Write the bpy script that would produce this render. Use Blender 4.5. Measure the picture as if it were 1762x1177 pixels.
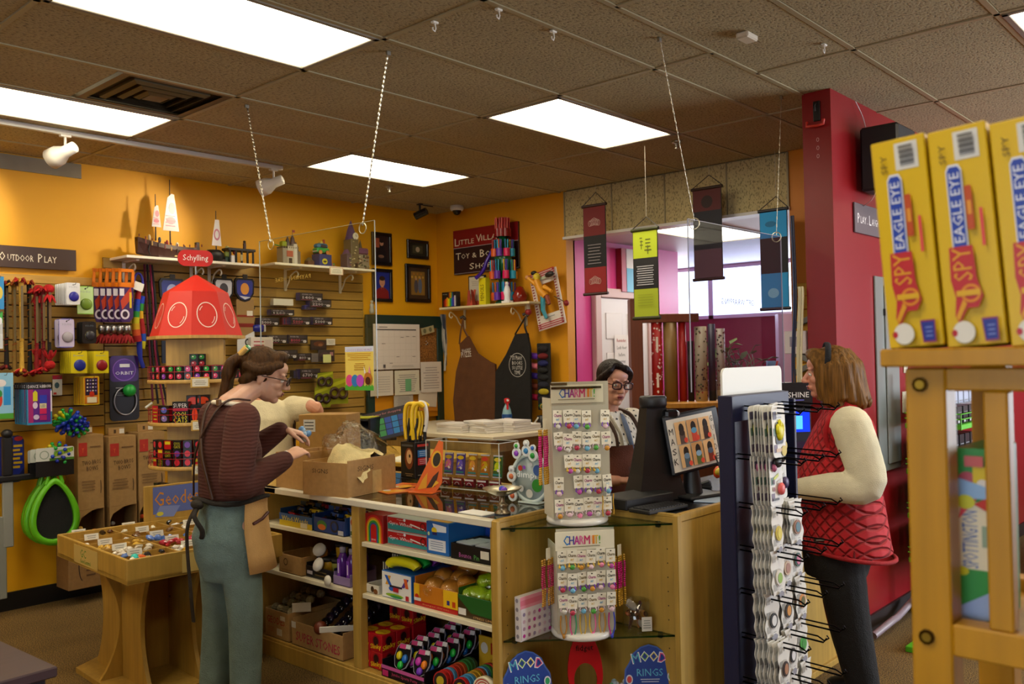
import bpy, bmesh, math, random
from mathutils import Vector, Matrix, Euler
random.seed(7)
R=math.radians; PI=math.pi
SC=bpy.context.scene; COL=SC.collection
for o in list(bpy.data.objects): bpy.data.objects.remove(o)

# ---------------------------------------------------------------- camera, world, exposure
F=1533.15; YAW=.737485; PITCH=.0164432; ROLL=-.01986465; CAMZ=1.60; ZC=3.015   # f in pixels of the 1762 px wide frame
YA=6.43; XB=6.0                                                               # wall planes
fw=Vector((math.cos(YAW)*math.cos(PITCH),math.sin(YAW)*math.cos(PITCH),math.sin(PITCH)))
rt=Vector((math.sin(YAW),-math.cos(YAW),0)); up=rt.cross(fw)
r2=rt*math.cos(ROLL)+up*math.sin(ROLL); u2=-rt*math.sin(ROLL)+up*math.cos(ROLL)
cam_d=bpy.data.cameras.new('camera'); cam=bpy.data.objects.new('camera',cam_d); COL.objects.link(cam)
m=Matrix((r2,u2,-fw)).transposed().to_4x4(); m.translation=(0,0,CAMZ); cam.matrix_world=m
cam_d.sensor_fit='HORIZONTAL'; cam_d.sensor_width=23.5; cam_d.lens=23.5*F/1762
cam_d.clip_start=.05; cam_d.clip_end=200
cam_d.dof.use_dof=True; cam_d.dof.focus_distance=4.2; cam_d.dof.aperture_fstop=3.5
SC.camera=cam
SC.view_settings.view_transform='Standard'; SC.view_settings.look='None'
SC.view_settings.gamma=1; SC.view_settings.use_curve_mapping=False
SC.view_settings.exposure=-0.12
SC.cycles.use_denoising=True; SC.cycles.max_bounces=8; SC.cycles.transparent_max_bounces=24
SC.cycles.caustics_reflective=False; SC.cycles.caustics_refractive=False; SC.cycles.sample_clamp_indirect=6
wd=bpy.data.worlds.new('world'); SC.world=wd; wd.use_nodes=True
bg=wd.node_tree.nodes['Background']; bg.inputs[0].default_value=(.78,.88,1,1); bg.inputs[1].default_value=4.0
LAMP_E=14.0       # ceiling diffusers
WARM=(1,.93,.76)
def area(name,loc,rot,sx,sy,power,col):
    d=bpy.data.lights.new(name,'AREA'); d.shape='RECTANGLE'; d.size=sx; d.size_y=sy; d.energy=power; d.color=col
    o=bpy.data.objects.new(name,d); COL.objects.link(o); o.location=loc; o.rotation_euler=rot; return o
# daylight coming in through the shop windows (their openings are modelled below)
area('daylight_far_window',(9.9,4.8,2.35),(0,R(90),0),.7,5.6,150,(.85,.93,1))
area('daylight_side_window',(8.2,-2.85,1.7),(R(90),0,0),4.4,2.2,420,(.86,.93,1))
area('added_front_daylight',(-3.85,-.5,1.7),(0,R(-90),0),2.0,3.0,60,(.86,.93,1))  # extra daylight added behind the camera, with an unseen window to match

# ---------------------------------------------------------------- pixel -> point on a known plane of the room
def ray(x,y): return fw+r2*((x-881)/F)-u2*((y-588.5)/F)
def onY(x,y,Y): d=ray(x,y); return Vector((0,0,CAMZ))+d*(Y/d.y)
def onX(x,y,X): d=ray(x,y); return Vector((0,0,CAMZ))+d*(X/d.x)
def onZ(x,y,Z): d=ray(x,y); return Vector((0,0,CAMZ))+d*((Z-CAMZ)/d.z)
def dep(x,y,D): return Vector((0,0,CAMZ))+ray(x,y)*D

# ---------------------------------------------------------------- colours, materials
def lin(c): return c/12.92 if c<=.04045 else ((c+.055)/1.055)**2.4
_hc={}
def hx(c):
    if isinstance(c,tuple): return c
    if len(c)==3: c=''.join(q*2 for q in c)
    if c not in _hc: _hc[c]=tuple(lin(int(c[i:i+2],16)/255) for i in (0,2,4))
    return _hc[c]
_mats={}
def nt(m): return m.node_tree.nodes, m.node_tree.links
def mat(kind,rough=.5,**k):
    key=(kind,rough,tuple(sorted(k.items())))
    if key in _mats: return _mats[key]
    m=bpy.data.materials.new(kind); m.use_nodes=True; N,L=nt(m); b=N['Principled BSDF']; _mats[key]=m
    at=N.new('ShaderNodeAttribute'); at.attribute_name='Col'
    src=at.outputs['Color']; b.inputs['Roughness'].default_value=rough
    def noise(scale,detail=3,vec=None,typ='n'):
        n=N.new('ShaderNodeTexNoise' if typ=='n' else 'ShaderNodeTexVoronoi'); n.inputs['Scale'].default_value=scale
        if typ=='n': n.inputs['Detail'].default_value=detail
        if vec is None:
            tc=N.new('ShaderNodeTexCoord'); vec=tc.outputs['Object']
        L.new(vec,n.inputs['Vector']); return n
    def mulr(fac,lo,hi,a=.3,bb=.7):
        r=N.new('ShaderNodeMapRange'); r.inputs[1].default_value=a; r.inputs[2].default_value=bb; r.inputs[3].default_value=lo; r.inputs[4].default_value=hi; L.new(fac,r.inputs[0])
        v=N.new('ShaderNodeVectorMath'); v.operation='SCALE'; L.new(src,v.inputs[0]); L.new(r.outputs[0],v.inputs['Scale']); return v.outputs[0]
    def bump(h,s,d=.01):
        n=N.new('ShaderNodeBump'); n.inputs['Strength'].default_value=s; n.inputs['Distance'].default_value=d; L.new(h,n.inputs['Height']); L.new(n.outputs[0],b.inputs['Normal'])
    if kind=='metal': b.inputs['Metallic'].default_value=1
    elif kind=='wood':
        tc=N.new('ShaderNodeTexCoord'); mp=N.new('ShaderNodeMapping'); mp.inputs['Scale'].default_value=k.get('g',(26,26,1.6)); L.new(tc.outputs['Object'],mp.inputs[0])
        n=noise(1.6,4,mp.outputs[0]); src=mulr(n.outputs[0],.84,1.08)
        n2=noise(7,2); src=mulr(n2.outputs[0],.93,1.05)
    elif kind=='wall':
        n=noise(1.3,5); src=mulr(n.outputs[0],.93,1.05); n2=noise(160,2); bump(n2.outputs[0],.15,.002)
    elif kind=='carpet':
        n=noise(150,2); src=mulr(n.outputs[0],.25,1.75,.36,.64); n2=noise(3,3); src=mulr(n2.outputs[0],.85,1.1); bump(n.outputs[0],.6,.01)
    elif kind=='tile':
        tc=N.new('ShaderNodeTexCoord'); mp=N.new('ShaderNodeMapping'); mp.inputs['Scale'].default_value=(1,1.7,1); L.new(tc.outputs['Object'],mp.inputs[0])
        n=noise(58,3,mp.outputs[0]); src=mulr(n.outputs[0],.45,1.03,.36,.47); n3=noise(2,3); src=mulr(n3.outputs[0],.92,1.06); bump(n.outputs[0],.5,.006)
    elif kind=='cloth':
        n=noise(k.get('s',9),4); src=mulr(n.outputs[0],.82,1.12); n2=noise(k.get('f',220),1)
        ad=N.new('ShaderNodeMath'); ad.operation='MULTIPLY_ADD'; L.new(n2.outputs[0],ad.inputs[0]); ad.inputs[1].default_value=.25; L.new(n.outputs[0],ad.inputs[2]); bump(ad.outputs[0],k.get('b',.5),.02)
        b.inputs['Sheen Weight'].default_value=.0
    elif kind=='knit':
        tc=N.new('ShaderNodeTexCoord'); w=N.new('ShaderNodeTexWave'); w.inputs['Scale'].default_value=k.get('w',22); w.bands_direction='Z'; w.inputs['Distortion'].default_value=3; w.inputs['Detail'].default_value=1; L.new(tc.outputs['Object'],w.inputs['Vector'])
        src=mulr(w.outputs['Fac'],.93,1.03,.1,.9); n=noise(8,3); src=mulr(n.outputs[0],.8,1.1); bump(w.outputs['Fac'],.25,.006)
    elif kind=='quilt':
        tc=N.new('ShaderNodeTexCoord'); sp=N.new('ShaderNodeSeparateXYZ'); L.new(tc.outputs['Object'],sp.inputs[0])
        outs=[]
        for s in (1,-1):
            a=N.new('ShaderNodeMath'); a.operation='MULTIPLY_ADD'; L.new(sp.outputs['Z'],a.inputs[0]); a.inputs[1].default_value=s*1.15
            q=N.new('ShaderNodeMath'); q.operation='ADD'; L.new(sp.outputs['X'],q.inputs[0]); L.new(sp.outputs['Y'],q.inputs[1]); L.new(q.outputs[0],a.inputs[2])
            p=N.new('ShaderNodeMath'); p.operation='PINGPONG'; L.new(a.outputs[0],p.inputs[0]); p.inputs[1].default_value=.033
            r=N.new('ShaderNodeMapRange'); r.inputs[1].default_value=0; r.inputs[2].default_value=.012; L.new(p.outputs[0],r.inputs[0]); outs.append(r.outputs[0])
        mn=N.new('ShaderNodeMath'); mn.operation='MINIMUM'; L.new(outs[0],mn.inputs[0]); L.new(outs[1],mn.inputs[1])
        src=mulr(mn.outputs[0],.62,1.05,0,1); n=noise(14,3); src=mulr(n.outputs[0],.85,1.1); bump(mn.outputs[0],.9,.012)
    elif kind=='kraft':
        n=noise(40,3); src=mulr(n.outputs[0],.9,1.06)
    elif kind=='hair':
        tc=N.new('ShaderNodeTexCoord'); mp=N.new('ShaderNodeMapping'); mp.inputs['Scale'].default_value=(90,90,7); L.new(tc.outputs['Object'],mp.inputs[0])
        b.inputs['Specular IOR Level'].default_value=.15; n=noise(1,4,mp.outputs[0]); src=mulr(n.outputs[0],.45,1.45); bump(n.outputs[0],.7,.01)
    elif kind=='skin':
        b.inputs['Subsurface Weight'].default_value=.12; b.inputs['Subsurface Radius'].default_value=(.02,.008,.004)
        n=noise(18,3); src=mulr(n.outputs[0],.94,1.05)
    elif kind=='emit':
        em=N.new('ShaderNodeEmission'); L.new(src,em.inputs[0]); em.inputs[1].default_value=k['e']; L.new(em.outputs[0],N['Material Output'].inputs[0]); return m
    elif kind=='clear':   # thin clear plastic or glass
        tr=N.new('ShaderNodeBsdfTransparent'); gl=N.new('ShaderNodeBsdfGlossy'); gl.inputs['Roughness'].default_value=rough; mx=N.new('ShaderNodeMixShader')
        fr=N.new('ShaderNodeFresnel'); fr.inputs[0].default_value=k.get('ior',1.45); L.new(src,tr.inputs[0])
        ad=N.new('ShaderNodeMath'); ad.operation='ADD'; ad.use_clamp=True; ge=N.new('ShaderNodeNewGeometry'); iv=N.new('ShaderNodeMath'); iv.operation='SUBTRACT'; iv.inputs[0].default_value=1; L.new(ge.outputs['Backfacing'],iv.inputs[1]); ml=N.new('ShaderNodeMath'); ml.operation='MULTIPLY'; L.new(fr.outputs[0],ml.inputs[0]); L.new(iv.outputs[0],ml.inputs[1]); L.new(ml.outputs[0],ad.inputs[0]); ad.inputs[1].default_value=k.get('add',0.0)
        if k.get('wr'):
            n=noise(k['wr'],3); bm=N.new('ShaderNodeBump'); bm.inputs['Strength'].default_value=1; bm.inputs['Distance'].default_value=.03; L.new(n.outputs[0],bm.inputs['Height']); L.new(bm.outputs[0],gl.inputs['Normal']); L.new(bm.outputs[0],fr.inputs['Normal'])
        L.new(ad.outputs[0],mx.inputs[0]); L.new(tr.outputs[0],mx.inputs[1]); L.new(gl.outputs[0],mx.inputs[2]); L.new(mx.outputs[0],N['Material Output'].inputs[0]); return m
    L.new(src,b.inputs['Base Color'])
    return m

# ---------------------------------------------------------------- mesh builder
_tc={}
def text_mesh(s):
    if s in _tc: return _tc[s]
    c=bpy.data.curves.new('t','FONT'); c.body=s.lstrip('*'); c.resolution_u=1; c.fill_mode='FRONT'
    o=bpy.data.objects.new('t',c); me=o.to_mesh()
    v=[(p.co.x,p.co.y) for p in me.vertices]; f=[tuple(q.vertices) for q in me.polygons]
    o.to_mesh_clear(); bpy.data.objects.remove(o); bpy.data.curves.remove(c)
    x0=min(p[0] for p in v); x1=max(p[0] for p in v); y0=min(p[1] for p in v); y1=max(p[1] for p in v)
    _tc[s]=([((p[0]-x0)/(x1-x0)-.5,(p[1]-y0)/(y1-y0)-.5) for p in v],f,(x1-x0)/(y1-y0)); return _tc[s]

class MB:
    def __init__(s): s.v=[]; s.f=[]; s.c=[]; s.s=[]; s.M=Matrix(); s.lay=0
    def at(s,loc=(0,0,0),rot=(0,0,0),sc=1):
        s.M=Matrix.Translation(loc)@Euler(rot).to_matrix().to_4x4()@Matrix.Scale(sc,4); return s
    def frame(s,o,right,upv):            # local x = right, y = up, z = out of the face
        r=Vector(right).normalized(); u=Vector(upv).normalized(); n=r.cross(u)
        s.M=Matrix((r,u,n)).transposed().to_4x4(); s.M.translation=Vector(o); s.lay=0; return s
    def add(s,v,f,col,sm=False):
        k=len(s.v); s.v+= [tuple(s.M@Vector(p)) for p in v]; col=hx(col)
        for q in f: s.f.append(tuple(i+k for i in q)); s.c.append(col); s.s.append(sm)
        return s
    def box(s,x0,y0,z0,x1,y1,z1,col,b=0):
        if b<=0:
            v=[(x,y,z) for x in (x0,x1) for y in (y0,y1) for z in (z0,z1)]
            return s.add(v,[(0,1,3,2),(4,6,7,5),(0,4,5,1),(2,3,7,6),(0,2,6,4),(1,5,7,3)],col)
        v=[]; lo=(x0,y0,z0); hi=(x1,y1,z1)
        for i in range(8):
            sg=[(i>>a)&1 for a in range(3)]
            for ax in range(3):
                p=[0]*3
                for a in range(3):
                    e=hi[a] if sg[a] else lo[a]; p[a]=e if a==ax else e+(-b if sg[a] else b)
                v.append(p)
        f=[]
        for ax in range(3):
            u,w=(ax+1)%3,(ax+2)%3
            for sd in (0,1):
                q=[(sd<<ax)|(a<<u)|(c<<w) for a,c in ((0,0),(1,0),(1,1),(0,1))]
                q=[i*3+ax for i in q]; f.append(q if sd else q[::-1])
            for a in (0,1):
                for c in (0,1):       # edge along ax
                    i=(a<<u)|(c<<w); j=i|(1<<ax); q=[i*3+u,j*3+u,j*3+w,i*3+w]
                    f.append(q if (a==c) else q[::-1])
        for i in range(8):
            q=[i*3,i*3+1,i*3+2]; n=bin(i).count('1')
            f.append(q if n%2 else q[::-1])
        return s.add(v,f,col)
    def ring(s,c,a,b2,rx,ry,n,ph=0): return [c+a*(rx*math.cos(ph+2*PI*i/n))+b2*(ry*math.sin(ph+2*PI*i/n)) for i in range(n)]
    def loft(s,rings,col,caps=True,sm=True,closed=False):
        n=len(rings[0]); v=[p for r in rings for p in r]; f=[]
        K=len(rings)
        for k in range(K if closed else K-1):
            k2=(k+1)%K
            for i in range(n):
                j=(i+1)%n; f.append((k*n+i,k*n+j,k2*n+j,k2*n+i))
        s.add(v,f,col,sm)
        if caps and not closed:
            s.add(rings[0],[tuple(range(n))[::-1]],col); s.add(rings[-1],[tuple(range(n))],col)
        return s
    def tube(s,pts,r,col,n=8,closed=False,caps=True,flat=1,sm=True):
        pts=[Vector(p) for p in pts]; K=len(pts); rs=r if isinstance(r,(list,tuple)) else [r]*K; rings=[]; pa=None
        for k,p in enumerate(pts):
            t=(pts[(k+1)%K]-pts[k-1]) if closed else (pts[min(k+1,K-1)]-pts[max(k-1,0)])
            t=t.normalized() if t.length>1e-9 else Vector((0,0,1))
            if pa is None:
                h=Vector((0,0,1)) if abs(t.z)<.9 else Vector((1,0,0)); a=h.cross(t).normalized()
            else: a=(pa-t*pa.dot(t)).normalized()
            pa=a; b2=t.cross(a); rings.append(s.ring(p,a,b2,rs[k],rs[k]*flat,n))
        return s.loft(rings,col,caps,sm,closed)
    def cyl(s,p0,p1,r,col,n=12,r1=None,sm=True): return s.tube([p0,p1],[r,r if r1 is None else r1],col,n,sm=sm)
    def lathe(s,prof,col,c=(0,0,0),n=20,sm=True,a0=0,a1=2*PI):
        c=Vector(c); X=Vector((1,0,0)); Y=Vector((0,1,0))
        rings=[s.ring(c+Vector((0,0,z)),X,Y,max(r,1e-4),max(r,1e-4),n) for r,z in prof]
        return s.loft(rings,col,True,sm)
    def ell(s,c,r,col,n=12,m2=8,rot=None):
        c=Vector(c); r=(r,r,r) if not isinstance(r,(tuple,list)) else r; E=Euler(rot).to_matrix() if rot else Matrix.Identity(3)
        v=[]; f=[]
        for j in range(1,m2):
            t=PI*j/m2
            for i in range(n):
                p=2*PI*i/n; v.append(c+E@Vector((r[0]*math.sin(t)*math.cos(p),r[1]*math.sin(t)*math.sin(p),r[2]*math.cos(t))))
        a=len(v); v+= [c+E@Vector((0,0,r[2])),c-E@Vector((0,0,r[2]))]
        for j in range(m2-2):
            for i in range(n):
                k=(i+1)%n; f.append((j*n+i,(j+1)*n+i,(j+1)*n+k,j*n+k))
        for i in range(n):
            k=(i+1)%n; f.append((a,i,k)); f.append((a+1,(m2-2)*n+k,(m2-2)*n+i))
        return s.add(v,f,col,True)
    def prism(s,poly,z0,z1,col,edge=None):    # polygon in local xy, thickness along local z
        n=len(poly); a=sum(poly[i][0]*poly[(i+1)%n][1]-poly[(i+1)%n][0]*poly[i][1] for i in range(n))
        if a<0: poly=poly[::-1]
        v=[(p[0],p[1],z0) for p in poly]+[(p[0],p[1],z1) for p in poly]
        s.add(v,[tuple(range(n))[::-1],tuple(range(n,2*n))],col)
        return s.add(v,[(i,(i+1)%n,n+(i+1)%n,n+i) for i in range(n)],edge or col)
    def quad(s,pts,col): return s.add(pts,[tuple(range(len(pts)))],col)
    # flat print on the current frame, each layer a hair above the one before
    def _z(s): s.lay+=1; return s.lay*.0004
    def rect(s,x,y,w,h,col): z=s._z(); return s.add([(x,y,z),(x+w,y,z),(x+w,y+h,z),(x,y+h,z)],[(0,1,2,3)],col)
    def poly(s,pts,col):
        z=s._z(); n=len(pts); a=sum(pts[i][0]*pts[(i+1)%n][1]-pts[(i+1)%n][0]*pts[i][1] for i in range(n))
        if a<0: pts=pts[::-1]
        return s.add([(p[0],p[1],z) for p in pts],[tuple(range(n))],col)
    def oval(s,x,y,rx,ry,col,n=16): return s.poly([(x+rx*math.cos(2*PI*i/n),y+ry*math.sin(2*PI*i/n)) for i in range(n)],col)
    def oring(s,x,y,rx,ry,t,col,n=24,a0=0,a1=2*PI):
        z=s._z(); v=[]; f=[]
        for i in range(n+1):
            a=a0+(a1-a0)*i/n; v+= [(x+rx*math.cos(a),y+ry*math.sin(a),z),(x+(rx-t)*math.cos(a),y+(ry-t)*math.sin(a),z)]
        return s.add(v,[(2*i,2*i+2,2*i+3,2*i+1) for i in range(n)],col)
    def txt(s,t,x,y,w,h,col,rot=0,keep=False):
        v,f,asp=text_mesh(t)
        if keep: w=min(w,h*asp)
        c,sn=math.cos(rot),math.sin(rot)
        if t[0]=='*':
            for q in (-.022,.022): s.txt(t[1:],x+q*h*c,y+q*h*sn,w,h,col,rot)
            return s
        z=s._z()
        return s.add([(x+a*w*c-b*h*sn,y+a*w*sn+b*h*c,z) for a,b in v],f,col)
    def lines(s,x,y,w,h,n,col,t=.35):        # rows of small unreadable print
        z=s._z(); rn=random.Random(n+int(w*1e5))
        for i in range(n):
            yy=y+h*(1-(i+.5)/n); ww=w*rn.uniform(.7,1); th=h/n*t
            s.add([(x+(w-ww)/2,yy-th/2,z),(x+(w+ww)/2,yy-th/2,z),(x+(w+ww)/2,yy+th/2,z),(x+(w-ww)/2,yy+th/2,z)],[(0,1,2,3)],col)
        return s
    def mesh(s,name):
        me=bpy.data.meshes.new(name); me.from_pydata(s.v,[],s.f)
        ca=me.color_attributes.new('Col','FLOAT_COLOR','CORNER')
        d=[]
        for q,c in zip(s.f,s.c): d+= list(c+(1,))*len(q)
        ca.data.foreach_set('color',d); me.polygons.foreach_set('use_smooth',s.s); me.update(); return me

def tag(o,label,cat,group=None,kind=None):
    if label: o['label']=label
    if cat: o['category']=cat
    if group: o['group']=group
    if kind: o['kind']=kind
    return o
def ob(name,mb,mt,parent=None,loc=None,rot=None,label=None,kind=None):
    me=mb.mesh(name) if isinstance(mb,MB) else mb
    if isinstance(mb,MB): me.materials.append(mt)
    o=bpy.data.objects.new(name,me); COL.objects.link(o)
    if parent: o.parent=parent
    if loc is not None: o.location=loc
    if rot is not None: o.rotation_euler=rot
    if label: o['label']=label
    if kind: o['kind']=kind
    return o
def struct(name,mb,mt,parent=None): return ob(name,mb,mt,parent,kind='structure' if not parent else None)
def thing(name,label,cat,loc=(0,0,0),rz=0,group=None,rot=None):
    o=bpy.data.objects.new(name,None); COL.objects.link(o); o.location=loc; o.rotation_euler=rot or (0,0,rz); o.empty_display_size=.05
    return tag(o,label,cat,group)
def one(name,mb,mt,label,cat,group=None,loc=None,rot=None): return tag(ob(name,mb,mt,None,loc,rot),label,cat,group)
KIDS={}
def kids(o): return [c for c in COL.objects if c.parent is o] if o not in KIDS else KIDS[o]
def dup(src,loc=None,rot=None,label=None,group=None,children=None,parent=None):
    c=src.copy(); COL.objects.link(c)
    if parent: c.parent=parent
    if loc is not None: c.location=loc
    if rot is not None: c.rotation_euler=rot
    if label: c['label']=label
    if group: c['group']=group
    for ch in (children if children is not None else src.children):
        d=ch.copy(); COL.objects.link(d); d.parent=c
        for g in ch.children:
            e=g.copy(); COL.objects.link(e); e.parent=d
    return c
PAPER=mat('paint',.7); GLOSS=mat('paint',.25); SATIN=mat('paint',.45); METAL=mat('metal',.3); DULLMETAL=mat('metal',.5)
WOOD=mat('wood',.45); CLOTH=mat('cloth',.85); KRAFT=mat('kraft',.75); CLEAR=mat('clear',.03); FILM=mat('clear',.08,wr=14,add=.06); PRINT=mat('paint',.35)
MAPLE='b08c3e'; MAPLE2='a58138'; KR='b08a55'
ORD=['zeroth','first','second','third','fourth','fifth','sixth','seventh','eighth','ninth','tenth','eleventh','twelfth','thirteenth','fourteenth','fifteenth']
def smooth_path(pts,n=6):
    P=[Vector(p) for p in pts]; out=[]
    for i in range(len(P)-1):
        a=P[max(i-1,0)]; b=P[i]; c=P[i+1]; d=P[min(i+2,len(P)-1)]
        for k in range(n):
            t=k/n; out.append(.5*((2*b)+(c-a)*t+(2*a-5*b+4*c-d)*t*t+(3*b-a-3*c+d)*t**3))
    return out+[P[-1]]
def arc(cx,cy,rx,ry,a0,a1,n): return [(cx+rx*math.cos(R(a0+(a1-a0)*i/n)),cy+ry*math.sin(R(a0+(a1-a0)*i/n))) for i in range(n+1)]
def rrect(x,y,w,h,r,n=3):
    return arc(x+w-r,y+r,r,r,-90,0,n)+arc(x+w-r,y+h-r,r,r,0,90,n)+arc(x+r,y+h-r,r,r,90,180,n)+arc(x+r,y+r,r,r,180,270,n)
# ================================================================ the room
YEL='e2a406'; ORG='c8800e'; RED='820a12'; PINK='d8489a'
W=mat('wall',.55); WG=mat('wall',.32)
struct('floor',MB().box(-4,-3,-.06,12.4,9,0,'6b5326'),mat('carpet',.95))
wa=struct('wall_back',MB().box(-4,YA,0,6.12,YA+.12,3.2,YEL),W)
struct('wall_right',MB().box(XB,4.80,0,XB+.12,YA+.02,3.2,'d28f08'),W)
hd=struct('wall_header',MB().box(XB+.02,2.74,2.612,XB+.12,4.82,3.2,'8a7a58'),W)
TILE=mat('tile',.9)
ys=[4.80,4.30,3.79,3.25,2.77]
for a,b in zip(ys,ys[1:]): ob('acoustic_panel',MB().box(XB-.012,b+.004,2.62,XB+.02,a-.004,3.01,'b9a878',.004),TILE,hd)
mb=MB(); mb.box(XB-.02,2.76,2.60,XB+.13,4.82,2.622,'d8d4cc'); [mb.box(XB-.016,y-.006,2.62,XB+.01,y+.006,3.012,'8c8060') for y in ys]
ob('header_trim',mb,SATIN,hd)
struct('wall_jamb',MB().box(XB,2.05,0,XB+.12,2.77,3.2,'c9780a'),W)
ww=struct('wall_middle',MB().box(4.72,1.93,0,9.0,2.09,3.2,RED),WG)
# the back room behind the opening
bk=struct('wall_pink',MB().box(XB+.1,4.80,0,7.80,4.92,3.2,PINK),mat('wall',.4))
struct('wall_pink_return',MB().box(7.70,4.92,0,7.80,9,3.2,PINK),mat('wall',.4))
struct('wall_left',MB().box(-4.1,-3,0,-4,.6-2.6,3.2,'c8b48a').box(-4.1,1.0,0,-4,6.5,3.2,'c8b48a').box(-4.1,-2,0,-4,1.0,.7,'c8b48a').box(-4.1,-2,2.7,-4,1.0,3.2,'c8b48a'),W)
struct('wall_front',MB().box(-4,-3.1,0,6.0,-3,3.2,'a04030').box(10.4,-3.1,0,12.4,-3,3.2,'a04030').box(6.0,-3.1,0,10.4,-3,.6,'a04030').box(6.0,-3.1,2.8,10.4,-3,3.2,'a04030'),W)
fy0,fy1=2.1,9.0
fw_=MB()
fw_.box(9.4,2.09,0,9.5,fy1,2.02,'7d1326').box(9.4,2.09,2.60,9.5,fy1,3.2,'cfc6cf').box(9.4,8.4,2.0,9.5,9,2.7,PINK)
struct('wall_far',fw_,W)
mb=MB()
for y in (2.1,3.7,5.3,6.8,8.3): mb.box(9.37,y,2.0,9.46,y+.06,2.62,'d8d8de')
mb.box(9.37,2.1,2.0,9.46,8.4,2.04,'d8d8de').box(9.37,2.1,2.58,9.46,8.4,2.62,'d8d8de')
w1=struct('window_1',mb,SATIN); ob('pane',MB().box(9.41,2.1,2.04,9.418,8.4,2.58,'fbfcfe'),CLEAR,w1)
mb=MB(); [mb.box(x,-3.08,.6,x+.06,-3.0,2.8,'cccccc') for x in (6.0,7.44,8.9,10.34)]; mb.box(6,-3.08,.6,10.4,-3,.66,'cccccc').box(6,-3.08,2.74,10.4,-3,2.8,'cccccc')
w2=struct('window_2',mb,SATIN); ob('pane',MB().box(6,-3.05,.66,10.4,-3.042,2.74,'fbfcfe'),CLEAR,w2)
mb=MB(); [mb.box(-4.08,y,.7,-4.02,y+.06,2.7,'cccccc') for y in (-2,-.5,.94)]; mb.box(-4.08,-2,.7,-4.02,1,.76,'cccccc').box(-4.08,-2,2.64,-4.02,1,2.7,'cccccc')
w3=struct('added_window_3',mb,SATIN); ob('pane',MB().box(-4.055,-2,.7,-4.047,1,2.7,'fbfcfe'),CLEAR,w3)  # out of view; window added to carry the front daylight
struct('baseboard_back',MB().box(-4,YA-.016,0,XB,YA,.118,'0a0a0b'),SATIN)
struct('baseboard_right',MB().box(XB-.014,4.8,0,XB,YA,.118,'0a0a0b'),SATIN)
struct('baseboard_middle',MB().box(4.80,1.916,0,9,1.93,.10,'1a0a0a').box(4.708,1.92,0,4.72,2.1,.10,'1a0a0a'),SATIN)
# suspended ceiling: slab above, tiles and tees as pieces
ce=struct('ceiling',MB().box(-4.1,-3.1,3.2,12.4,9,3.26,'777060'),W)
BX=.0952; CW=1.2192; RH=.6096; G2=4.19
LIGHTS=[(1.3144,3.027),(3.7528,3.027),(1.3144,4.8558),(3.7528,4.8558),(-1.124,3.027),(-1.124,4.8558)]  # last two are out of view, added to light the room
LIGHTS2=[(G2,.3768),(G2-2*CW,.3768),(G2-4*CW,.3768),(G2-2*CW,-1.452),(G2+CW,-1.452)]  # all but the first are unseen panels put in for more light
VENT=(1.9240,4.2462)
cells=[]
y=3.027-2*RH
for r in range(-2,6):
    y0=3.027+r*RH; y1=min(y0+RH,YA)
    if r==-2: y0=2.09; y1=2.4174
    if r==-1: y0=2.4174
    for k in range(-4,5):
        x0=BX+k*CW; x1=min(x0+CW,XB)
        if r==-2 and x0<4.7 and x1>4.7 and False: continue
        cells.append((x0,y0,x1,y1,1))
for r in range(-8,1):
    y0=1.5960+r*RH; y1=y0+RH
    if r==0: y1=2.09
    for k in range(-7,5):
        x0=G2+k*CW; cells.append((max(x0,-4),max(y0,-3),x0+CW,y1,2))
tee=MB(); tcache={}
def tile(x0,y0,x1,y1):
    w,h=round(x1-x0,3),round(y1-y0,3)
    if (w,h) not in tcache:
        tcache[(w,h)]=None; o=ob('ceiling_tile',MB().box(-w/2+.012,-h/2+.012,0,w/2-.012,h/2-.012,.016,'a89a76',.004),TILE,ce); tcache[(w,h)]=o.data
    else: o=ob('ceiling_tile',tcache[(w,h)],None,ce)
    o.location=((x0+x1)/2,(y0+y1)/2,ZC+.001)
    if random.random()<.2: o.rotation_euler=(R(random.uniform(-.25,.25)),R(random.uniform(-.12,.12)),0)
for x0,y0,x1,y1,g in cells:
    if x1-x0<.05 or y1-y0<.05: continue
    tee.box(x0-.012,y0,ZC-.004,x0+.012,y1,ZC+.004,'a09472').box(x0,y0-.012,ZC-.004,x1,y0+.012,ZC+.004,'a09472')
    c=(round(x0,2),round(y0,2))
    if any(abs(c[0]-a)<.03 and abs(c[1]-b)<.03 for a,b in (LIGHTS if g==1 else LIGHTS2)): continue
    if g==1 and abs(y0-VENT[1])<.02 and abs(x0-1.3144)<.03: tile(x0,y0,VENT[0],y1); continue
    tile(x0,y0,x1,y1)
ob('grid_tee',tee,SATIN,ce,kind='stuff')
struct('ceiling_back',MB().box(XB+.12,2.09,2.625,9.5,9,2.66,'d6cfd6'),W)
EM=mat('emit',.5,e=LAMP_E)
vw=['large ceiling light with white panel nearest the top left edge of the picture','bright ceiling light panel hanging over the counter beside the right hand chain','ceiling light panel beside the square air vent above the yellow wall','small looking ceiling light panel above the corner with the shop sign']
def light(x0,y0,lab,i):
    t=thing('ceiling_light',lab,'ceiling light',((x0+CW/2),(y0+RH/2),ZC),group='ceiling light panels')
    w,h=CW/2-.012,RH/2-.012; f=MB()
    for a in ((-w,-h,w,-h+.028),(-w,h-.028,w,h),(-w,-h,-w+.028,h),(w-.028,-h,w,h)): f.box(a[0],a[1],-.008,a[2],a[3],.03,'8b8578',.003)
    ob('frame',f,SATIN,t); ob('diffuser',MB().box(-w+.026,-h+.026,.004,w-.026,h-.026,.012,'fff0d0'),EM,t)
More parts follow.
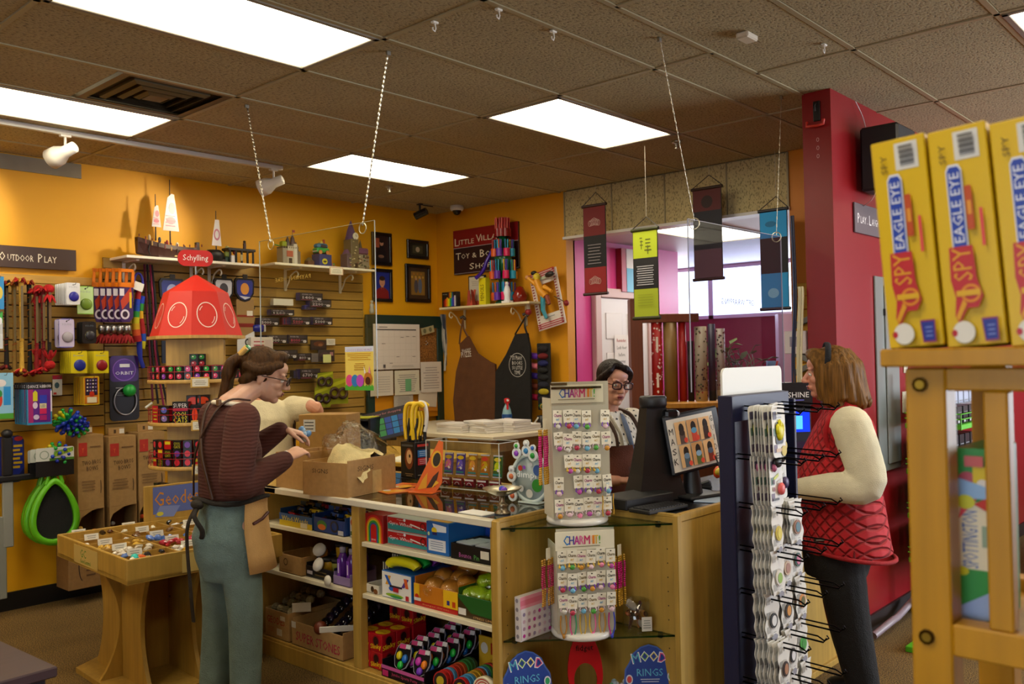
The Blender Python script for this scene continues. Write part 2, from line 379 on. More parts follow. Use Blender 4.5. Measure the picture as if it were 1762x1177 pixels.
for i,(a,b) in enumerate(LIGHTS): light(a,b,vw[i] if i<4 else 'ceiling light panel behind the front of the shop, number %s from it'%ORD[i-3],i)
for i,(a,b) in enumerate(LIGHTS2): light(a,b,'ceiling light panel cut off by the right edge, above the yellow toy boxes' if i==0 else 'ceiling light panel over the front of the shop, out of the picture, %s one'%ORD[i],i)
# air vent
t=thing('air_vent','square bronze ceiling air vent with nested louvres beside the light','vent',(VENT[0]+RH/2,VENT[1]+RH/2,ZC))
ob('backing',MB().box(-.29,-.29,.02,.29,.29,.03,'15130f'),PAPER,t)
for i,(s,z) in enumerate(((.293,.0),(.205,.004),(.14,.002),(.08,.0))):
    q=MB(); w=.022 if i else .04
    for k in range(4):
        q.at((0,0,0),(0,0,k*PI/2)); q.quad([(-s,-s,z),(s,-s,z),(s-w,-s+w,z+(.0 if i==0 else -.012)),(-s+w,-s+w,z+(.0 if i==0 else -.012))],'57482c'); q.quad([(-s,-s,z),(s,-s,z),(s,-s,z+.02),(-s,-s,z+.02)],'57482c')
        if i: q.quad([(-s+w,-s+w,z-.012),(s-w,-s+w,z-.012),(s-w*.4,-s+w*.4,z+.02),(-s+w*.4,-s+w*.4,z+.02)],'3a3020')
    if i==3: q.at().box(-.05,-.05,-.01,.05,.05,-.004,'57482c')
    ob('louvre' if i else 'frame',q,SATIN,t)
# track with two spot heads
tr=thing('light_track','white ceiling track running along the back wall beside the light panel','track',(2.42,5.56,ZC))
ob('rail',MB().box(-1.25,-.018,-.03,1.25,.018,0,'cfcac0',.003),SATIN,tr)
def head(x,aim,lab):
    t=thing('spotlight',lab,'spotlight',(x,5.56,ZC-.03),group='track spotlights')
    d=(Vector(aim)-Vector((x,5.56,ZC-.15))).normalized()
    ob('stem',MB().cyl((0,0,0),(0,0,-.09),.008,'cfcac0').box(-.03,-.016,-.012,.03,.016,0,'cfcac0'),SATIN,t)
    q=d.to_track_quat('-Z','Y').to_euler(); b=MB(); b.at((0,0,-.10),q)
    b.lathe([(.02,.075),(.034,.07),(.036,0),(.06,-.05),(.062,-.11),(.054,-.112),(.05,-.06),(0,-.055)],'d9d5ca',n=20); ob('shade',b,SATIN,t)
    ob('bulb',MB().at((0,0,-.10),q).ell((0,0,-.085),(.04,.04,.02),'ffe6b0'),mat('emit',.5,e=20),t)
    l=bpy.data.lights.new('spot_lamp','SPOT'); l.energy=SPOT_W; l.color=(1,.83,.55); l.spot_size=R(75); l.spot_blend=.8; l.shadow_soft_size=.03
    o=bpy.data.objects.new('spot_lamp',l); COL.objects.link(o); o.parent=t; o.location=Vector((0,0,-.10))+d*.118; o.rotation_euler=d.to_track_quat('-Z','Y').to_euler()
SPOT_W=34
head(2.16,(1.7,6.43,2.5),'white track spotlight on the left, aimed at the wall above the outdoor play sign')
head(3.60,(2.9,6.43,2.45),'white track spotlight on the right, hanging over the shelf with the ships')
struct('trim_1',MB().frame((2.02,YA-.001,2.955),(1,0,0),(0,0,1)).box(-1,-.045,0,.58,.055,.012,'8d8572'),mat('wood',.6,g=(3,40,3)))
# things on the ceiling
for (x,y,lab) in ((4.72,5.61,'small fire sprinkler under the ceiling beyond the far light panel'),(5.14,3.15,'small fire sprinkler under the ceiling at the right end of the light panel')):
    t=thing('fire_sprinkler',lab,'sprinkler',(x,y,ZC)); ob('plate',MB().lathe([(.0,0),(.035,0),(.03,-.012),(.012,-.014)],'b0aca0',n=16),METAL,t)
    ob('head',MB().cyl((0,0,-.012),(0,0,-.045),.008,'b0aca0').lathe([(.016,-.045),(.016,-.05)],'b0aca0',n=10).tube([(.012,0,-.015),(.016,0,-.03),(.006,0,-.045)],.002,'b0aca0',5).tube([(-.012,0,-.015),(-.016,0,-.03),(-.006,0,-.045)],.002,'b0aca0',5),METAL,t)
t=thing('dome_camera','white dome security camera on the ceiling above the shop sign','camera',(5.80,5.93,ZC))
ob('base',MB().lathe([(0,0),(.062,0),(.064,-.03),(.055,-.045),(0,-.045)],'d8d4c8',n=20),SATIN,t); ob('dome',MB().ell((0,0,-.045),(.042,.042,.042),'0b0b0d',16,10),GLOSS,t)
p=onZ(716,352,ZC); t=thing('bullet_camera','black security camera on a ceiling bracket in the back corner','camera',(p.x,p.y-.05,ZC))
ob('bracket',MB().lathe([(.03,0),(.03,-.012),(.0,-.012)],'121212',n=12).cyl((0,0,0),(0,0,-.07),.01,'121212').box(.0,-.004,-.012,.16,.004,-.004,'121212'),SATIN,t)
ob('body',MB().at((0,0,-.095),(R(70),0,R(25))).cyl((0,0,-.05),(0,0,.07),.035,'141414',16).cyl((0,0,.07),(0,0,.075),.026,'2c2c30',16),GLOSS,t)
for x,y,l in ((748,36,'nearest the large light panel'),(858,14,'at the top edge'),(952,52,'above the middle light panel'),(1418,75,'above the red pillar')):
    p=onZ(x,y,ZC); t=thing('ceiling_hook','small clear plastic ceiling hook %s'%l,'hook',(p.x,p.y,ZC)); ob('clip',MB().box(-.016,-.01,-.012,.016,.01,-.002,'e8e4d8',.003).tube([(0,0,-.01),(.006,0,-.03),(0,0,-.045),(-.012,0,-.04),(-.012,0,-.03)],.003,'e8e4d8',6),GLOSS,t)
p=onZ(1285,58,ZC); one('ceiling_sensor',MB().box(-.05,-.03,-.03,.05,.03,-.002,'cfc5b0',.006),SATIN,'small pale plastic box fixed to the ceiling tiles near the red pillar','sensor',loc=(p.x,p.y,ZC))
# slatwall panels on the yellow wall: each plank a piece
SW=mat('wood',.5,g=(2,30,30))
def slatwall(name,label,x0,x1,z0,z1,trim):
    t=thing(name,label,'wall panel',(x0,YA,z0)); n=int((z1-z0)/.0762); w=x1-x0; h=(z1-z0)/n; me=None
    ob('backing',MB().box(0,-.008,0,w,-.001,z1-z0,'3a2508'),PAPER,t)
    for i in range(n):
        if me is None: o=ob('slat',MB().box(0,-.022,.004,w,-.006,h-.004,'a58238',.002),SW,t); me=o.data
        else: o=ob('slat',me,None,t)
        o.location=(0,0,i*h)
    if trim: ob('top_trim',MB().box(0,-.026,z1-z0-.002,w,-.001,z1-z0+.055,'c79b45',.003),SW,t)
    return t
slatwall('slatwall','shorter wood slatwall panel holding the outdoor toys, under the dark sign',.6,2.735,1.165,2.16,True)
slatwall('slatwall','wide wood slatwall panel behind the red roofed tower and battery packs',2.742,5.065,1.02,2.366,False)
# sign on the left
def board_sign(name,label,cat,o,right,upv,w,h,col,lettering,th=.015):
    t=thing(name,label,cat,o); b=MB().frame((0,0,0),right,upv); b.box(-w/2,-h/2,0,w/2,h/2,th,col,.002); ob('board',b,SATIN,t)
    l=MB().frame(Vector(right).normalized().cross(Vector(upv).normalized())*th,right,upv)
    for a in lettering: l.txt(*a)
    ob('lettering',l,PAPER,t); return t
p0=onY(0,452,YA-.03); p1=onY(130,450,YA-.03)
board_sign('wall_sign','dark brown outdoor play sign standing above the shorter slatwall','sign',(p1.x-.33,YA-.028,p1.z+.005),(1,0,0),(0,0,1),.66,.145,'3a2214',
 [('O', -0.14, 0.0, 0.036, 0.057, 'e6ddc8'), ('UTDOOR', -0.028, -0.006, 0.16, 0.0423, 'e6ddc8'), ('P', 0.0944, 0.0, 0.028, 0.057, 'e6ddc8'), ('LAY', 0.16, -0.006, 0.08, 0.0423, 'e6ddc8')])

struct('wall_east',MB().box(12.3,-3,0,12.4,2.1,3.2,'8a3a3a').box(9.5,2.0,0,12.4,2.09,3.2,'8a3a3a'),W)
light(6.16,3.52,'bright ceiling light panel in the back room behind the hanging banners',9)
bpy.data.objects[[o.name for o in COL.objects if o.name.startswith('ceiling_light')][-1]].location.z=2.618
# ================================================================ the L shaped shop counter
CT=.905; FX=2.70; MP=MAPLE
t=thing('display_counter','long maple display counter with open shelves and a glass top','counter',(FX,2.58,0))
def P(name,mb,m=WOOD,**k): return ob(name,mb,m,t,**k)
P('plinth',MB().box(.02,.0,0,.84,2.0,.075,MAPLE2,.003)); P('bottom_shelf',MB().box(0,.0,.075,.84,2.0,.10,MP,.003))
P('kick_panel',MB().box(-.005,0,.0,.015,2.0,.085,MP,.002))
for y0,y1 in ((.0,.02),(.90,.96),(1.80,1.83),(1.99,2.02)): P('upright',MB().box(0 if y0!=.90 else 0,y0,.0 if y0!=.9 else .1,(.84 if y0!=.90 else .045),y1,.885,MP,.002))
P('back_panel',MB().box(.60,0,.1,.62,2.0,.88,'7a5a26',.001))
for z in (.465,.715):
    for y0,y1 in ((.022,.898),(.962,1.797)):
        P('shelf',MB().box(.012,y0,z-.022,.598,y1,z,'d9cfb0',.002),SATIN)
P('end_panel',MB().box(.0,1.835,.10,.84,1.985,.885,MP,.002))
P('front_rail',MB().box(-.015,.0,.888,.03,2.02,.918,'cdc7b4',.003),SATIN,label='pale metal front rail')
P('back_rail',MB().box(.80,.0,.885,.84,2.02,.918,MAPLE2,.003)); P('top_divider',MB().box(.03,.92,.888,.8,.945,.905,MP))
g=MB().box(.03,.0,.906,.80,1.60,.916,'dfe8e0'); P('glass_top',g,mat('clear',.02,add=.10),label='dark reflective glass top')
P('solid_top',MB().box(-.015,1.60,.885,.84,2.02,.918,MP,.003))
# corner unit with glass shelves
NX,NY=3.245,2.03
t=thing('corner_display','maple corner unit with two triangular glass shelves joining the counters','display unit',(2.70,2.03,0))
P('side_panel',MB().box(0,.535,.0,.545,.549,.905,MP,.002)); P('side_panel',MB().box(.545,0,.0,.565,.549,.905,MP,.002))
P('post',MB().box(-.012,.52,0,.012,.55,.918,MP,.003)); P('post',MB().box(.53,-.012,0,.567,.014,.918,MP,.003))
P('top_trim',MB().box(.0,.534,.905,.565,.556,.920,MP,.002)); P('top_trim',MB().box(.545,0,.905,.567,.556,.920,MP,.002))
tri=[(.012,.53),(.54,.0),(.54,.53)]
P('base_board',MB().prism([(.0,.53),(.54,.0),(.54,.53)],.0,.09,MP))
for z in (.875,.405): P('glass_shelf',MB().prism([(.03,.532),(.543,.02),(.543,.532)],z,z+.008,'eaf6ee','3f8a68'),mat('clear',.03,add=.05),label='green edged glass shelf')
pins=MB(); 
for z in (.35,.47,.53,.59,.65,.71,.77): pins.at().cyl((.06,.5345,z),(.06,.536,z),.003,'2a1a08',6).cyl((.5455,.05,z),(.544,.05,z),.003,'2a1a08',6)
P('peg_hole',pins,PAPER,kind='stuff')
for z in (.872,.402):
    for q in ((.09,.525,z),(.535,.09,z)): P('shelf_clip',MB().box(q[0]-.008,q[1]-.012,z-.012,q[0]+.008,q[1]+.008,z+.013,'4a5a48',.002),METAL)
# second leg of the L
t=thing('checkout_counter','maple checkout counter with a black top running behind the navy rack','counter',(3.27,2.03,0))
P('front_panel',MB().box(0,0,.0,1.42,.02,.885,MP,.002)); P('end_panel',MB().box(1.40,0.02,0,1.42,.515,.885,MP,.002)); P('back_panel',MB().box(.29,.50,0,1.40,.515,.885,MP,.002)); P('top',MB().box(-.0,.022,.887,1.43,.53,.912,'0d0d10',.003),GLOSS)
P('top_edge',MB().box(-.0,-.006,.887,1.43,.02,.920,MP,.002))
# ================================================================ goods on the counter's shelves (local front faces -y)
FACE=-PI/2
def fr(mb,w,d,h): return mb.frame((-w/2,-d/2-.0006,0),(1,0,0),(0,0,1))
def fr_side(mb,w,d,h,sx=1): return mb.frame((w/2+.0006,-d/2,0),(0,1,0),(0,0,1)) if sx>0 else mb.frame((-w/2-.0006,d/2,0),(0,-1,0),(0,0,1))
def fr_top(mb,w,d,h): return mb.frame((-w/2,-d/2,h+.0006),(1,0,0),(0,1,0))
def carton(name,label,cat,loc,w,d,h,col,deco=None,rz=FACE,group=None,m=None,top=None,side=None,b=.002):
    mb=MB().box(-w/2,-d/2,0,w/2,d/2,h,col,b)
    if deco: fr(mb,w,d,h); deco(mb,w,h)
    if top: fr_top(mb,w,d,h); top(mb,w,d)
    if side:
        for s in (1,-1): fr_side(mb,w,d,h,s); side(mb,d,h)
    return one(name,mb,m or PRINT,label,cat,group,loc,(0,0,rz))
def tray(name,label,cat,loc,w,d,h,col,deco=None,rz=FACE,group=None,hb=None,inn=None,m=None,th=.004):
    inn=inn or col; hb=hb or h; mb=MB()
    mb.box(-w/2,-d/2,0,w/2,d/2,th,inn).box(-w/2,-d/2,0,w/2,-d/2+th,h,col,.001).box(-w/2,d/2-th,0,w/2,d/2,hb,col,.001)
    for s in (-1,1): mb.box(s*w/2-(th if s>0 else 0),-d/2+th,th,s*w/2+(0 if s>0 else th),d/2-th,(h+hb)/2,col,.001)
    if deco: fr(mb,w,d,h); deco(mb,w,h)
    return one(name,mb,m or PRINT,label,cat,group,loc,(0,0,rz))
Z1,Z2,Z3=.716,.466,.101
rn=random.Random(3)
# --- right bay, upper shelf
def arch(mb,w,h):
    for r,c in ((.5,'c81a22'),(.42,'e08020'),(.36,'d8c020'),(.30,'2f9a3c'),(.22,'20509a'),(.16,'c01818')): mb.poly([(w/2-r*w,0)]+[(w/2+r*w*math.cos(a),h*.5+r*h*.95*math.sin(a)) for a in [PI*(1-i/12) for i in range(13)]]+[(w/2+r*w,0)],c)
    mb.txt('BOOK',w/2,h*.10,w*.22,h*.06,'f0f0f0')
carton('toy_box','red box with a printed rainbow arch on the upper right shelf','box',(2.79,3.415,Z1),.135,.10,.135,'9c1a1c',arch)
carton('toy_box','dark toy box behind the rainbow arch box','box',(2.96,3.44,Z1),.15,.14,.12,'23262e')
def gyro(mb,w,h):
    mb.rect(.004,.004,w-.008,h-.008,'b8151c').poly([(w*.02,h*.1),(w*.98,h*.1),(w*.98,h*.34),(w*.02,h*.52)],'2c8a8c')
    mb.txt('Gyro Wheel',w*.34,h*.52,w*.58,h*.30,'e9f0ee').txt('Magnetic',w*.36,h*.82,w*.2,h*.1,'f0d0c0').oval(w*.45,h*.86,w*.03,h*.1,'e8e8f0').poly([(w*.6,h*.7),(w*.95,h*.45),(w*.95,h*.36),(w*.58,h*.62)],'e6e0d8').oring(w*.9,h*.62,h*.28,h*.28,h*.08,'5a1012')
carton('toy_box','red spinning wheel toy box, lower of the two stacked','box',(2.80,3.185,Z1),.285,.10,.068,'c9c2c0',gyro,group='red spinning wheel boxes')
carton('toy_box','red spinning wheel toy box, upper of the two stacked','box',(2.80,3.185,Z1+.069),.285,.10,.068,'c9c2c0',gyro,group='red spinning wheel boxes')
def blu(mb,w,h):
    mb.rect(w*.1,h*.1,w*.78,h*.36,'dfe3ea').lines(w*.16,h*.14,w*.64,h*.28,4,'8c98b0').poly([(w*.3,h*.95),(w*.92,h*.9),(w*.92,h*.72),(w*.42,h*.7)],'e8eef4').oval(w*.38,h*.74,w*.12,h*.1,'e7c920').rect(w*.3,h*.6,w*.2,h*.09,'2a2a70').oval(w*.13,h*.62,w*.05,h*.06,'cfe0a0')
def blut(mb,w,d):
    for i in range(5): mb.rect(w*.06,d*(.04+i*.19),w*.86,d*.12,('e0a040','d8d8e8','d04a50')[i%3])
carton('toy_box','bright blue box with a yellow character sticker and a white label','box',(2.90,2.967,Z1),.145,.32,.145,'1464b4',blu,top=blut)
carton('toy_box','blue carton with orange flame print behind the black tray','box',(3.04,2.76,Z1),.26,.14,.14,'1c3a94',lambda mb,w,h:(mb.poly([(w*.1,h*.2)]+[(w*(.1+.8*i/10),h*(.35+.4*(i%2)+.1*math.sin(i))) for i in range(11)]+[(w*.9,h*.2)],'b06a1c'),mb.poly([(w*.2,h*.2)]+[(w*(.2+.6*i/8),h*(.3+.25*(i%2))) for i in range(9)]+[(w*.8,h*.2)],'d8a030')))
tray('display_tray','black tray with pink lettering full of flat packs on the upper shelf','tray',(2.83,2.75,Z1),.25,.19,.068,'101014',lambda mb,w,h:(mb.txt('Bounce',w*.36,h*.32,w*.3,h*.3,'b05a9a'),mb.txt('Pin',w*.64,h*.3,w*.12,h*.3,'5aa050'),mb.rect(w*.74,h*.3,w*.2,h*.5,'d8d4c0')),inn='18181c')
for i in range(6):
    carton('flat_pack','flat silver pack lying %s from the front in the black tray'%ORD[i//2+1] + (' on the left' if i%2==0 else ' on the right'),'pack',(2.775+.055*(i//2),2.81-.12*(i%2),Z1+.062-.004*(i//2)),.105,.05,.008,'b8bcc4',None,rz=FACE+.06*(i-3))
# --- right bay, middle shelf
tray('display_tray','low white and brown tray of small dog toys on the middle shelf','tray',(2.80,3.44,Z2),.10,.12,.042,'d8d2c0',lambda mb,w,h:(mb.oval(w*.55,h*.5,w*.12,h*.35,'3a2412'),mb.oval(w*.8,h*.3,w*.16,h*.3,'7a4a20')))
for i in range(3): carton('pop_stick','striped black and cream pop stick box, %s from the front of the row'%ORD[i+1],'box',(2.86+.06*i,3.40,Z2+.045+.03*i),.15,.045,.09,'2c2a28',lambda mb,w,h:[mb.rect(w*(.03+.12*k),h*.05,w*.06,h*.9,'d8d2b8') for k in range(8)])
def noo(mb,w,h):
    mb.rect(.003,.003,w-.006,h-.006,'e9e6de')
    for x,c,a in ((.18,'e0a020',.3),(.3,'2c60b8',-.5),(.72,'5a3a8a',.5),(.86,'d8622c',-.2)): mb.poly([(w*(x-.05),h*.5),(w*(x+.05),h*.5),(w*(x+.05+a*.3),h*.85),(w*(x-.05+a*.3),h*.85)],c)
    mb.oval(w*.35,h*.38,w*.1,h*.09,'2c60b8').rect(w*.28,h*.44,w*.42,h*.07,'2a2030').rect(w*.4,h*.28,w*.18,h*.16,'b0202a').oval(w*.45,h*.14,w*.3,h*.07,'8ab020').oval(w*.5,h*.10,w*.2,h*.05,'2c8a4a').rect(w*.82,h*.05,w*.1,h*.18,'b0202a')
carton('toy_box','white box printed with coloured arms holding foam noodles on the middle shelf','box',(2.87,3.255,Z2),.215,.26,.125,'1d63b4',noo)
for i,(c,n) in enumerate((('e6dc10','yellow'),('16a83a','green'),('7a2a8a','purple'),('1a3aa8','blue'))):
    one('foam_noodle',MB().tube([(.09*math.cos(a),0,.02+.022*math.sin(a*1.0)) for a in [PI*k/8 for k in range(9)]],.024,c,10),SATIN,'%s foam noodle lying on the white box on the middle shelf'%n,'noodle','foam noodles',loc=(2.785+.062*i,3.255,Z2+.128),rot=(0,0,FACE+.1))
def burg(mb,w,h):
    mb.rect(0,0,w,h*.22,'b01c18').txt('Burger Stress',w*.5,h*.11,w*.6,h*.08,'d8a060').rect(0,h*.22,w*.13,h*.78,'e6b420').rect(w*.68,h*.22,w*.32,h*.78,'e8b81c').oval(w*.07,h*.4,w*.05,h*.14,'c03018').rect(w*.76,h*.35,w*.06,h*.2,'34307a').rect(w*.88,h*.3,w*.07,h*.25,'c04018').rect(w*.01,h*.23,w*.16,h*.14,'d8d4cc')
tray('display_tray','yellow and red tray of burger toys on the middle shelf','tray',(2.87,2.985,Z2),.29,.26,.10,'c8781c',burg,hb=.16,inn='7a4a18')
for i,(y,x,z) in enumerate(((3.05,2.80,.05),(2.95,2.81,.052),(3.07,2.88,.075),(2.97,2.89,.078),(2.90,2.86,.07),(2.99,2.96,.11))):
    m=MB().lathe([(.0,.0),(.040,.004),(.046,.014),(.04,.022),(.0,.022)],'b8701c',n=16).lathe([(.047,.021),(.05,.027),(.046,.032)],'4a2410',n=16).lathe([(.048,.032),(.05,.045),(.038,.066),(.0,.075)],'c98a34',n=16)
    tt=thing('burger_toy','wrapped squeeze burger toy, %s in the yellow tray counted from its left front'%ORD[i+1],'toy',(x,y,Z2+z),group='burger toys',rot=(R(14),R(-22),0)); ob('burger',m,SATIN,tt); ob('wrapper',MB().ell((0,0,.038),(.06,.058,.05),'fdfbf5',12,8),FILM,tt)
tray('display_tray','dark green tray of wrapped lime green toys at the right end of the middle shelf','tray',(2.87,2.725,Z2),.235,.26,.095,'1f5a22',lambda mb,w,h:(mb.poly([(0,0),(0,h*.9),(w*.35,h*.25),(w,h*.2),(w,0)],'3a2a14'),mb.rect(w*.02,h*.1,w*.2,h*.3,'d8d4cc'),mb.txt('STRESS LIME',w*.66,h*.10,w*.5,h*.1,'c89a60')),inn='2c5a1c',hb=.15)
for i,(y,x,z,a) in enumerate(((2.79,2.80,.075,.2),(2.68,2.80,.08,-.3),(2.77,2.89,.11,.5),(2.67,2.90,.115,-.2),(2.73,2.84,.135,.0))):
    tt=thing('lime_toy','wrapped lime green squeeze toy, %s in the dark green tray from its left front'%ORD[i+1],'toy',(x,y,Z2+z),rz=a,group='lime green toys'); ob('toy',MB().tube(smooth_path([(-.02,.06,0),(.02,.03,.012),(0,-.03,.02),(-.02,-.065,0)],4),[.012]+[.03]*11+[.014],'a4c81a',12),SATIN,tt); ob('wrapper',MB().ell((0,0,.006),(.055,.085,.045),'fafdf0',12,8),FILM,tt)
# --- right bay, bottom shelf
def slk(mb,w,h):
    mb.oval(w*.5,h*.6,w*.22,h*.26,'2a0c10').oring(w*.5,h*.6,w*.3,h*.33,w*.05,'8a1020').txt('*Slinky',w*.5,h*.26,w*.9,h*.36,'f0d01e',rot=.12)
def slt(mb,w,d): mb.oval(w*.5,d*.5,w*.46,d*.40,'e0b81c').txt('Slinky',w*.5,d*.5,w*.6,d*.25,'8a1014')
k=0
for zi in range(2):
    for xi in range(2):
        for yi in range(2):
            carton('coil_toy_box','red coil spring toy box on the bottom shelf, %s layer, %s row, %s'%(('lower','upper')[zi],('front','back')[xi],('left','right')[yi]),'box',(2.79+.093*xi,3.515-.092*yi,Z3+.001+.085*zi),.088,.088,.083,'b3101c',slk,top=slt,side=slk,group='red coil spring boxes')
for yi in range(2): carton('coil_toy_box','red coil spring toy box raised at the back of the stack, %s one'%('left','right')[yi],'box',(2.99,3.515-.092*yi,Z3+.171),.088,.088,.083,'b3101c',slk,top=slt,side=slk,group='red coil spring boxes')
for yi in range(2):
    for zi in range(2): carton('coil_toy_box','red coil spring toy box under the raised pair, %s %s'%(('lower','upper')[zi],('left','right')[yi]),'box',(2.99,3.515-.092*yi,Z3+.001+.085*zi),.088,.088,.083,'b3101c',group='red coil spring boxes')
tray('display_tray','low pink and black tray holding rows of teardrop egg packs','tray',(2.93,3.19,Z3),.30,.44,.055,'141018',lambda mb,w,h:(mb.rect(0,h*.7,w,h*.3,'c8589a'),mb.rect(w*.03,h*.1,w*.14,h*.5,'c02a6a'),mb.txt('Jumbo Sports Putty',w*.55,h*.4,w*.6,h*.35,'c8486a')),inn='2a1028',hb=.10)
epk=MB(); pts=[(.0,.0),(.035,.02),(.05,.06),(.045,.10),(.03,.125),(-.03,.125),(-.045,.10),(-.05,.06),(-.035,.02)]
PALS=[('d8c81c','1c6ac0','1eb83c'),('c83ab0','e8801c','7a3ac0'),('1c6ac0','d8c81c','c83ab0'),('e8801c','1eb83c','1c6ac0')]
def eggpack(pal):
    b=MB().frame((0,0,0),(1,0,0),(0,0,1)); b.prism(pts,-.006,0,'a8a4b0'); b.prism([(x*.93,.004+y*.95) for x,y in pts],-.005,.0012,'17141c'); b.lay=5
    b.rect(-.03,.102,.042,.02,'d84a86').rect(.008,.105,.028,.02,'e4e2e0')
    for (x,y),c in zip(((-.018,.07),(.02,.06),(.002,.028)),pal): b.M=b.M; b.ell((x,y,.004),(.017,.021,.011),c,10,6)
    return b
eme=[]
for i in range(7):
    for j in range(2):
        q=(i*2+j)%4
        if len(eme)<=q:
            o=ob('egg_pack',eggpack(PALS[q]),GLOSS); eme.append(o.data)
        else: o=ob('egg_pack',eme[q],None)
        o.location=(2.745+.055*i,3.255-.135*j-.02*(i%2),Z3+.028+.006*i); o.rotation_euler=(R(-24),0,FACE+.12)
        tag(o,'black teardrop pack of coloured putty eggs, %s from the front in the %s row'%(ORD[i+1],('left','right')[j]),'pack','teardrop egg packs')
def disc(col,r=.042,th=.018): return MB().frame((0,0,0),(1,0,0),(0,0,1)).cyl((0,0,-th/2),(0,0,th/2),r,col,20).cyl((0,0,th/2),(0,0,th/2+.002),r*.86,'241414',20).cyl((0,0,th/2+.002),(0,0,th/2+.004),r*.5,'b8a020',14)
dm={}
for j in range(2):
    for i in range(9):
        c=(('a8201c','b8201c','4a90b8','b8301c','b03a1c','b8501c','2c7a34','2a6a2c','24502a'),('b81c1c','3a88b4','4a90b8','b88a20','c09a20','b8501c','4a90b8','2c7a34','a8201c'))[j][i]
        if c not in dm: o=ob('wooden_disc',disc(c),SATIN); dm[c]=o.data
        else: o=ob('wooden_disc',dm[c],None)
        o.location=(2.74+.022*i,2.955-.125*j,Z3+.055+.002*i); o.rotation_euler=(R(-8),0,FACE+.15); tag(o,'coloured wooden spinning disc, %s in the %s row on the bottom shelf'%(ORD[i+1],('left','right')[j]),'disc','wooden discs in rows')
tray('display_tray','yellow tray holding two rows of wooden spinning discs','tray',(2.85,2.90,Z3),.29,.30,.035,'3a2a18',lambda mb,w,h:(mb.rect(w*.04,h*.15,w*.1,h*.7,'cfcabc'),mb.rect(w*.3,h*.1,w*.25,h*.8,'a87a20')),inn='5a4020')
carton('display_card','yellow cardboard header with red lettering behind the wooden discs','card',(3.01,2.885,Z3),.19,.012,.19,'d3a92c',lambda mb,w,h:(mb.oval(w*.2,h*.72,w*.12,h*.14,'e4e0d0'),mb.rect(w*.42,h*.6,w*.5,h*.28,'b82c1c'),mb.txt('YO-YO',w*.67,h*.74,w*.4,h*.16,'e8d040'),mb.lines(w*.4,h*.45,w*.5,h*.1,2,'a86a20')))
one('spring_ring',MB().frame((0,0,0),(1,0,0),(0,0,1)).cyl((0,0,-.006),(0,0,.006),.055,'5a2a14',24).lathe([(.028,.006),(.03,.011),(.04,.011),(.042,.006)],'8a4a20',n=24),SATIN,'round brown disc standing behind the rolled tape on the bottom shelf','disc',loc=(2.93,2.70,Z3+.09),rot=(0,0,FACE))
tp=thing('rolled_tape','red and white coiled tape roll standing at the right end of the bottom shelf','roll',(2.745,2.685,Z3+.067),rz=FACE)
b=MB().frame((0,0,0),(1,0,0),(0,0,1))
for r0,r1,c in ((.066,.058,'d8cfae'),(.058,.053,'c03a30'),(.053,.047,'e0d8c0'),(.047,.042,'c03a30'),(.042,.036,'e0d8c0')): b.lathe([(r1,-.014),(r0,-.014),(r0,.014),(r1,.014),(r1,-.014)],c,n=28)
ob('coil',b,SATIN,tp); ob('core',MB().frame((0,0,0),(1,0,0),(0,0,1)).cyl((0,0,-.012),(0,0,.012),.036,'8e8a84',24).cyl((0,0,.012),(0,0,.013),.008,'201c18',10),SATIN,tp)
# --- left bay, upper shelf
def wheel(mb,w,h): mb.rect(0,0,w,h*.45,'c8ae1c').rect(0,h*.45,w,h*.55,'24528c').txt('Wind-Weeds',w*.48,h*.62,w*.8,h*.4,'e2cf28').rect(w*.66,h*.06,w*.2,h*.4,'d8d2b4')
tray('display_tray','yellow and blue tray of packed toy cars at the left of the upper shelf','tray',(2.80,4.06,Z1),.30,.14,.065,'24528c',wheel,inn='1c2c3c',hb=.11)
tray('display_tray','dark blue tray with an orange badge in the middle of the upper left shelf','tray',(2.80,3.765,Z1),.26,.14,.075,'173a78',lambda mb,w,h:(mb.oval(w*.27,h*.5,w*.16,h*.34,'3a7a34'),mb.oval(w*.27,h*.38,w*.13,h*.2,'c8682c'),mb.oring(w*.68,h*.55,w*.13,h*.4,w*.04,'2a2c30'),mb.rect(w*.8,h*.05,w*.17,h*.3,'b8b8b8')),inn='10203a',hb=.11)
cm=[]
for i in range(12):
    c=('a01820','1c1c24','1a3a7a','c8ae1c','3a1c28','8a1420')[i%6]
    q=MB().box(-.04,-.02,0,.04,.02,.02,c,.004).box(-.025,-.017,.02,.02,.017,.034,'1a1c24',.005)
    for x in (-.026,.026): q.cyl((x,-.021,.004),(x,.021,.004),.010,'101010',8)
    o=one('toy_car',q,GLOSS,'small %s toy car in the %s tray, %s from its left front'%(('red','black','blue','yellow','maroon','dark red')[i%6],('yellow and blue','dark blue')[i//6],ORD[i%6+1]),'toy car','packed toy cars',loc=(2.765+.055*((i//2)%3),(4.13 if i<6 else 3.83)-.12*(i%2)-.01*((i//2)%3),Z1+.045+.022*((i//2)%3)),rot=(R(-18),0,FACE+rn.uniform(-.3,.3)))
carton('toy_card','white and red bear shaped card at the right end of the upper left shelf','card',(2.765,3.59,Z1),.07,.02,.10,'d8d2c0',lambda mb,w,h:(mb.oval(w*.5,h*.72,w*.4,h*.22,'b0241c'),mb.oval(w*.5,h*.7,w*.22,h*.14,'e8dcc8'),mb.rect(w*.1,h*.08,w*.8,h*.2,'3a5a2c')))
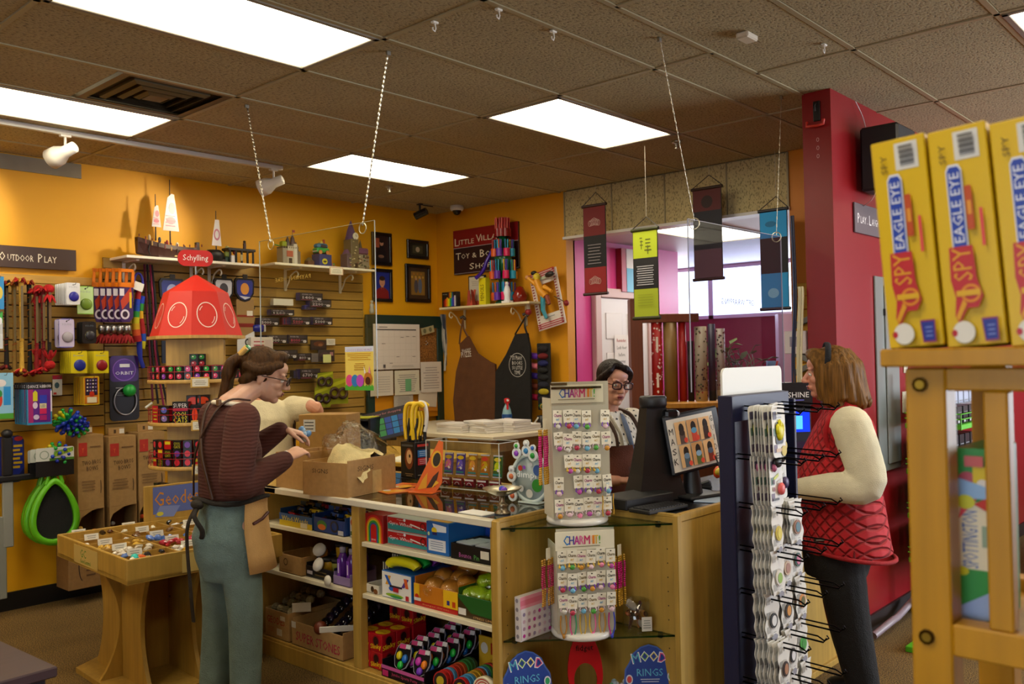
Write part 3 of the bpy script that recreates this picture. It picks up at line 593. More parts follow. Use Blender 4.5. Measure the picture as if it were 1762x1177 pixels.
# --- left bay, middle shelf
def cb(name,label,loc,w,d,h,deco,rz=FACE,hb=None): return tray(name,label,'box',loc,w,d,h,KR,deco,rz,hb=hb,inn='6a4f2c',m=KRAFT)
cb('cardboard_box','open cardboard box with a printed round mark on the middle left shelf',(2.82,4.10,Z2),.21,.20,.098,lambda mb,w,h:(mb.oring(w*.3,h*.6,w*.09,h*.2,w*.025,'5a4020'),mb.lines(w*.1,h*.1,w*.5,h*.12,2,'7a5a30')))
tray('display_tray','black tray with white inner and gold print, holding small jars','tray',(2.84,3.865,Z2),.24,.20,.06,'14131a',lambda mb,w,h:(mb.rect(w*.04,h*.3,w*.2,h*.3,'bdb6c0'),mb.lines(w*.3,h*.2,w*.5,h*.6,2,'6a5a38')),inn='d8d0c0',hb=.09)
for i,(y,x,z,rt_) in enumerate(((3.94,2.82,.03,0),(3.87,2.80,.03,0),(3.80,2.81,.03,0),(3.93,2.90,.035,0),(3.85,2.90,.035,0),(3.79,2.90,.035,0),(3.94,2.83,.105,.35),(3.83,2.86,.10,0))):
    jr=thing('sand_jar','small jar of %s in the black tray, %s one counted from the left front'%(('amber slime','gold slime','green slime')[i%3],ORD[i+1]),'jar',(x,y,Z2+z),group='jars in the black tray',rot=(R(20) if rt_ else 0,R(-55) if rt_ else 0,0))
    ob('jar',MB().lathe([(0,0),(.03,.0),(.034,.05),(.03,.062),(.0,.062)],('b8791c','c89a24','8a8a3c')[i%3],n=14),mat('paint',.15),jr); ob('lid',MB().lathe([(.034,.058),(.036,.058),(.036,.074),(0,.074)],'1b1a1c' if i not in (6,) else 'd8d8d4',n=14),SATIN,jr)
one('white_disc',MB().lathe([(0,0),(.036,0),(.036,.012),(.0,.012)],'e2ded6',n=18),SATIN,'loose white round jar lid leaning on the front of the black tray','lid',loc=(2.745,3.875,Z2+.075),rot=(0,R(-62),0))
one('price_disc',MB().lathe([(0,0),(.028,0),(.028,.004),(.0,.004)],'d8d2c0',n=14),SATIN,'round white price disc on the middle shelf edge by the purple bottles','price tag',loc=(2.704,3.745,Z2+.02),rot=(0,R(-80),0))
tray('display_tray','clear purple tray holding tall purple bottles on the middle left shelf','tray',(2.82,3.675,Z2),.135,.17,.045,'8f7aa6',None,inn='6a5a80',hb=.08,m=GLOSS)
for i in range(4):
    bt=thing('bubble_bottle','tall purple bubble bottle with a clear cap, %s of the four'%('front left','front right','rear left','rear right')[i],'bottle',(2.775+.075*(i//2),3.712-.075*(i%2),Z2+.006),group='purple bottles')
    ob('bottle',MB().lathe([(0,0),(.026,0),(.027,.12),(.016,.145),(.014,.15),(0,.15)],'5b2a86',n=16),mat('paint',.12),bt); ob('cap',MB().lathe([(.014,.15),(.016,.15),(.017,.178),(.0,.18)],'9a93a0',n=14),GLOSS,bt)
    q=MB().frame((-.0275,0,.03),(0,-1,0),(0,0,1)); q.rect(-.012,.0,.024,.09,'7a3ab0').rect(-.006,.02,.008,.05,'d8d0e0'); ob('printed_label',q,PAPER,bt)
# --- left bay, bottom
cb('geode_box','cardboard box of geode rocks marked GEODES in red on the bottom left',(2.88,4.22,Z3+.0),.225,.34,.15,lambda mb,w,h:(mb.txt('GEODES',w*.45,h*.64,w*.76,h*.24,'a8201c'),mb.rect(w*.65,h*.7,w*.2,h*.16,'d8ceb0'),mb.rect(w*.5,h*.14,w*.22,h*.24,'cfc6a6'),mb.lines(w*.1,h*.2,w*.3,h*.2,3,'b06a38')),hb=.155)
for i in range(16):
    g=MB().ell((0,0,0),(.026,.024,.023),('8a7f5e','9a8f68','7a6f50','a39872')[i%4],9,6); g.v=[(x*(1+rn.uniform(-.1,.1)),y*(1+rn.uniform(-.1,.1)),z*(1+rn.uniform(-.1,.1))) for x,y,z in g.v]
    one('geode',g,mat('cloth',.9,s=30,f=90,b=1.0),'round grey geode rock, %s row from the front, %s from the left'%(ORD[i//4+1],ORD[i%4+1]),'geode','geode rocks',loc=(2.755+.06*(i//4),4.295-.05*(i%4)-.01*(i//4%2),Z3+.148+.02*(i//4)))
def stones(mb,w,h): mb.txt('SUPER STONES',w*.52,h*.40,w*.86,h*.38,'9a1f34',rot=-.02).txt('SUPER STONES',w*.52,h*.41,w*.85,h*.36,'b02c44',rot=-.02).rect(w*.0,h*.72,w*.09,h*.26,'d8d2c4')
cb('stone_box','cardboard box marked SUPER STONES in red on the bottom left shelf',(2.90,3.86,Z3+.0),.44,.38,.125,stones,hb=.15)
one('price_card',MB().box(-.09,-.004,0,.09,.004,.03,'cfcabc',.002),PAPER,'white price strip across the top of the super stones box','price tag',loc=(2.74,3.72,Z3+.125),rot=(0,0,FACE+.9))
one('price_card',MB().box(-.05,-.003,0,.05,.003,.05,'cfc8b6',.002),PAPER,'white price card standing between the geodes box and the stones box','price tag',loc=(2.78,4.09,Z3+.15),rot=(0,0,FACE+.9))
for j in range(3):
    for i in range(7):
        one('shiny_stone',MB().ell((0,0,0),(.034,.034,.017),('161428','1a1618','241a30')[(i+j)%3],12,8),mat('paint',.06),'polished black stone, %s in the %s stack of the stones box'%(ORD[i+1],('left','middle','right')[j]),'stone','polished black stones',loc=(2.755+.034*i+.02*j,3.90-.09*j,Z3+.10+.021*i-.012*j),rot=(0,R(-62),0))
one('wooden_ball',MB().ell((0,0,0),.035,'6a2c14',16,12),SATIN,'round brown ball resting on the front rim of the stones box','ball',loc=(2.725,3.845,Z3+.125))
one('black_bag',MB().ell((0,0,0),(.10,.09,.13),'0c0b0d',14,10),mat('clear',.2,add=.5) if False else mat('cloth',.3,s=14,b=1.0),'black plastic bag heaped behind the polished stones','bag',loc=(3.12,3.80,Z3+.14))
one('net_bag',MB().ell((0,0,0),(.12,.10,.08),'7a3218',14,10),mat('cloth',.7,s=20,b=1.0),'orange brown net bag lying behind the geode rocks','bag',loc=(3.14,4.22,Z3+.21))
# ================================================================ people (local frame: faces +y, right hand +x)
def organic(name,mb,mt,col,parent,voxel=.006,smooth=4,label=None,weld=None):
    me=mb.mesh(name); o=bpy.data.objects.new(name,me); COL.objects.link(o)
    r=o.modifiers.new('r','REMESH'); r.mode='VOXEL'; r.voxel_size=voxel; r.use_smooth_shade=True
    s=o.modifiers.new('s','SMOOTH'); s.iterations=smooth; s.factor=.5
    dg=bpy.context.evaluated_depsgraph_get(); m2=bpy.data.meshes.new_from_object(o.evaluated_get(dg))
    bpy.data.objects.remove(o); bpy.data.meshes.remove(me); m2.name=name
    for a in list(m2.color_attributes): m2.color_attributes.remove(a)
    ca=m2.color_attributes.new('Col','FLOAT_COLOR','POINT'); ca.data.foreach_set('color',list(hx(col)+(1,))*len(m2.vertices))
    m2.materials.clear(); m2.materials.append(mt); m2.polygons.foreach_set('use_smooth',[True]*len(m2.polygons))
    return ob(name,m2,None,parent,label=label)
def limb(mb,pts,rs,n=14,k=4,flat=1):
    P=smooth_path(pts,k); out=[]
    for i in range(len(P)):
        t=i/k; a=min(int(t),len(rs)-1); b=min(a+1,len(rs)-1); out.append(rs[a]+(rs[b]-rs[a])*(t-a))
    mb.tube(P,out,'ffffff',n,flat=flat); mb.ell(P[0],out[0],'ffffff',12,8); mb.ell(P[-1],out[-1],'ffffff',12,8)
def torso(mb,rings,n=24):      # rings (z, cx, cy, rx, ry)
    X=Vector((1,0,0)); Y=Vector((0,1,0)); mb.loft([mb.ring(Vector((cx,cy,z)),X,Y,rx,ry,n) for z,cx,cy,rx,ry in rings],'ffffff')
def hand(mb,w,d,nrm,curl=.5,side=1,sc=1.0,spread=.07):
    w=Vector(w); d=Vector(d).normalized(); nn=Vector(nrm); nn=(nn-d*nn.dot(d)).normalized(); l=d.cross(nn)*side
    pe=w+d*.082*sc
    X,Y=l,nn
    mb.loft([mb.ring(w-d*.02*sc,X,Y,.024*sc,.019*sc,12),mb.ring(w+d*.02*sc,X,Y,.031*sc,.017*sc,12),mb.ring(w+d*.055*sc,X,Y,.041*sc,.015*sc,12),mb.ring(pe,X,Y,.039*sc,.012*sc,12),mb.ring(pe+d*.008*sc,X,Y,.034*sc,.009*sc,12)],'ffffff')
    for i,(off,ln) in enumerate(((.031,.066),(.0105,.077),(-.0105,.071),(-.031,.056))):
        p=pe+l*off*sc-d*.006*sc; a=-.1; pts=[p-d*.02*sc]; dd=d+l*(off*spread/.03)
        dd.normalize(); ca=0
        pts.append(p)
        for s,fr_ in enumerate((.46,.30,.24)):
            ca+=curl*(.55,.75,.5)[s]*(1+.12*i); v=dd*math.cos(ca)-nn*math.sin(ca); p=p+v*ln*fr_*sc; pts.append(p)
        mb.tube(pts,[.0088*sc,.0088*sc,.0082*sc,.0076*sc,.0062*sc],'ffffff',10); mb.ell(pts[-1],.0064*sc,'ffffff',8,6)
    b=w+d*.018*sc+l*.026*sc; v=(d*.72+l*.62-nn*.32).normalized(); p1=b+v*.036*sc; v2=(d*.95+l*.22-nn*.4).normalized(); p2=p1+v2*.03*sc; v3=(d*1-l*.05-nn*.5).normalized(); p3=p2+v3*.024*sc
    mb.tube([b-v*.01,b,p1,p2,p3],[.014*sc,.0135*sc,.0105*sc,.0092*sc,.007*sc],'ffffff',10); mb.ell(p3,.0072*sc,'ffffff',8,6)
def headmesh(mb,H):
    mb.M=H
    e=lambda c,r,rot=None: mb.ell(c,r,'ffffff',16,12,rot)
    e((0,-.018,.030),(.072,.092,.083)); e((0,.030,-.035),(.057,.058,.078)); e((0,.012,-.055),(.056,.06,.052)); e((0,.062,-.094),(.022,.021,.019))
    e((0,.052,.045),(.052,.036,.034))
    mb.tube([(0,.082,.012),(0,.096,-.010),(0,.110,-.030)],[.008,.0095,.0115],'ffffff',10); e((0,.108,-.031),(.0125,.012,.010))
    for s in (-1,1):
        e((s*.011,.098,-.035),(.009,.010,.007)); e((s*.028,.076,.022),(.021,.012,.0075)); e((s*.034,.058,-.026),(.024,.026,.022)); e((s*.030,.072,.0045),(.016,.012,.0085))
        e((s*.072,-.008,-.008),(.008,.017,.029),(R(-12),0,s*.25)); e((s*.077,-.016,.004),(.007,.014,.018),(R(-12),0,s*.35))
    e((0,.086,-.058),(.021,.011,.0055)); e((0,.084,-.069),(.018,.010,.006)); e((0,.078,-.063),(.03,.014,.016))
    mb.M=Matrix()
sq=lambda c: math.copysign(abs(c)**.62,c)
def face_parts(t,H,lip='9a5048',iris='3a2a1a',brow='4a3422',frames=None,fr_r=.0032):
    for s in (-1,1):
        o=ob('eye',MB().ell((0,0,0),.0118,'e6e0d8',12,8).ell((0,.0065,0),(.0062,.006,.0062),iris,10,6).ell((0,.0095,0),(.003,.0032,.003),'050505',8,5),mat('paint',.1),t); o.matrix_local=H@Matrix.Translation((s*.030,.0755,.0015))
        o=ob('eyelid',MB().ell((0,0,.004),(.0135,.0128,.0095),'b98a70',10,6),mat('skin',.5),t); o.matrix_local=H@Matrix.Translation((s*.030,.074,.0035))
        o=ob('eyebrow',MB().tube([(s*.014,.088,.019),(s*.03,.0875,.0245),(s*.046,.076,.020)],[.002,.0026,.0012],brow,6),mat('hair',.7),t); o.matrix_local=H
    o=ob('mouth',MB().ell((0,.0945,-.0578),(.020,.0048,.0042),lip,14,6).ell((0,.092,-.068),(.016,.0048,.005),lip,14,6).tube([(-.019,.0905,-.063),(0,.0985,-.0628),(.019,.0905,-.063)],.0012,'3a1412',5),mat('skin',.4),t); o.matrix_local=H
    if frames:
        b=MB()
        for s in (-1,1):
            b.tube([(s*.033+.0245*sq(math.cos(a)),.108-.25*abs(s*.033+.0245*sq(math.cos(a)))**1.4,.001+.0175*sq(math.sin(a))) for a in [2*PI*k/16 for k in range(16)]],fr_r,frames,6,True)
            b.tube([(s*.057,.100,.006),(s*.075,.06,.006),(s*.079,-.005,.002),(s*.077,-.025,-.012)],.0022,frames,6)
        b.tube([(-.010,.1075,.004),(0,.112,.008),(.010,.1075,.004)],.0022,frames,6)
        o=ob('glasses',b,GLOSS,t); o.matrix_local=H
        l=MB()
        for s in (-1,1): l.quad([(s*.033+.023*sq(math.cos(a)),.107-.25*abs(s*.033+.023*sq(math.cos(a)))**1.4,.001+.0165*sq(math.sin(a))) for a in [2*PI*k/14 for k in range(14)]],'f4f8fa')
        q=ob('lens',l,CLEAR,o)
def HM(loc,rx=0,ry=0,rz=0,sc=1): return Matrix.Translation(loc)@Euler((rx,ry,rz)).to_matrix().to_4x4()@Matrix.Scale(sc,4)
SKIN=mat('skin',.45)
def shoes(t,pts,col='1a1614'):
    for x,y in pts: ob('shoe',MB().tube(smooth_path([(x,y-.075,.045),(x,y-.02,.05),(x,y+.06,.042),(x,y+.15,.028)],3),[.036]*3+[.04]*3+[.04]*3+[.026],col,12,flat=.95).box(x-.04,y-.10,0,x+.04,y+.165,.014,'0a0a0a',.006),mat('paint',.6),t)
def shell(t,name,rings,a0,a1,th,mt,col,n=16,label=None,k=3):     # open wrap of cloth: rings (z,cx,cy,rx,ry)
    b=MB(); v=[]; 
    for off in (0,th):
        for z,cx,cy,rx,ry in rings:
            for i in range(n+1):
                a=R(a0+(a1-a0)*i/n); v.append((cx+(rx+off)*math.cos(a),cy+(ry+off)*math.sin(a),z))
    K=len(rings); W_=n+1; f=[]
    for o_ in (0,K*W_):
        for r in range(K-1):
            for i in range(n): f.append((o_+r*W_+i,o_+r*W_+i+1,o_+(r+1)*W_+i+1,o_+(r+1)*W_+i))
    for i in range(n):
        f.append((i,i+1,K*W_+i+1,K*W_+i)); q=(K-1)*W_; f.append((q+i,q+i+1,K*W_+q+i+1,K*W_+q+i))
    for r in range(K-1):
        for q in (0,n): f.append((r*W_+q,(r+1)*W_+q,K*W_+(r+1)*W_+q,K*W_+r*W_+q))
    b.add(v,f,col,True); return ob(name,b,mt,t,label=label)

# ---- shop worker sorting things into the cardboard box
W1=(2.18,3.70,0)
t=thing('person','person in brown sweater and tan apron sorting small bags into a cardboard box','person',W1,R(-95))
H1=HM((.005,.145,1.535),R(-17),R(3),R(-34),1.06)
body=MB(); headmesh(body,H1)
limb(body,[(0,-.03,1.40),(.0,.045,1.455),(.003,.12,1.50)],[.062,.052,.05])
torso(body,[(.84,0,-.04,.15,.115),(.95,0,-.03,.15,.11),(1.05,0,-.03,.12,.09),(1.2,0,-.03,.135,.10),(1.32,0,-.035,.15,.085),(1.39,0,-.035,.11,.065),(1.42,0,-.03,.06,.05)])
for x,pts in ((.085,[(.085,-.03,.86),(.085,.0,.47),(.085,-.02,.08)]),(-.085,[(-.085,-.05,.86),(-.085,-.045,.47),(-.085,-.09,.08)])): limb(body,pts,[.085,.056,.036])
RA=[(.165,-.05,1.345),(.225,-.11,1.065),(.15,.155,1.145)]; LA=[(-.165,-.03,1.345),(-.20,.05,1.10),(-.055,.245,1.265)]
limb(body,RA,[.045,.038,.026]); limb(body,LA,[.045,.038,.026])
hand(body,(.142,.178,1.153),(-.30,1,.38),(.45,-.35,.8),.55,-1)
hand(body,(-.045,.265,1.268),(.42,1,-.30),(.2,.35,.9),.6,1)
for x,y in ((.085,-.02),(-.085,-.09)): limb(body,[(x,y-.03,.05),(x,y+.06,.04),(x,y+.13,.03)],[.03,.033,.022])
organic('body',body,SKIN,'c89a80',t,.0042,3)
face_parts(t,H1,frames='2a1712',brow='3a281a')
hair=MB(); hair.M=H1
hair.ell((0,-.030,.040),(.083,.094,.086),'fff',18,12); hair.ell((0,-.035,.010),(.080,.082,.070),'fff',16,10)
hair.ell((0,.030,.088),(.060,.050,.032),'fff',14,8,(R(25),0,0))
for s in (-1,1):
    hair.tube(smooth_path([(s*.045,.062,.070),(s*.076,.02,.045),(s*.080,-.035,.020),(s*.055,-.095,.030)],4),[.016]*4+[.024]*4+[.026]*4+[.02],'fff',10)
    hair.tube(smooth_path([(s*.070,-.03,.02),(s*.072,-.06,-.02),(s*.05,-.09,-.05)],3),[.02,.02,.022,.024,.024,.022,.018],'fff',10)
for i in range(9):
    a=(i-4)/4; hair.tube(smooth_path([(a*.02,-.105,.062),(a*.045,-.15,.02),(a*.058,-.150,-.06),(a*.05+.005*(i%3),-.135-.01*(i%2),-.155-.02*(i%3))],4),[.024]*4+[.027]*4+[.02]*4+[.006],'fff',8)
hair.M=Matrix(); organic('hair',hair,mat('hair',.55),'40280f',t,.006,3)
o=ob('hair_clip',MB().box(-.010,-.012,-.045,.010,.012,.045,'4f8a58',.005).box(-.014,-.014,-.036,.014,.004,.036,'c8a25a',.004),GLOSS,t,label='green and tan claw clip'); o.matrix_local=H1@HM((.035,-.118,.070),R(-18),R(25),R(30))
sw=MB()
torso(sw,[(.985,0,-.03,.165,.135),(1.0,0,-.03,.172,.14),(1.08,0,-.035,.162,.135),(1.2,0,-.035,.168,.135),(1.31,0,-.04,.168,.11),(1.375,0,-.035,.125,.085),(1.415,0,-.025,.075,.068)])
for A,s in ((RA,1),(LA,-1)):
    a,b,c=[Vector(p) for p in A]; limb(sw,[a+Vector((s*.0,0,.0)),a.lerp(b,.5)+Vector((s*.012,-.01,0)),b,b.lerp(c,.5),c],[.078,.076,.070,.062,.044])
organic('sweater',sw,mat('knit',.9,w=20),'4c2218',t,.008,5,label='brown cable knit sweater')
cf=MB()
for A in (RA,LA):
    b,c=Vector(A[1]),Vector(A[2]); d=(c-b).normalized(); cf.tube([c-d*.02,c+d*.006,c+d*.012],[.040,.036,.032],'b9a68e',14)
ob('cuff',cf,CLOTH,t)
ob('collar',MB().tube(smooth_path([(.085*math.cos(a),-.028+.072*math.sin(a),1.408-.012*math.sin(a)) for a in [2*PI*k/12 for k in range(13)]],2),.011,'e6dac2',8),CLOTH,t,label='cream shirt collar showing above the sweater')
hb=MB(); c=Vector(RA[2]); hb.tube([c+Vector((.024*math.cos(a)*.9-.004,.004+.010*math.sin(a),.016+.024*math.sin(a))) for a in [2*PI*k/12 for k in range(12)]],.004,'e4e0da',6,True); ob('bracelet',hb,SATIN,t)
pt=MB(); torso(pt,[(.62,0,-.04,.12,.12),(.72,0,-.055,.155,.138),(.82,0,-.06,.168,.145),(.92,0,-.045,.155,.125),(1.02,0,-.035,.145,.115)])
for pts in ([(.085,-.045,.80),(.088,-.015,.47),(.088,-.02,.10)],[(-.085,-.06,.80),(-.085,-.055,.47),(-.085,-.09,.10)]): limb(pt,pts,[.102,.078,.066],k=5)
organic('trousers',pt,mat('cloth',.9,s=11,b=.9),'6a807c',t,.008,5,label='loose grey green trousers')
shoes(t,((.088,-.02),(-.085,-.09)))
APR=mat('cloth',.8,s=6,b=.5)
ap=[(.665,0,-.02,.200,.180),(.75,0,-.03,.196,.172),(.85,0,-.04,.190,.165),(.935,0,-.035,.180,.152),(.99,0,-.03,.178,.148)]
a_=shell(t,'apron',ap,-8,168,.004,APR,'caa266',label='tan canvas apron tied at the waist')
b=MB(); 
for i,k_ in ((0,0),): pass
X_=lambda a,z,rx,ry:( (rx)*math.cos(R(a)),-.035+(ry)*math.sin(R(a)),z)
b=MB(); b.tube([X_(4,.885,.197,.172),X_(22,.90,.196,.171),X_(40,.918,.193,.168)],.008,'4a1c1a',6,flat=.9); ob('pocket_trim',b,SATIN,a_)
b=MB(); b.tube([(.183*math.cos(a),-.033+.156*math.sin(a),.985+.01*math.sin(3*a)) for a in [2*PI*k/20 for k in range(20)]],.013,'1c150c',6,True,flat=.8)
b.ell((.03,-.205,.975),(.05,.022,.022),'1c150c').tube(smooth_path([(.02,-.20,.97),(.03,-.245,.90),(.0,-.24,.80),(.02,-.235,.60),(.01,-.22,.46)],4),.012,'241a0e',6,flat=.5).tube(smooth_path([(.04,-.20,.97),(.07,-.235,.93),(.09,-.21,.87),(.06,-.2,.83)],4),.011,'1c150c',6,flat=.6)
ob('waist_tie',b,CLOTH,a_,label='dark olive apron tie hanging behind')
b=MB(); 
for s in (-1,1): b.tube(smooth_path([(s*.075,.03,1.425),(s*.07,-.07,1.43),(s*.045,-.135,1.36),(-s*.03,-.182,1.2),(-s*.10,-.165,1.0)],5),.010,'3a1f12',6,flat=.5)
b.box(.035,-.115,1.405,.065,-.10,1.435,'6a4a30',.003)
ob('shoulder_strap',b,SATIN,a_,label='brown leather apron strap')
# ---- second worker bending behind
t=thing('person','person in a cream shirt bending behind the counter, mostly hidden by the worker','person',(3.05,4.84,0),R(-28))
H4=HM((-.05,.13,1.50),R(-25),0,R(30)); b=MB(); headmesh(b,H4); limb(b,[(0,.0,1.34),(-.02,.06,1.42),(-.04,.11,1.46)],[.06,.052,.05])
torso(b,[(.84,0,-.04,.15,.11),(1.0,0,-.02,.13,.10),(1.2,0,.0,.15,.11),(1.3,0,.01,.16,.09),(1.36,0,.01,.08,.06)])
for s in (-1,1): limb(b,[(s*.09,-.03,.86),(s*.09,.02,.46),(s*.09,-.02,.07)],[.085,.055,.036])
RA4=[(.17,.0,1.30),(.29,-.12,1.31),(.31,.09,1.20)]; LA4=[(-.17,.02,1.30),(-.22,.10,1.06),(-.05,.25,1.05)]
limb(b,RA4,[.05,.043,.03]); limb(b,LA4,[.045,.04,.028]); hand(b,(.312,.115,1.188),(-.1,1,-.75),(.5,.3,.8),.45,-1); hand(b,(-.04,.27,1.05),(.3,1,0),(0,0,1),.5,1)
for s in (-1,1): limb(b,[(s*.09,-.04,.05),(s*.09,.1,.03)],[.03,.025])
organic('body',b,SKIN,'c99072',t,.0048,3); face_parts(t,H4)
h=MB(); h.M=H4; h.ell((0,-.03,.038),(.082,.094,.085),'fff',16,10); h.ell((0,.02,.08),(.062,.06,.036),'fff',14,8); h.M=Matrix(); organic('hair',h,mat('hair',.6),'3a2616',t,.007,3)
s_=MB(); torso(s_,[(.98,0,-.03,.17,.14),(1.1,0,-.01,.165,.14),(1.25,0,.0,.17,.13),(1.32,0,.01,.14,.10),(1.365,0,.015,.085,.075)]); limb(s_,[RA4[0],Vector(RA4[0]).lerp(Vector(RA4[1]),.62)],[.085,.068]); limb(s_,[LA4[0],Vector(LA4[0]).lerp(Vector(LA4[1]),.6)],[.08,.07]); organic('shirt',s_,mat('cloth',.85,s=8,b=.5),'d8cba4',t,.008,4,label='plain cream short sleeved T-shirt')
p_=MB(); torso(p_,[(.68,0,-.05,.13,.12),(.85,0,-.05,.165,.14),(1.0,0,-.03,.15,.12)]); [limb(p_,[(s*.09,-.03,.82),(s*.09,.02,.46),(s*.09,-.02,.09)],[.10,.078,.062]) for s in (-1,1)]; organic('trousers',p_,CLOTH,'23262c',t,.010,4); shoes(t,((.09,-.02),(-.09,-.02)))
shell(t,'apron',[(.55,0,-.02,.20,.18),(.9,0,-.03,.185,.165),(1.05,0,-.01,.175,.15),(1.24,0,.0,.178,.145)],-20,200,.004,APR,'4a2a18',label='long brown canvas apron')
# ---- worker with glasses behind the checkout
t=thing('person','person in glasses and polka dot shirt with brown apron behind the checkout','person',(3.86,2.83,0),R(-4+180-8))
H2=HM((-.0,.055,1.452),R(-9),R(-3),R(-15)); b=MB(); headmesh(b,H2); limb(b,[(0,-.02,1.27),(0,.01,1.34),(0,.035,1.40)],[.066,.057,.055])
torso(b,[(.78,0,-.03,.17,.13),(.92,0,-.01,.16,.125),(1.08,0,.0,.165,.13),(1.2,0,-.01,.17,.10),(1.27,0,-.015,.12,.075),(1.31,0,-.01,.065,.055)])
for s in (-1,1): limb(b,[(s*.095,-.03,.80),(s*.09,.0,.44),(s*.09,-.02,.07)],[.095,.06,.038])
RA2=[(.185,-.01,1.225),(.235,.03,.98),(.12,.20,.96)]; LA2=[(-.185,-.01,1.225),(-.285,.10,1.02),(-.37,.26,1.08)]
limb(b,RA2,[.05,.042,.027]); limb(b,LA2,[.05,.042,.027]); hand(b,(.10,.22,.962),(-.5,1,.05),(0,.1,1),.5,-1); hand(b,(-.38,.28,1.085),(-.3,1,.3),(-.3,-.2,.9),.55,1)
for s in (-1,1): limb(b,[(s*.09,-.04,.05),(s*.09,.1,.03)],[.03,.025])
organic('body',b,SKIN,'c79078',t,.0042,3); face_parts(t,H2,lip='8a3a3c',frames='35100f',fr_r=.0042,brow='2a1a12')
h=MB(); h.M=H2; h.ell((0,-.030,.038),(.082,.094,.085),'fff',18,12); h.ell((0,-.05,-.02),(.07,.06,.07),'fff',14,10)
h.tube(smooth_path([(.03,.035,.104),(-.02,.068,.088),(-.065,.040,.055),(-.082,-.02,.0)],4),[.016]*4+[.022]*4+[.024]*4+[.018],'fff',10); h.tube(smooth_path([(.03,.035,.104),(.055,.058,.075),(.078,.02,.03),(.080,-.03,-.02)],4),[.014]*4+[.018]*4+[.022]*4+[.018],'fff',10)
h.ell((0,-.115,-.01),(.045,.04,.045),'fff',12,8); h.M=Matrix(); organic('hair',h,mat('hair',.4),'1c0f0a',t,.006,3)
s_=MB(); torso(s_,[(.88,0,-.01,.19,.15),(1.0,0,.0,.185,.155),(1.1,0,.005,.185,.155),(1.2,0,-.01,.18,.12),(1.265,0,-.015,.135,.09),(1.30,0,-.012,.09,.075)])
for A in (RA2,LA2): a,bb,c=[Vector(p) for p in A]; limb(s_,[a,bb,bb.lerp(c,.55)],[.085,.07,.052])
sh=organic('shirt',s_,mat('cloth',.85,s=8,b=.5),'d9d2c4',t,.008,4,label='white shirt with small black marks')
dots=MB(); V=sh.data.vertices; rr=random.Random(5); taken=[]
idx=list(range(len(V))); rr.shuffle(idx)
for i in idx:
    p=V[i].co
    if all((p-q).length>.030 for q in taken):
        taken.append(p.copy()); n_=V[i].normal; a=n_.orthogonal().normalized(); b2=n_.cross(a); th=rr.random()*6; a,b2=a*math.cos(th)+b2*math.sin(th),b2*math.cos(th)-a*math.sin(th); p=p+n_*.002
        dots.quad([p-a*.007-b2*.0035,p+a*.004-b2*.006,p+a*.007+b2*.003,p-a*.003+b2*.006],'16161c')
    if len(taken)>900: break
ob('printed_mark',dots,PAPER,sh,kind='stuff')
ap2=shell(t,'apron',[(.50,0,.0,.22,.20),(.80,0,-.02,.21,.185),(.95,0,-.005,.205,.172),(1.05,0,.005,.203,.172),(1.13,0,.0,.195,.162)],-5,185,.004,APR,'6a3010',label='brown canvas apron with a stitched chest pocket')
b=MB(); yk=lambda x,z:.005+.183*math.sqrt(max(0,1-(x/.215)**2))-.005
fr_pts=[(-.075,.0,.0),(.03,0,0),(.03,0,.10),(-.075,0,.10)]
b.tube([(x-.03,yk(x-.03,0)-.004,.94+z) for x,_,z in fr_pts],.003,'3f1a08',5,True); b.frame((.052,yk(0,0)+.003,.985),(-1,0,0),(0,0,1)); b.lay=3; b.txt('little',.055,.025,.06,.022,'3f1a08').txt('village',.055,-.005,.07,.024,'3f1a08'); ob('pocket',b,SATIN,ap2)
b=MB()
for s in (-1,1): b.tube(smooth_path([(s*.08,.165,1.125),(s*.085,.15,1.20),(s*.09,.07,1.285),(s*.07,-.05,1.31)],5),.013,'3a2014',6,flat=.5)
ob('shoulder_strap',b,SATIN,ap2,label='dark leather apron straps')
ob('inner_top',MB().tube(smooth_path([(-.03,.155,1.10),(-.028,.13,1.19),(-.04,.065,1.28)],4),[.018]*8+[.012],'6a7a9a',8,flat=.4).tube(smooth_path([(.03,.155,1.10),(.028,.13,1.19),(.04,.065,1.28)],4),[.012]*8+[.01],'d8d2c4',8,flat=.5),CLOTH,sh,label='blue striped inner collar')
p_=MB(); torso(p_,[(.62,0,-.03,.15,.13),(.80,0,-.03,.185,.155),(.92,0,-.01,.175,.14)]); [limb(p_,[(s*.09,-.03,.78),(s*.09,.0,.44),(s*.09,-.02,.09)],[.11,.085,.07]) for s in (-1,1)]; organic('trousers',p_,CLOTH,'1a1c24',t,.010,4); shoes(t,((.09,-.02),(-.09,-.02)))
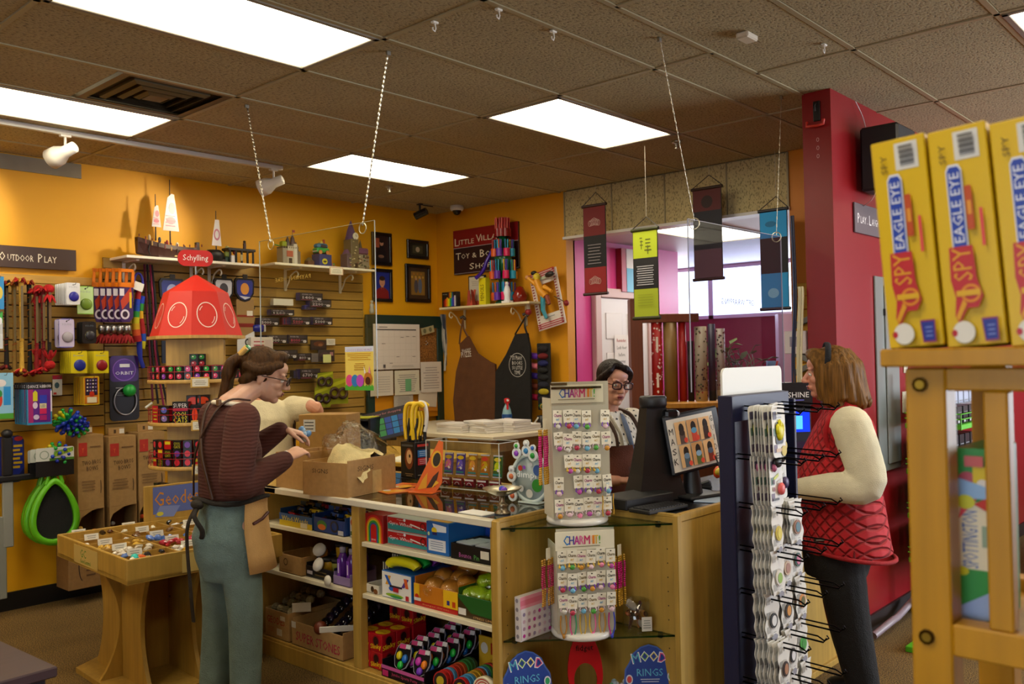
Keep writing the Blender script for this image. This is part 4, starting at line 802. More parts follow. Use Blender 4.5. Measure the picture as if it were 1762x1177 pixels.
# ---- customer in the red quilted vest
t=thing('person','person in a red quilted vest and black trousers standing at the checkout','person',(4.045,1.665,0),R(25)); t.scale=(.985,.985,.985)
H3=HM((0,.035,1.52),R(-4),0,R(4)); b=MB(); headmesh(b,H3); limb(b,[(0,-.04,1.34),(0,-.01,1.42),(0,.01,1.47)],[.068,.058,.056])
torso(b,[(.80,0,.0,.17,.14),(.95,0,.01,.165,.15),(1.1,0,.01,.17,.14),(1.25,0,-.02,.18,.11),(1.33,0,-.03,.13,.08),(1.38,0,-.03,.07,.06)])
for s in (-1,1): limb(b,[(s*.09,.02,.80),(s*.09,-.02,.45),(s*.09,-.085,.07)],[.10,.062,.04])
LA3=[(-.19,-.05,1.285),(-.255,-.105,1.03),(-.215,.175,1.005)]; RA3=[(.19,-.04,1.285),(.25,-.05,1.03),(.16,.20,1.02)]
limb(b,LA3,[.05,.042,.028]); limb(b,RA3,[.05,.042,.028]); hand(b,(-.21,.20,1.004),(.15,1,0),(-.5,0,.85),.45,1); hand(b,(.15,.22,1.02),(-.2,1,0),(.2,0,1),.45,-1)
for s in (-1,1): limb(b,[(s*.09,-.10,.05),(s*.09,.03,.03)],[.03,.025])
organic('body',b,SKIN,'cf9078',t,.0042,3); face_parts(t,H3,lip='a8504c',brow='7a5a34',iris='3a4a58')
h=MB(); h.M=H3; h.ell((0,-.030,.040),(.086,.096,.088),'fff',18,12); h.ell((0,.038,.085),(.064,.055,.034),'fff',14,8,(R(20),0,0)); h.ell((0,-.07,-.03),(.08,.065,.10),'fff',14,10)
for i in range(16):
    a=R(-150+300*i/15)-PI/2; x,y=.088*math.cos(a),-.035+.098*math.sin(a)
    if y>.035: y=.035
    h.tube(smooth_path([(x*.55,y*.6-.01,.095),(x*1.0,y*1.0,.03),(x*1.06,y*1.05-.004,-.06),(x*(.98+.1*(i%2)),y*1.02-.01-.012*(i%3),-.135-.022*(i%3))],4),[.024]*4+[.030]*4+[.030]*4+[.012],'fff',8)
for s in (-1,1): h.tube(smooth_path([(s*.03,.072,.092),(s*.066,.055,.05),(s*.078,.028,-.01),(s*.082,.012,-.09)],4),[.016]*4+[.016]*4+[.020]*4+[.010],'fff',8)
h.M=Matrix(); organic('hair',h,mat('hair',.5),'6e4c20',t,.006,2)
o=ob('headband',MB().tube([(.096*math.cos(a),.012,.045+.094*math.sin(a)) for a in [R(-25+230*k/24) for k in range(25)]],.0135,'0b0d18',8,flat=.35),CLOTH,t); o.matrix_local=H3@HM((0,0,0),R(10))
v=MB(); torso(v,[(.69,0,-.035,.215,.20),(.74,0,-.02,.222,.205),(.9,0,.0,.215,.205),(1.02,0,.005,.21,.19),(1.15,0,-.005,.205,.165),(1.26,0,-.03,.195,.135),(1.33,0,-.035,.145,.10),(1.375,0,-.035,.098,.082),(1.41,0,-.03,.088,.078)])
for s in (-1,1): limb(v,[(s*.10,-.035,1.25),(s*.185,-.045,1.265)],[.118,.094])
organic('vest',v,mat('quilt',.75),'b40e1c',t,.008,4,label='red quilted vest with a stand-up collar')
ob('vest_hem',MB().tube([(.225*math.cos(a),-.035+.208*math.sin(a),.695+.03*math.sin(a)) for a in [2*PI*k/28 for k in range(28)]],.010,'960e18',8,True).tube([(-.215+.003*k,-.05,.70+.03*k) for k in range(4)],.006,'6a0a12',6),CLOTH,t)
for s in (-1,1): b=MB(); [b.tube([Vector((s*.185,-.045,1.265))+Vector((s*.035*math.sin(k*PI/12)*.6-s*.0,.100*math.cos(k*PI/12),.112*math.sin(k*PI/12)))-Vector((0,0,.02)) for k in range(24)],.013,'b40e1c',8,True)]; ob('armhole_trim',b,CLOTH,t)
ob('vest_tag',MB().box(-.028,-.003,-.008,.028,.003,.008,'141414',.002).frame((0,-.0035,0),(1,0,0),(0,0,1)).rect(-.02,-.002,.04,.004,'b0a8a0'),SATIN,t,loc=(-.20,.09,.775),rot=(0,0,R(-120+48)))
s_=MB()
for A in (LA3,RA3): a,bb,c=[Vector(p) for p in A]; limb(s_,[a+Vector((-.016 if a.x<0 else .016,0,.0)),a.lerp(bb,.5)+Vector((-.012 if a.x<0 else .012,-.012,0)),bb,bb.lerp(c,.5),c],[.092,.086,.078,.066,.046])
torso(s_,[(1.0,0,.0,.16,.12),(1.2,0,-.01,.17,.10),(1.30,0,-.03,.16,.08)])
organic('fleece_top',s_,mat('cloth',.95,s=7,f=300,b=.5),'d9d2b6',t,.008,5,label='cream long sleeved fleece top')
p_=MB(); torso(p_,[(.58,0,.02,.15,.14),(.72,0,.005,.18,.165),(.86,0,.0,.175,.15)]); [limb(p_,[(s*.09,.02,.78),(s*.09,-.025,.42),(s*.09,-.085,.08)],[.12,.095,.072]) for s in (-1,1)]; organic('trousers',p_,mat('cloth',.9,s=9,b=.6),'0b0b0f',t,.010,4,label='plain long black trousers'); shoes(t,((.09,-.085),(-.09,-.085)),'101012')
# ================================================================ on the counter
ZT=.9175
def openbox(name,label,loc,w,d,h,rz,marks,flaps=True):
    t=thing(name,label,'box',loc,rz); th=.005; b=MB().box(-w/2,-d/2,0,w/2,d/2,th,KR)
    ob('base',b,KRAFT,t)
    for i,(x0,y0,x1,y1) in enumerate(((-w/2,-d/2,w/2,-d/2+th),(w/2-th,-d/2+th,w/2,d/2-th),(-w/2,d/2-th,w/2,d/2),(-w/2,-d/2+th,-w/2+th,d/2-th))):
        q=MB().box(x0,y0,th,x1,y1,h+(.012 if i==1 else 0),'a9814c',.001)
        if i in marks:
            if i==0: q.frame((0,-d/2-.0005,0),(1,0,0),(0,0,1))
            else: q.frame((w/2+.0005,0,0),(0,1,0),(0,0,1))
            marks[i](q)
        ob('side',q,KRAFT,t)
    return t
def m0(q): q.txt('SIGNS',-.03,.125,.11,.022,'4a3418').rect(-.15,.0,.001,.17,'6a4a24')
def m1(q): q.txt('SIGNS',-.05,.135,.12,.024,'4a3418').rect(.0,.0,.07,.115,'c2a368')
bx=openbox('cardboard_box','cardboard box marked Signs, nearest on the counter, with foam and bags inside',(2.862,3.757,ZT),.305,.37,.170,R(-80),{0:m0,1:m1})
openbox('cardboard_box','cardboard box on the counter end beside the worker, behind the marked one',(2.88,4.10,ZT),.27,.30,.19,R(-86),{})
# crumpled foam sheet and clear bag in the box
def crumple(seed,w,d,h,n=14,amp=.03):
    r=random.Random(seed); v=[]; f=[]
    for i in range(n+1):
        for j in range(n+1):
            u,q=i/n-.5,j/n-.5; z=h*(1-3.2*(u*u+q*q))+amp*(math.sin(9*u+5*q+seed)+math.sin(13*q-4*u+2*seed)*.7)*.5+r.uniform(-amp,amp)*.35
            v.append((u*w+r.uniform(-.006,.006),q*d+r.uniform(-.006,.006),z))
    for i in range(n):
        for j in range(n): a=i*(n+1)+j; f.append((a,a+1,a+n+2,a+n+1))
    return v,f
v,f=crumple(2,.30,.33,.12,16,.035); one('foam_sheet',MB().add(v,f,'d9c690',True),mat('cloth',.8,s=16,b=1),'crumpled cream foam sheet spilling out of the marked box','foam sheet',loc=(2.88,3.77,ZT+.115),rot=(R(8),R(-16),R(-70)))
v,f=crumple(5,.34,.30,.20,18,.05); one('plastic_bag',MB().add(v,f,'f6f2e4',True),mat('clear',.06,wr=30,add=.10),'clear crinkled plastic bag standing up out of the marked box','bag',loc=(2.99,3.87,ZT+.15),rot=(R(10),R(-30),R(-60)))
b=MB()
for i in range(10): b.ell((random.uniform(-.03,.03),random.uniform(-.03,.03),random.uniform(-.025,.025)),(.02,.014,.016),('8fb0c8','c8d4dc','5a86b0','dfe4e6')[i%4],8,6,(i,i*2,i))
one('small_bag',b,mat('paint',.2),'small bag of pale blue pieces held in both hands','bag',loc=(2.535,3.70,1.245))
# black box of grabbers
def bkf(mb,w,h): mb.oval(w*.6,h*.55,w*.3,h*.3,'7a3a1a').oval(w*.62,h*.6,w*.2,h*.2,'d8a878').oval(w*.66,h*.62,w*.06,h*.05,'1a0d08').lines(w*.3,h*.05,w*.6,h*.1,2,'9a7a50').rect(w*.1,h*.88,w*.8,h*.06,'4a4a4a')
def bks(mb,d,h): mb.rect(d*.18,h*.58,d*.6,h*.2,'1f6ab0').rect(d*.18,h*.36,d*.6,h*.2,'b01e2c').lines(d*.24,h*.6,d*.48,h*.16,3,'a8c8e8').lines(d*.24,h*.38,d*.48,h*.16,3,'e8b0b4').rect(d*.15,h*.87,d*.7,h*.07,'b03028').lines(d*.1,h*.06,d*.6,h*.06,1,'8a8a80')
mb=MB(); tray('display_box','tall black display box of yellow grabber toys behind the marked box','box',(3.43,3.885,ZT),.12,.12,.205,'0d0c0e',bkf,rz=FACE,inn='0d0c0e')
q=MB().frame((3.37,3.824,ZT),(1,0,0),(0,0,1)); bks(q,.12,.205)
bb=[o for o in COL.objects if o.name.startswith('display_box')][-1]; o=ob('printed_side',q,PRINT,bb); o.matrix_parent_inverse=Matrix.Identity(4); bpy.context.view_layer.update(); o.matrix_world=Matrix()
for i in range(6):
    x,y=3.395+.022*(i%4),3.905-.03*(i//2)
    c='e4bd1c'; t=thing('grabber_toy','yellow and black grabber toy in the tall black box, %s from the left'%ORD[i+1],'grabber',(x,y,ZT+.02),R(-60+10*i),group='yellow grabbers')
    ob('shaft',MB().tube([(0,0,0),(0,0,.25),(.012,0,.32)],.009,'1a1710',8),SATIN,t); ob('handle',MB().tube(smooth_path([(-.012,0,.20),(-.02,0,.30),(-.012,0,.385),(.02,0,.405),(.05,0,.385)],4),.0115,c,8),GLOSS,t); ob('trigger',MB().tube(smooth_path([(.012,0,.22),(.028,0,.30),(.02,0,.36)],3),.008,c,8),GLOSS,t)
t=thing('grabber_toy','white grabber toy at the right of the yellow ones in the black box','grabber',(3.462,3.838,ZT+.02),R(-40)); ob('shaft',MB().tube([(0,0,0),(0,0,.28)],.010,'101010',8),SATIN,t); ob('handle',MB().tube(smooth_path([(0,0,.24),(.012,0,.33),(0,0,.40),(-.03,0,.41)],4),.012,'dcd9d0',8),GLOSS,t)
# orange stand and flyers
t=thing('display_stand','orange printed display stand with a round cut-out beside the clear card case','stand',(3.07,3.40,ZT),R(-72))
b=MB().frame((0,0,0),(1,0,0),(0,.32,1)); b.prism([(-.075,0),(.055,0),(.085,.05),(.06,.26),(.035,.27)],0,.004,'d8601c'); b.lay=12; b.oval(.035,.17,.03,.045,'d8a01c').oval(.038,.168,.022,.036,'1c1206').poly([(-.05,.01),(-.03,.06),(-.005,.10),(.0,.02)],'d8981c').poly([(.0,.02),(.03,.08),(.06,.11),(.05,.03)],'3a1a0c').poly([(.03,.02),(.05,.06),(.07,.05)],'e0a81c')
ob('panel',b,PRINT,t); ob('foot',MB().box(-.08,-.05,0,.06,.05,.004,'d8601c'),PRINT,t); ob('strut',MB().frame((0,.1,0),(1,0,0),(0,-.2,1)).box(-.02,0,0,.02,.17,.003,'b84c14'),PRINT,t)
for i,(x,y,a,l) in enumerate(((3.15,3.66,.3,'under the black grabber box'),(3.02,3.56,-.2,'in front of the clear card case'))):
    b=MB().frame((0,0,0),(1,0,0),(0,1,0)).box(-.075,-.1,0,.075,.1,.002,'d86a1c'); b.lay=6; b.poly([(-.06,-.08),(.0,.06),(.06,-.02),(.03,-.09)],'e2a01c').poly([(-.05,.02),(.04,.08),(.05,.04)],'b83a1c').oval(-.03,-.05,.025,.02,'d8d4d0'); one('flyer',b,PRINT,'orange flyer lying on the counter %s'%l,'flyer',loc=(x,y,ZT),rot=(0,0,FACE+a))
one('paper_slip',MB().frame((0,0,0),(1,0,0),(0,1,0)).box(-.075,-.045,0,.075,.045,.004,'dcdad4').lines(-.05,-.03,.1,.06,4,'b0b0b0'),PAPER,'white paper slip lying on the glass top near the silver dish','paper',loc=(2.785,2.755,ZT),rot=(0,0,FACE))
# acrylic case with card packs
cx,cy=3.335,3.335; CL,CD,CHh=.49,.165,.245
t=thing('acrylic_case','clear acrylic case holding six columns of foil card packs','case',(cx,cy,ZT),R(-84))
gl=MB(); w=CL/2; d=CD/2
gl.box(-w,-d,0,w,-d+.003,CHh,'fdfefd').box(-w,d-.003,0,w,d,CHh,'fdfefd').box(-w,-d,0,-w+.003,d,CHh,'fdfefd').box(w-.003,-d,0,w,d,CHh,'fdfefd').box(-w,-d,CHh-.003,w,d,CHh,'fdfefd')
ob('clear_box',gl,CLEAR,t); e=MB()
for x in (-w,w):
    for y in (-d,d): e.box(x-.0015,y-.0015,0,x+.0015,y+.0015,CHh,'d8dcd4')  # pale strips paint the glow along the case edges
for z in (0,CHh): e.box(-w,-d-.001,z-.0015,w,-d+.001,z+.0015,'d8dcd4').box(-w,d-.001,z-.0015,w,d+.001,z+.0015,'d8dcd4').box(-w-.001,-d,z-.0015,-w+.001,d,z+.0015,'d8dcd4').box(w-.001,-d,z-.0015,w+.001,d,z+.0015,'d8dcd4')
ob('bright_edge',e,GLOSS,t,kind='stuff')
for k in range(1,6): ob('divider',MB().box(-w+k*CL/6-.001,-d+.004,.003,-w+k*CL/6+.001,d-.004,.19,'fcfdfc'),CLEAR,t)
Mt=Matrix.Translation((cx,cy,ZT))@Matrix.Rotation(R(-84),4,'Z')
PC=(('4a3a8a','8a7ac8','c8b02c'),('5a4a9a','c86a9a','b8a030'),('3a3488','6a5ac0','d0b020'),('a06a2c','d8903c','d8b02c'),('a8641c','c8a01c','c83a2c'),('3a5a2c','b8c81c','d8c03c'))
def foil(pc,w,h):
    b=MB().box(-w/2,-.004,0,w/2,.004,h,pc[0],.002); b.frame((-w/2,-.0045,0),(1,0,0),(0,0,1))
    b.rect(0,h*.94,w,h*.06,'b8b4c0').rect(0,0,w,h*.05,'a8a4b0').oval(w*.5,h*.8,w*.38,h*.09,pc[2]).oval(w*.5,h*.5,w*.32,h*.2,pc[1]).oval(w*.38,h*.45,w*.16,h*.14,pc[2]).oval(w*.62,h*.38,w*.14,h*.12,'d8d4dc').poly([(w*.1,h*.3),(w*.5,h*.62),(w*.9,h*.25),(w*.6,h*.4)],pc[1]).rect(w*.06,h*.1,w*.88,h*.08,'2a7a7c')
    return b
for k in range(6):
    x=-w+(k+.5)*CL/6; l=Mt@Vector((x,-.045,.065))
    one('card_pack',foil(PC[k],.058,.115),mat('paint',.2),'foil card pack with %s art, %s from the left in the clear case'%(('dark purple','pink and violet','deep blue','amber','orange red','lime green')[k],ORD[k+1]),'card pack','foil card packs',loc=l,rot=(R(-6),0,R(-84)))
    l=Mt@Vector((x,-.062,.008)); b=MB().box(-.029,-.012,0,.029,.012,.045,'6a1420',.002); b.frame((-.029,-.0125,0),(1,0,0),(0,0,1)); b.rect(0,.034,.058,.008,'d8d4d8').oring(.029,.012,.016,.014,.004,'b8a8b0',a1=PI).rect(.004,.004,.05,.006,'2a2428')
    one('card_pack',b,mat('paint',.2),'small dark red pack under the %s foil pack in the clear case'%ORD[k+1],'card pack','lower packs in the clear case',loc=l,rot=(0,0,R(-84)))
one('teal_packs',MB().box(-.03,-.05,0,.03,.05,.11,'3a6468',.004).box(-.028,-.051,.02,.028,-.05,.035,'6a9a98').box(-.028,-.051,.06,.028,-.05,.075,'6a9a98'),GLOSS,'teal bundle of packs standing at the right end of the clear card case','pack',loc=(3.43,2.99,ZT),rot=(0,0,R(-84)))
# silver dish with marbles
t=thing('silver_dish','footed silver dish holding two blue marbles on the glass counter','dish',(2.845,2.66,ZT))
ob('foot',MB().lathe([(0,0),(.035,0),(.036,.006),(.026,.014),(.020,.03),(.028,.036),(.014,.046),(.009,.06),(.012,.075),(.0,.076)],'8a7e6a',n=20),METAL,t)
ob('bowl',MB().lathe([(.0,.076),(.03,.08),(.065,.095),(.083,.108),(.086,.112),(.08,.112),(.06,.102),(.0,.088)],'b0a890',n=28),METAL,t)
for i,(x,y) in enumerate(((.0,.0),(-.02,-.03))): one('marble',MB().ell((0,0,0),.015,('2a3ac0','6a3ac0')[i],14,10),mat('paint',.04),'%s marble in the silver dish'%('deep blue','violet')[i],'marble','marbles in the silver dish',loc=(2.845+x,2.66+y,ZT+.106))
# bubble toy wheel
t=thing('bubble_toy_display','round clear display wheel of bubble popping toys by the charm stand','display',(3.13,2.74,ZT+.115),R(-88))
b=MB().frame((0,0,0),(1,0,0),(0,0,1)); b.lathe([(.0,.004),(.1,.004),(.1,.003),(0,.003)],'aebcbc',n=28); b.lathe([(.112,-.01),(.115,-.01),(.115,.01),(.100,.010),(.100,.002),(0,.002),(0,-.002),(.10,-.002),(.10,-.01)],'c8d4d0',n=32); b.lay=20; b.oring(0,0,.113,.113,.014,'9ab4bc',32)
b.lay=30; b.txt('*dimpl',-.02,.012,.12,.04,'f0f4f4'); [b.oval(x,y,r,r,c) for x,y,r,c in ((-.055,.045,.013,'b83a2c'),(-.03,.05,.009,'8a4ac0'),(.01,.065,.010,'c8ccd0'),(.045,-.03,.03,'2f8a2c'),(.05,.04,.026,'3a5a98'),(-.05,-.05,.016,'c8ccd0'),(0,-.07,.02,'d8d8d0'))]
ob('wheel',b,SATIN,t); ob('foot',MB().box(-.06,-.03,-.115,.06,.03,-.108,'c8d4d0',.002),GLOSS,t)
for i,(y,z,cs) in enumerate(((2.80,.23,('8a3ac0','3aa83a')),(2.74,.245,('3a8ac8','e0e4e4')),(2.70,.225,('2f9a3c','3a6ac0')),(2.835,.12,('c86a3c','d8d8d8')),(2.83,.03,('c85a2c','3a9a6a')))):
    b=MB().frame((0,0,0),(1,0,0),(0,0,1)).cyl((0,0,-.004),(0,0,.004),.026,'dfe4e2',18).ell((0,.0,.004),(.014,.014,.008),cs[0],10,6).cyl((.0,.035,-.004),(0,.035,.004),.016,'dfe4e2',14).ell((0,.035,.004),(.010,.010,.006),cs[1],10,6)
    one('bubble_toy',b,GLOSS,'small bubble popping toy hanging on the wheel, %s counted clockwise from its left top'%ORD[i+1],'toy','bubble popping toys',loc=(3.10,y,ZT+z),rot=(0,0,R(-88)))
# ---- charm spinners
CARD='e3dcc6'
chm={}
def charm_mesh(k):
    if k in chm: return chm[k]
    b=MB().frame((0,0,0),(1,0,0),(0,0,1)); b.box(-.0205,-.055,-.0008,.0205,0,.0008,'ece6d2',.0003); b.lay=3
    tc=('4a4228','a02a7a','6a5418','2a2a2a')[k%4]
    b.oval(0,-.008,.004,.0025,'4a4436').txt('*Charm',0,-.022,.034,.013,tc).txt('*it!',0,-.039,.012,.010,('c8a020','3a9ac8')[k%2])
    c1=('b0344c','c88a2c','b04a9a','6aa8c8','d8b8c0','c8c4bc','4a9a3c','d87a9a')[k%8]; c2=('d8b03c','e0c8d0','7a3ac0')[k%3]
    b.tube([(-.010,-.053,.001),(-.015,-.066,.004),(0,-.078,.007),(.015,-.066,.004),(.010,-.053,.001)],.0026,c2,5)
    b.ell((0,-.070,.008),(.012,.011,.007),c1,8,6)
    if k%3==0: b.ell((-.012,-.066,.009),(.006,.006,.005),c2,8,5)
    chm[k]=b.mesh('charm_card'); chm[k].materials.append(GLOSS); return chm[k]
def spinner(label,c,rz,rows,ztop,h,lower):
    t=thing('charm_spinner',label,'display stand',c,rz)
    ob('base',MB().lathe([(0,0),(.13,0),(.134,.008),(.132,.024),(.0,.026)],'dedbd2',n=36),GLOSS,t)
    b=MB().box(-.125,-.085,.027,.125,-.080,h,'b4ae9a').box(-.125,-.08,.027,-.12,.085,h-.07,'cfc9b6').box(.12,-.08,.027,.125,.085,h-.07,'cfc9b6')
    ob('panel',b,SATIN,t)
    b=MB().box(-.13,-.09,h-.09,.10 if not lower else .125,-.0865,h-.012,'e6dfc6',.001); b.frame((-.13,-.0905,h-.09),(1,0,0),(0,0,1))
    for ch,x,cl,wd in (('C',.047,'2a7ac0',.022),('H',.070,'3a3a9a',.02),('A',.092,'b02a8a',.022),('R',.113,'d86a9a',.018),('M',.136,'c82a6a',.024),('I',.163,'e0821c',.008),('T',.175,'d8b01c',.016),('!',.189,'4aa83a',.005)): b.txt('*'+ch,x,.042,wd,.036 if ch!='C' else .040,cl)
    b.rect(.03,.014,.16,.004,'8a8468'); ob('header_card',b,PAPER,t)
    if not lower:
        ob('header_sleeve',MB().box(-.135,-.098,h-.10,.105,-.096,h+.0,'fdfdfb').box(-.13,-.0985,h-.014,-.06,-.098,h-.003,'b8b49c').box(-.13,-.0985,h-.03,.09,-.098,h-.02,'a8a48e'),mat('clear',.05,add=.05),t)
    M_=Matrix.Translation(c)@Matrix.Rotation(rz,4,'Z'); rn_=random.Random(rows)
    for r in range(rows):
        for k in range(6):
            kk=(r*5+k*3+rows)%24
            if not lower and rn_.random()<.08: continue
            p=M_@Vector((-.103+.0415*k,-.094-.006*(k%2),ztop-.093*r+rn_.uniform(-.004,.004)-(.018*k/5 if False else 0)))
            o=bpy.data.objects.new('charm_card',charm_mesh(kk)); COL.objects.link(o); o.location=p; o.rotation_euler=(R(-2),R(rn_.uniform(-4,4)),rz+R(rn_.uniform(-8,8)))
            tag(o,'charm card in the %s row of the %s charm stand, %s from the left'%(ORD[r+1],'lower' if lower else 'upper',ORD[k+1]),'charm card','charm cards on the %s stand'%('lower' if lower else 'upper'))
            b=None
    return t,M_
s1,M1=spinner('upper white charm stand on the glass shelf, reaching above the counter',(3.045,2.405,.8835),R(-36),5,.485,.605,False)
s2,M2=spinner('lower white charm stand inside the corner unit under the glass shelf',(3.025,2.375,.4135),R(-38),3,.375,.462,True)
def beads(name,label,M_,p,n,ln,col,gold,rad=.0055,w=.045,hook=True):
    o=thing(name,label,'necklace',M_@Vector(p),group=None); b=MB()
    for k in range(n):
        x=(k-(n-1)/2)*w/max(n-1,1)*1.6; y=.004*math.sin(k*2)
        m=int(ln/(rad*1.7))
        for i in range(m): b.ell((x+.002*math.sin(i*.5+k),y,-i*rad*1.7),rad,col if (i>2 and i<m-8) else gold,5,4)
    q=ob('beads',b,GLOSS,o); ob('tag',MB().box(-.014,-.004,0,.014,-.002,.05,CARD,.001),PAPER,o); return o
beads('bead_necklace','pink bead necklaces hanging on the left side of the upper charm stand',M1,(-.150,-.05,.40),6,.24,'c8287a','c89a2c')
beads('bead_necklace','gold chain bracelets hanging at the lower right of the upper charm stand',M1,(.108,-.10,.12),3,.09,'c8a43c','c89a2c',.0035)
beads('bead_necklace','dark pink bead necklaces on the left side of the lower charm stand',M2,(-.155,-.05,.33),5,.20,'b02458','b8862c')
beads('bead_necklace','bright pink bead necklaces on the right side of the lower charm stand',M2,(.152,-.06,.33),6,.22,'c81a7a','c89a2c')
for k in range(6):
    c=('b07a2c','d84a8a','c8a23c','d8b03c','c89a3c','c82a8a')[k]; c2=('b07a2c','3a9a6a','c8a23c','e06a9a','b8862c','3a4ac0')[k]
    p=M2@Vector((-.103+.0415*k,-.094,.105)); b=MB()
    for s in (-1,1): b.tube(smooth_path([(s*.010,0,0),(s*.013,-.003,-.05),(s*.003,-.003,-.085-.006*(k%3))],5),.003,c if s<0 else c2,5)
    b.ell((0,-.004,-.085-.006*(k%3)),(.007,.006,.011),c2,8,6)
    one('bracelet',b,GLOSS,'%s bracelet under the lower charm stand cards, %s from the left'%(('amber','rainbow','gold','pastel','gold chain','pink and blue')[k],ORD[k+1]),'bracelet','bracelets under the charm cards',loc=p,rot=(0,0,R(-38)))
# corner unit goods
def pinkb(mb,w,h):
    mb.rect(.0,h*.72,w,h*.28,'d88a9c').rect(0,h*.80,w*.75,h*.12,'d06a80').rect(w*.72,h*.72,w*.28,h*.2,'a8b4cc').rect(.004,.006,w-.008,h*.70,'d8d0d2')
    for i in range(6):
        for j in range(4): mb.oval(w*(.1+.16*i),h*(.12+.16*j),w*.045,h*.045,('b02a8a','8a7a9a','a8849c','9a6a8a','c0a0b0')[(i*3+j*2)%5],8)
carton('charm_calendar','pink and white box with a grid of charms on the lower glass shelf','box',(2.855,2.505,.4135),.195,.032,.185,'dcd6d4',pinkb,rz=R(0),side=lambda mb,d,h:[mb.oval(d*.5,h*(.12+.2*k),d*.25,h*.05,'8a8490',8) for k in range(5)])
t=thing('key_ring_jar','clear jar of brown animal key rings on the lower glass shelf','jar',(3.185,2.205,.4135)); ob('jar',MB().lathe([(.058,0),(.060,.002),(.056,.135),(.054,.135),(.056,.006)],'fbfcfa',n=20),mat('clear',.05,add=.05),t)
for i in range(8): one('key_ring',MB().box(-.016,-.006,-.025,.016,.006,.025,('a8641c','5a2e14','d8cfc4','8a4a1c','2a1a14','c88a3c','b0a8a0','3a1420')[i],.005).ell((0,0,.03),(.013,.008,.013),('8a4a1c','3a1f10','b8b0a8','6a3a1c')[i%4],8,6),SATIN,'small %s key ring in the clear jar, %s layer'%(('amber','dark brown','cream','chestnut','black','gold','grey','maroon')[i],('bottom','middle','top')[i//3]),'key ring','key rings in the jar',loc=(3.185+.025*math.cos(i*2.4),2.205+.025*math.sin(i*2.4),.448+.038*(i//3)),rot=(i*.5,i*.9,i))
one('jar_label',MB().box(-.022,-.001,0,.022,.001,.06,'d8d4c8',.0005).frame((0,-.0015,0),(1,0,0),(0,0,1)).lines(-.018,.01,.036,.04,4,'8a8a80'),PAPER,'white barcode tag hanging at the front of the key ring jar','tag',loc=(3.165,2.138,.43),rot=(0,0,R(-42)))
t=thing('ring_stand','red oval stand with a large round opening below the lower glass shelf','stand',(2.99,2.33,.092),R(-40))
pts_o=[(.075*math.cos(a)*(1-.12*math.sin(a)),.175+.125*math.sin(a)+(.035 if math.sin(a)>.0 else 0)*math.sin(a)) for a in [2*PI*i/32 for i in range(32)]]
pts_i=[(.050*math.cos(a),.135+.068*math.sin(a)) for a in [2*PI*i/32 for i in range(32)]]
b=MB().frame((0,0,0),(1,0,0),(0,.15,1)); v=[(x,y,z) for z in (-.006,.006) for L_ in (pts_o,pts_i) for x,y in L_]; f=[]
for i in range(32):
    j=(i+1)%32; f+= [(64+i,64+j,96+j,96+i),(i,j,32+j,32+i),(i,j,64+j,64+i),(32+i,32+j,96+j,96+i)]
b.add(v,f,'b3101a'); b.lay=22; b.txt('fidget',.0,.262,.075,.03,'1a0608'); ob('ring',b,GLOSS,t); ob('foot',MB().box(-.06,-.05,0,.06,.05,.008,'b3101a',.002).box(-.045,-.01,0,.045,.03,.06,'b3101a',.003),GLOSS,t)
b=MB(); [b.ell((random.uniform(-.05,.05),random.uniform(-.03,.03),random.uniform(0,.10)),(.014,.012,.012),('c8ccd0','8aa0b0','5a8a6a','b8b0c0')[i%4],8,6) for i in range(14)]
one('trinket_bag',b,mat('paint',.15),'clear bag of small shiny trinkets beside the red oval stand','bag',loc=(3.10,2.26,.105))
for i,(x,y,l) in enumerate(((2.80,2.49,'left'),(3.185,2.14,'right'))):
    t=thing('mood_ring_display','blue mood ring display card on the bottom of the corner unit, %s one'%l,'display card',(x,y,.09),R(-30 if i==0 else -48))
    b=MB().frame((0,0,0),(1,0,0),(0,.12,1)); pts_=[(-.10,0),(.10,0),(.112,.10),(.105,.17),(.085,.20),(.07,.235),(.035,.262),(0,.272),(-.035,.262),(-.07,.235),(-.085,.20),(-.105,.17),(-.112,.10)]
    b.prism(pts_,-.002,.002,'4a6ab8'); b.lay=8; b.poly([(x_*.94,y_*.965+.004) for x_,y_ in pts_],'2c4a9c')
    for k,(ch,cl) in enumerate(zip('MOOD',('3ab0c8','8ac83a','d8c83a','d84a8a'))): b.txt(ch,-.057+.038*k,.212+.012*math.sin(PI*(k+.5)/4),.038,.044,'e8e8f0',rot=.22-.15*k).txt(ch,-.057+.038*k,.212+.012*math.sin(PI*(k+.5)/4),.030,.036,cl,rot=.22-.15*k)
    b.txt('RINGS',0,.158,.11,.030,'6ac0e0').lines(-.05,.115,.1,.02,2,'c8d0e8')
    for k,(x_,y_,cl) in enumerate(((-.088,.13,'d84a4a'),(.088,.14,'3aa86a'),(.085,.09,'1c1c24'),(-.09,.07,'c8a83a'),(.05,.05,'8a3ac0'),(-.04,.05,'3a9ac0'))): b.oval(x_,y_,.015,.02,'dcdce8').oval(x_,y_,.010,.014,cl)
    ob('card',b,PRINT,t); ob('easel',MB().box(-.05,.03,0,.05,.10,.004,'2c4a9c'),PRINT,t)
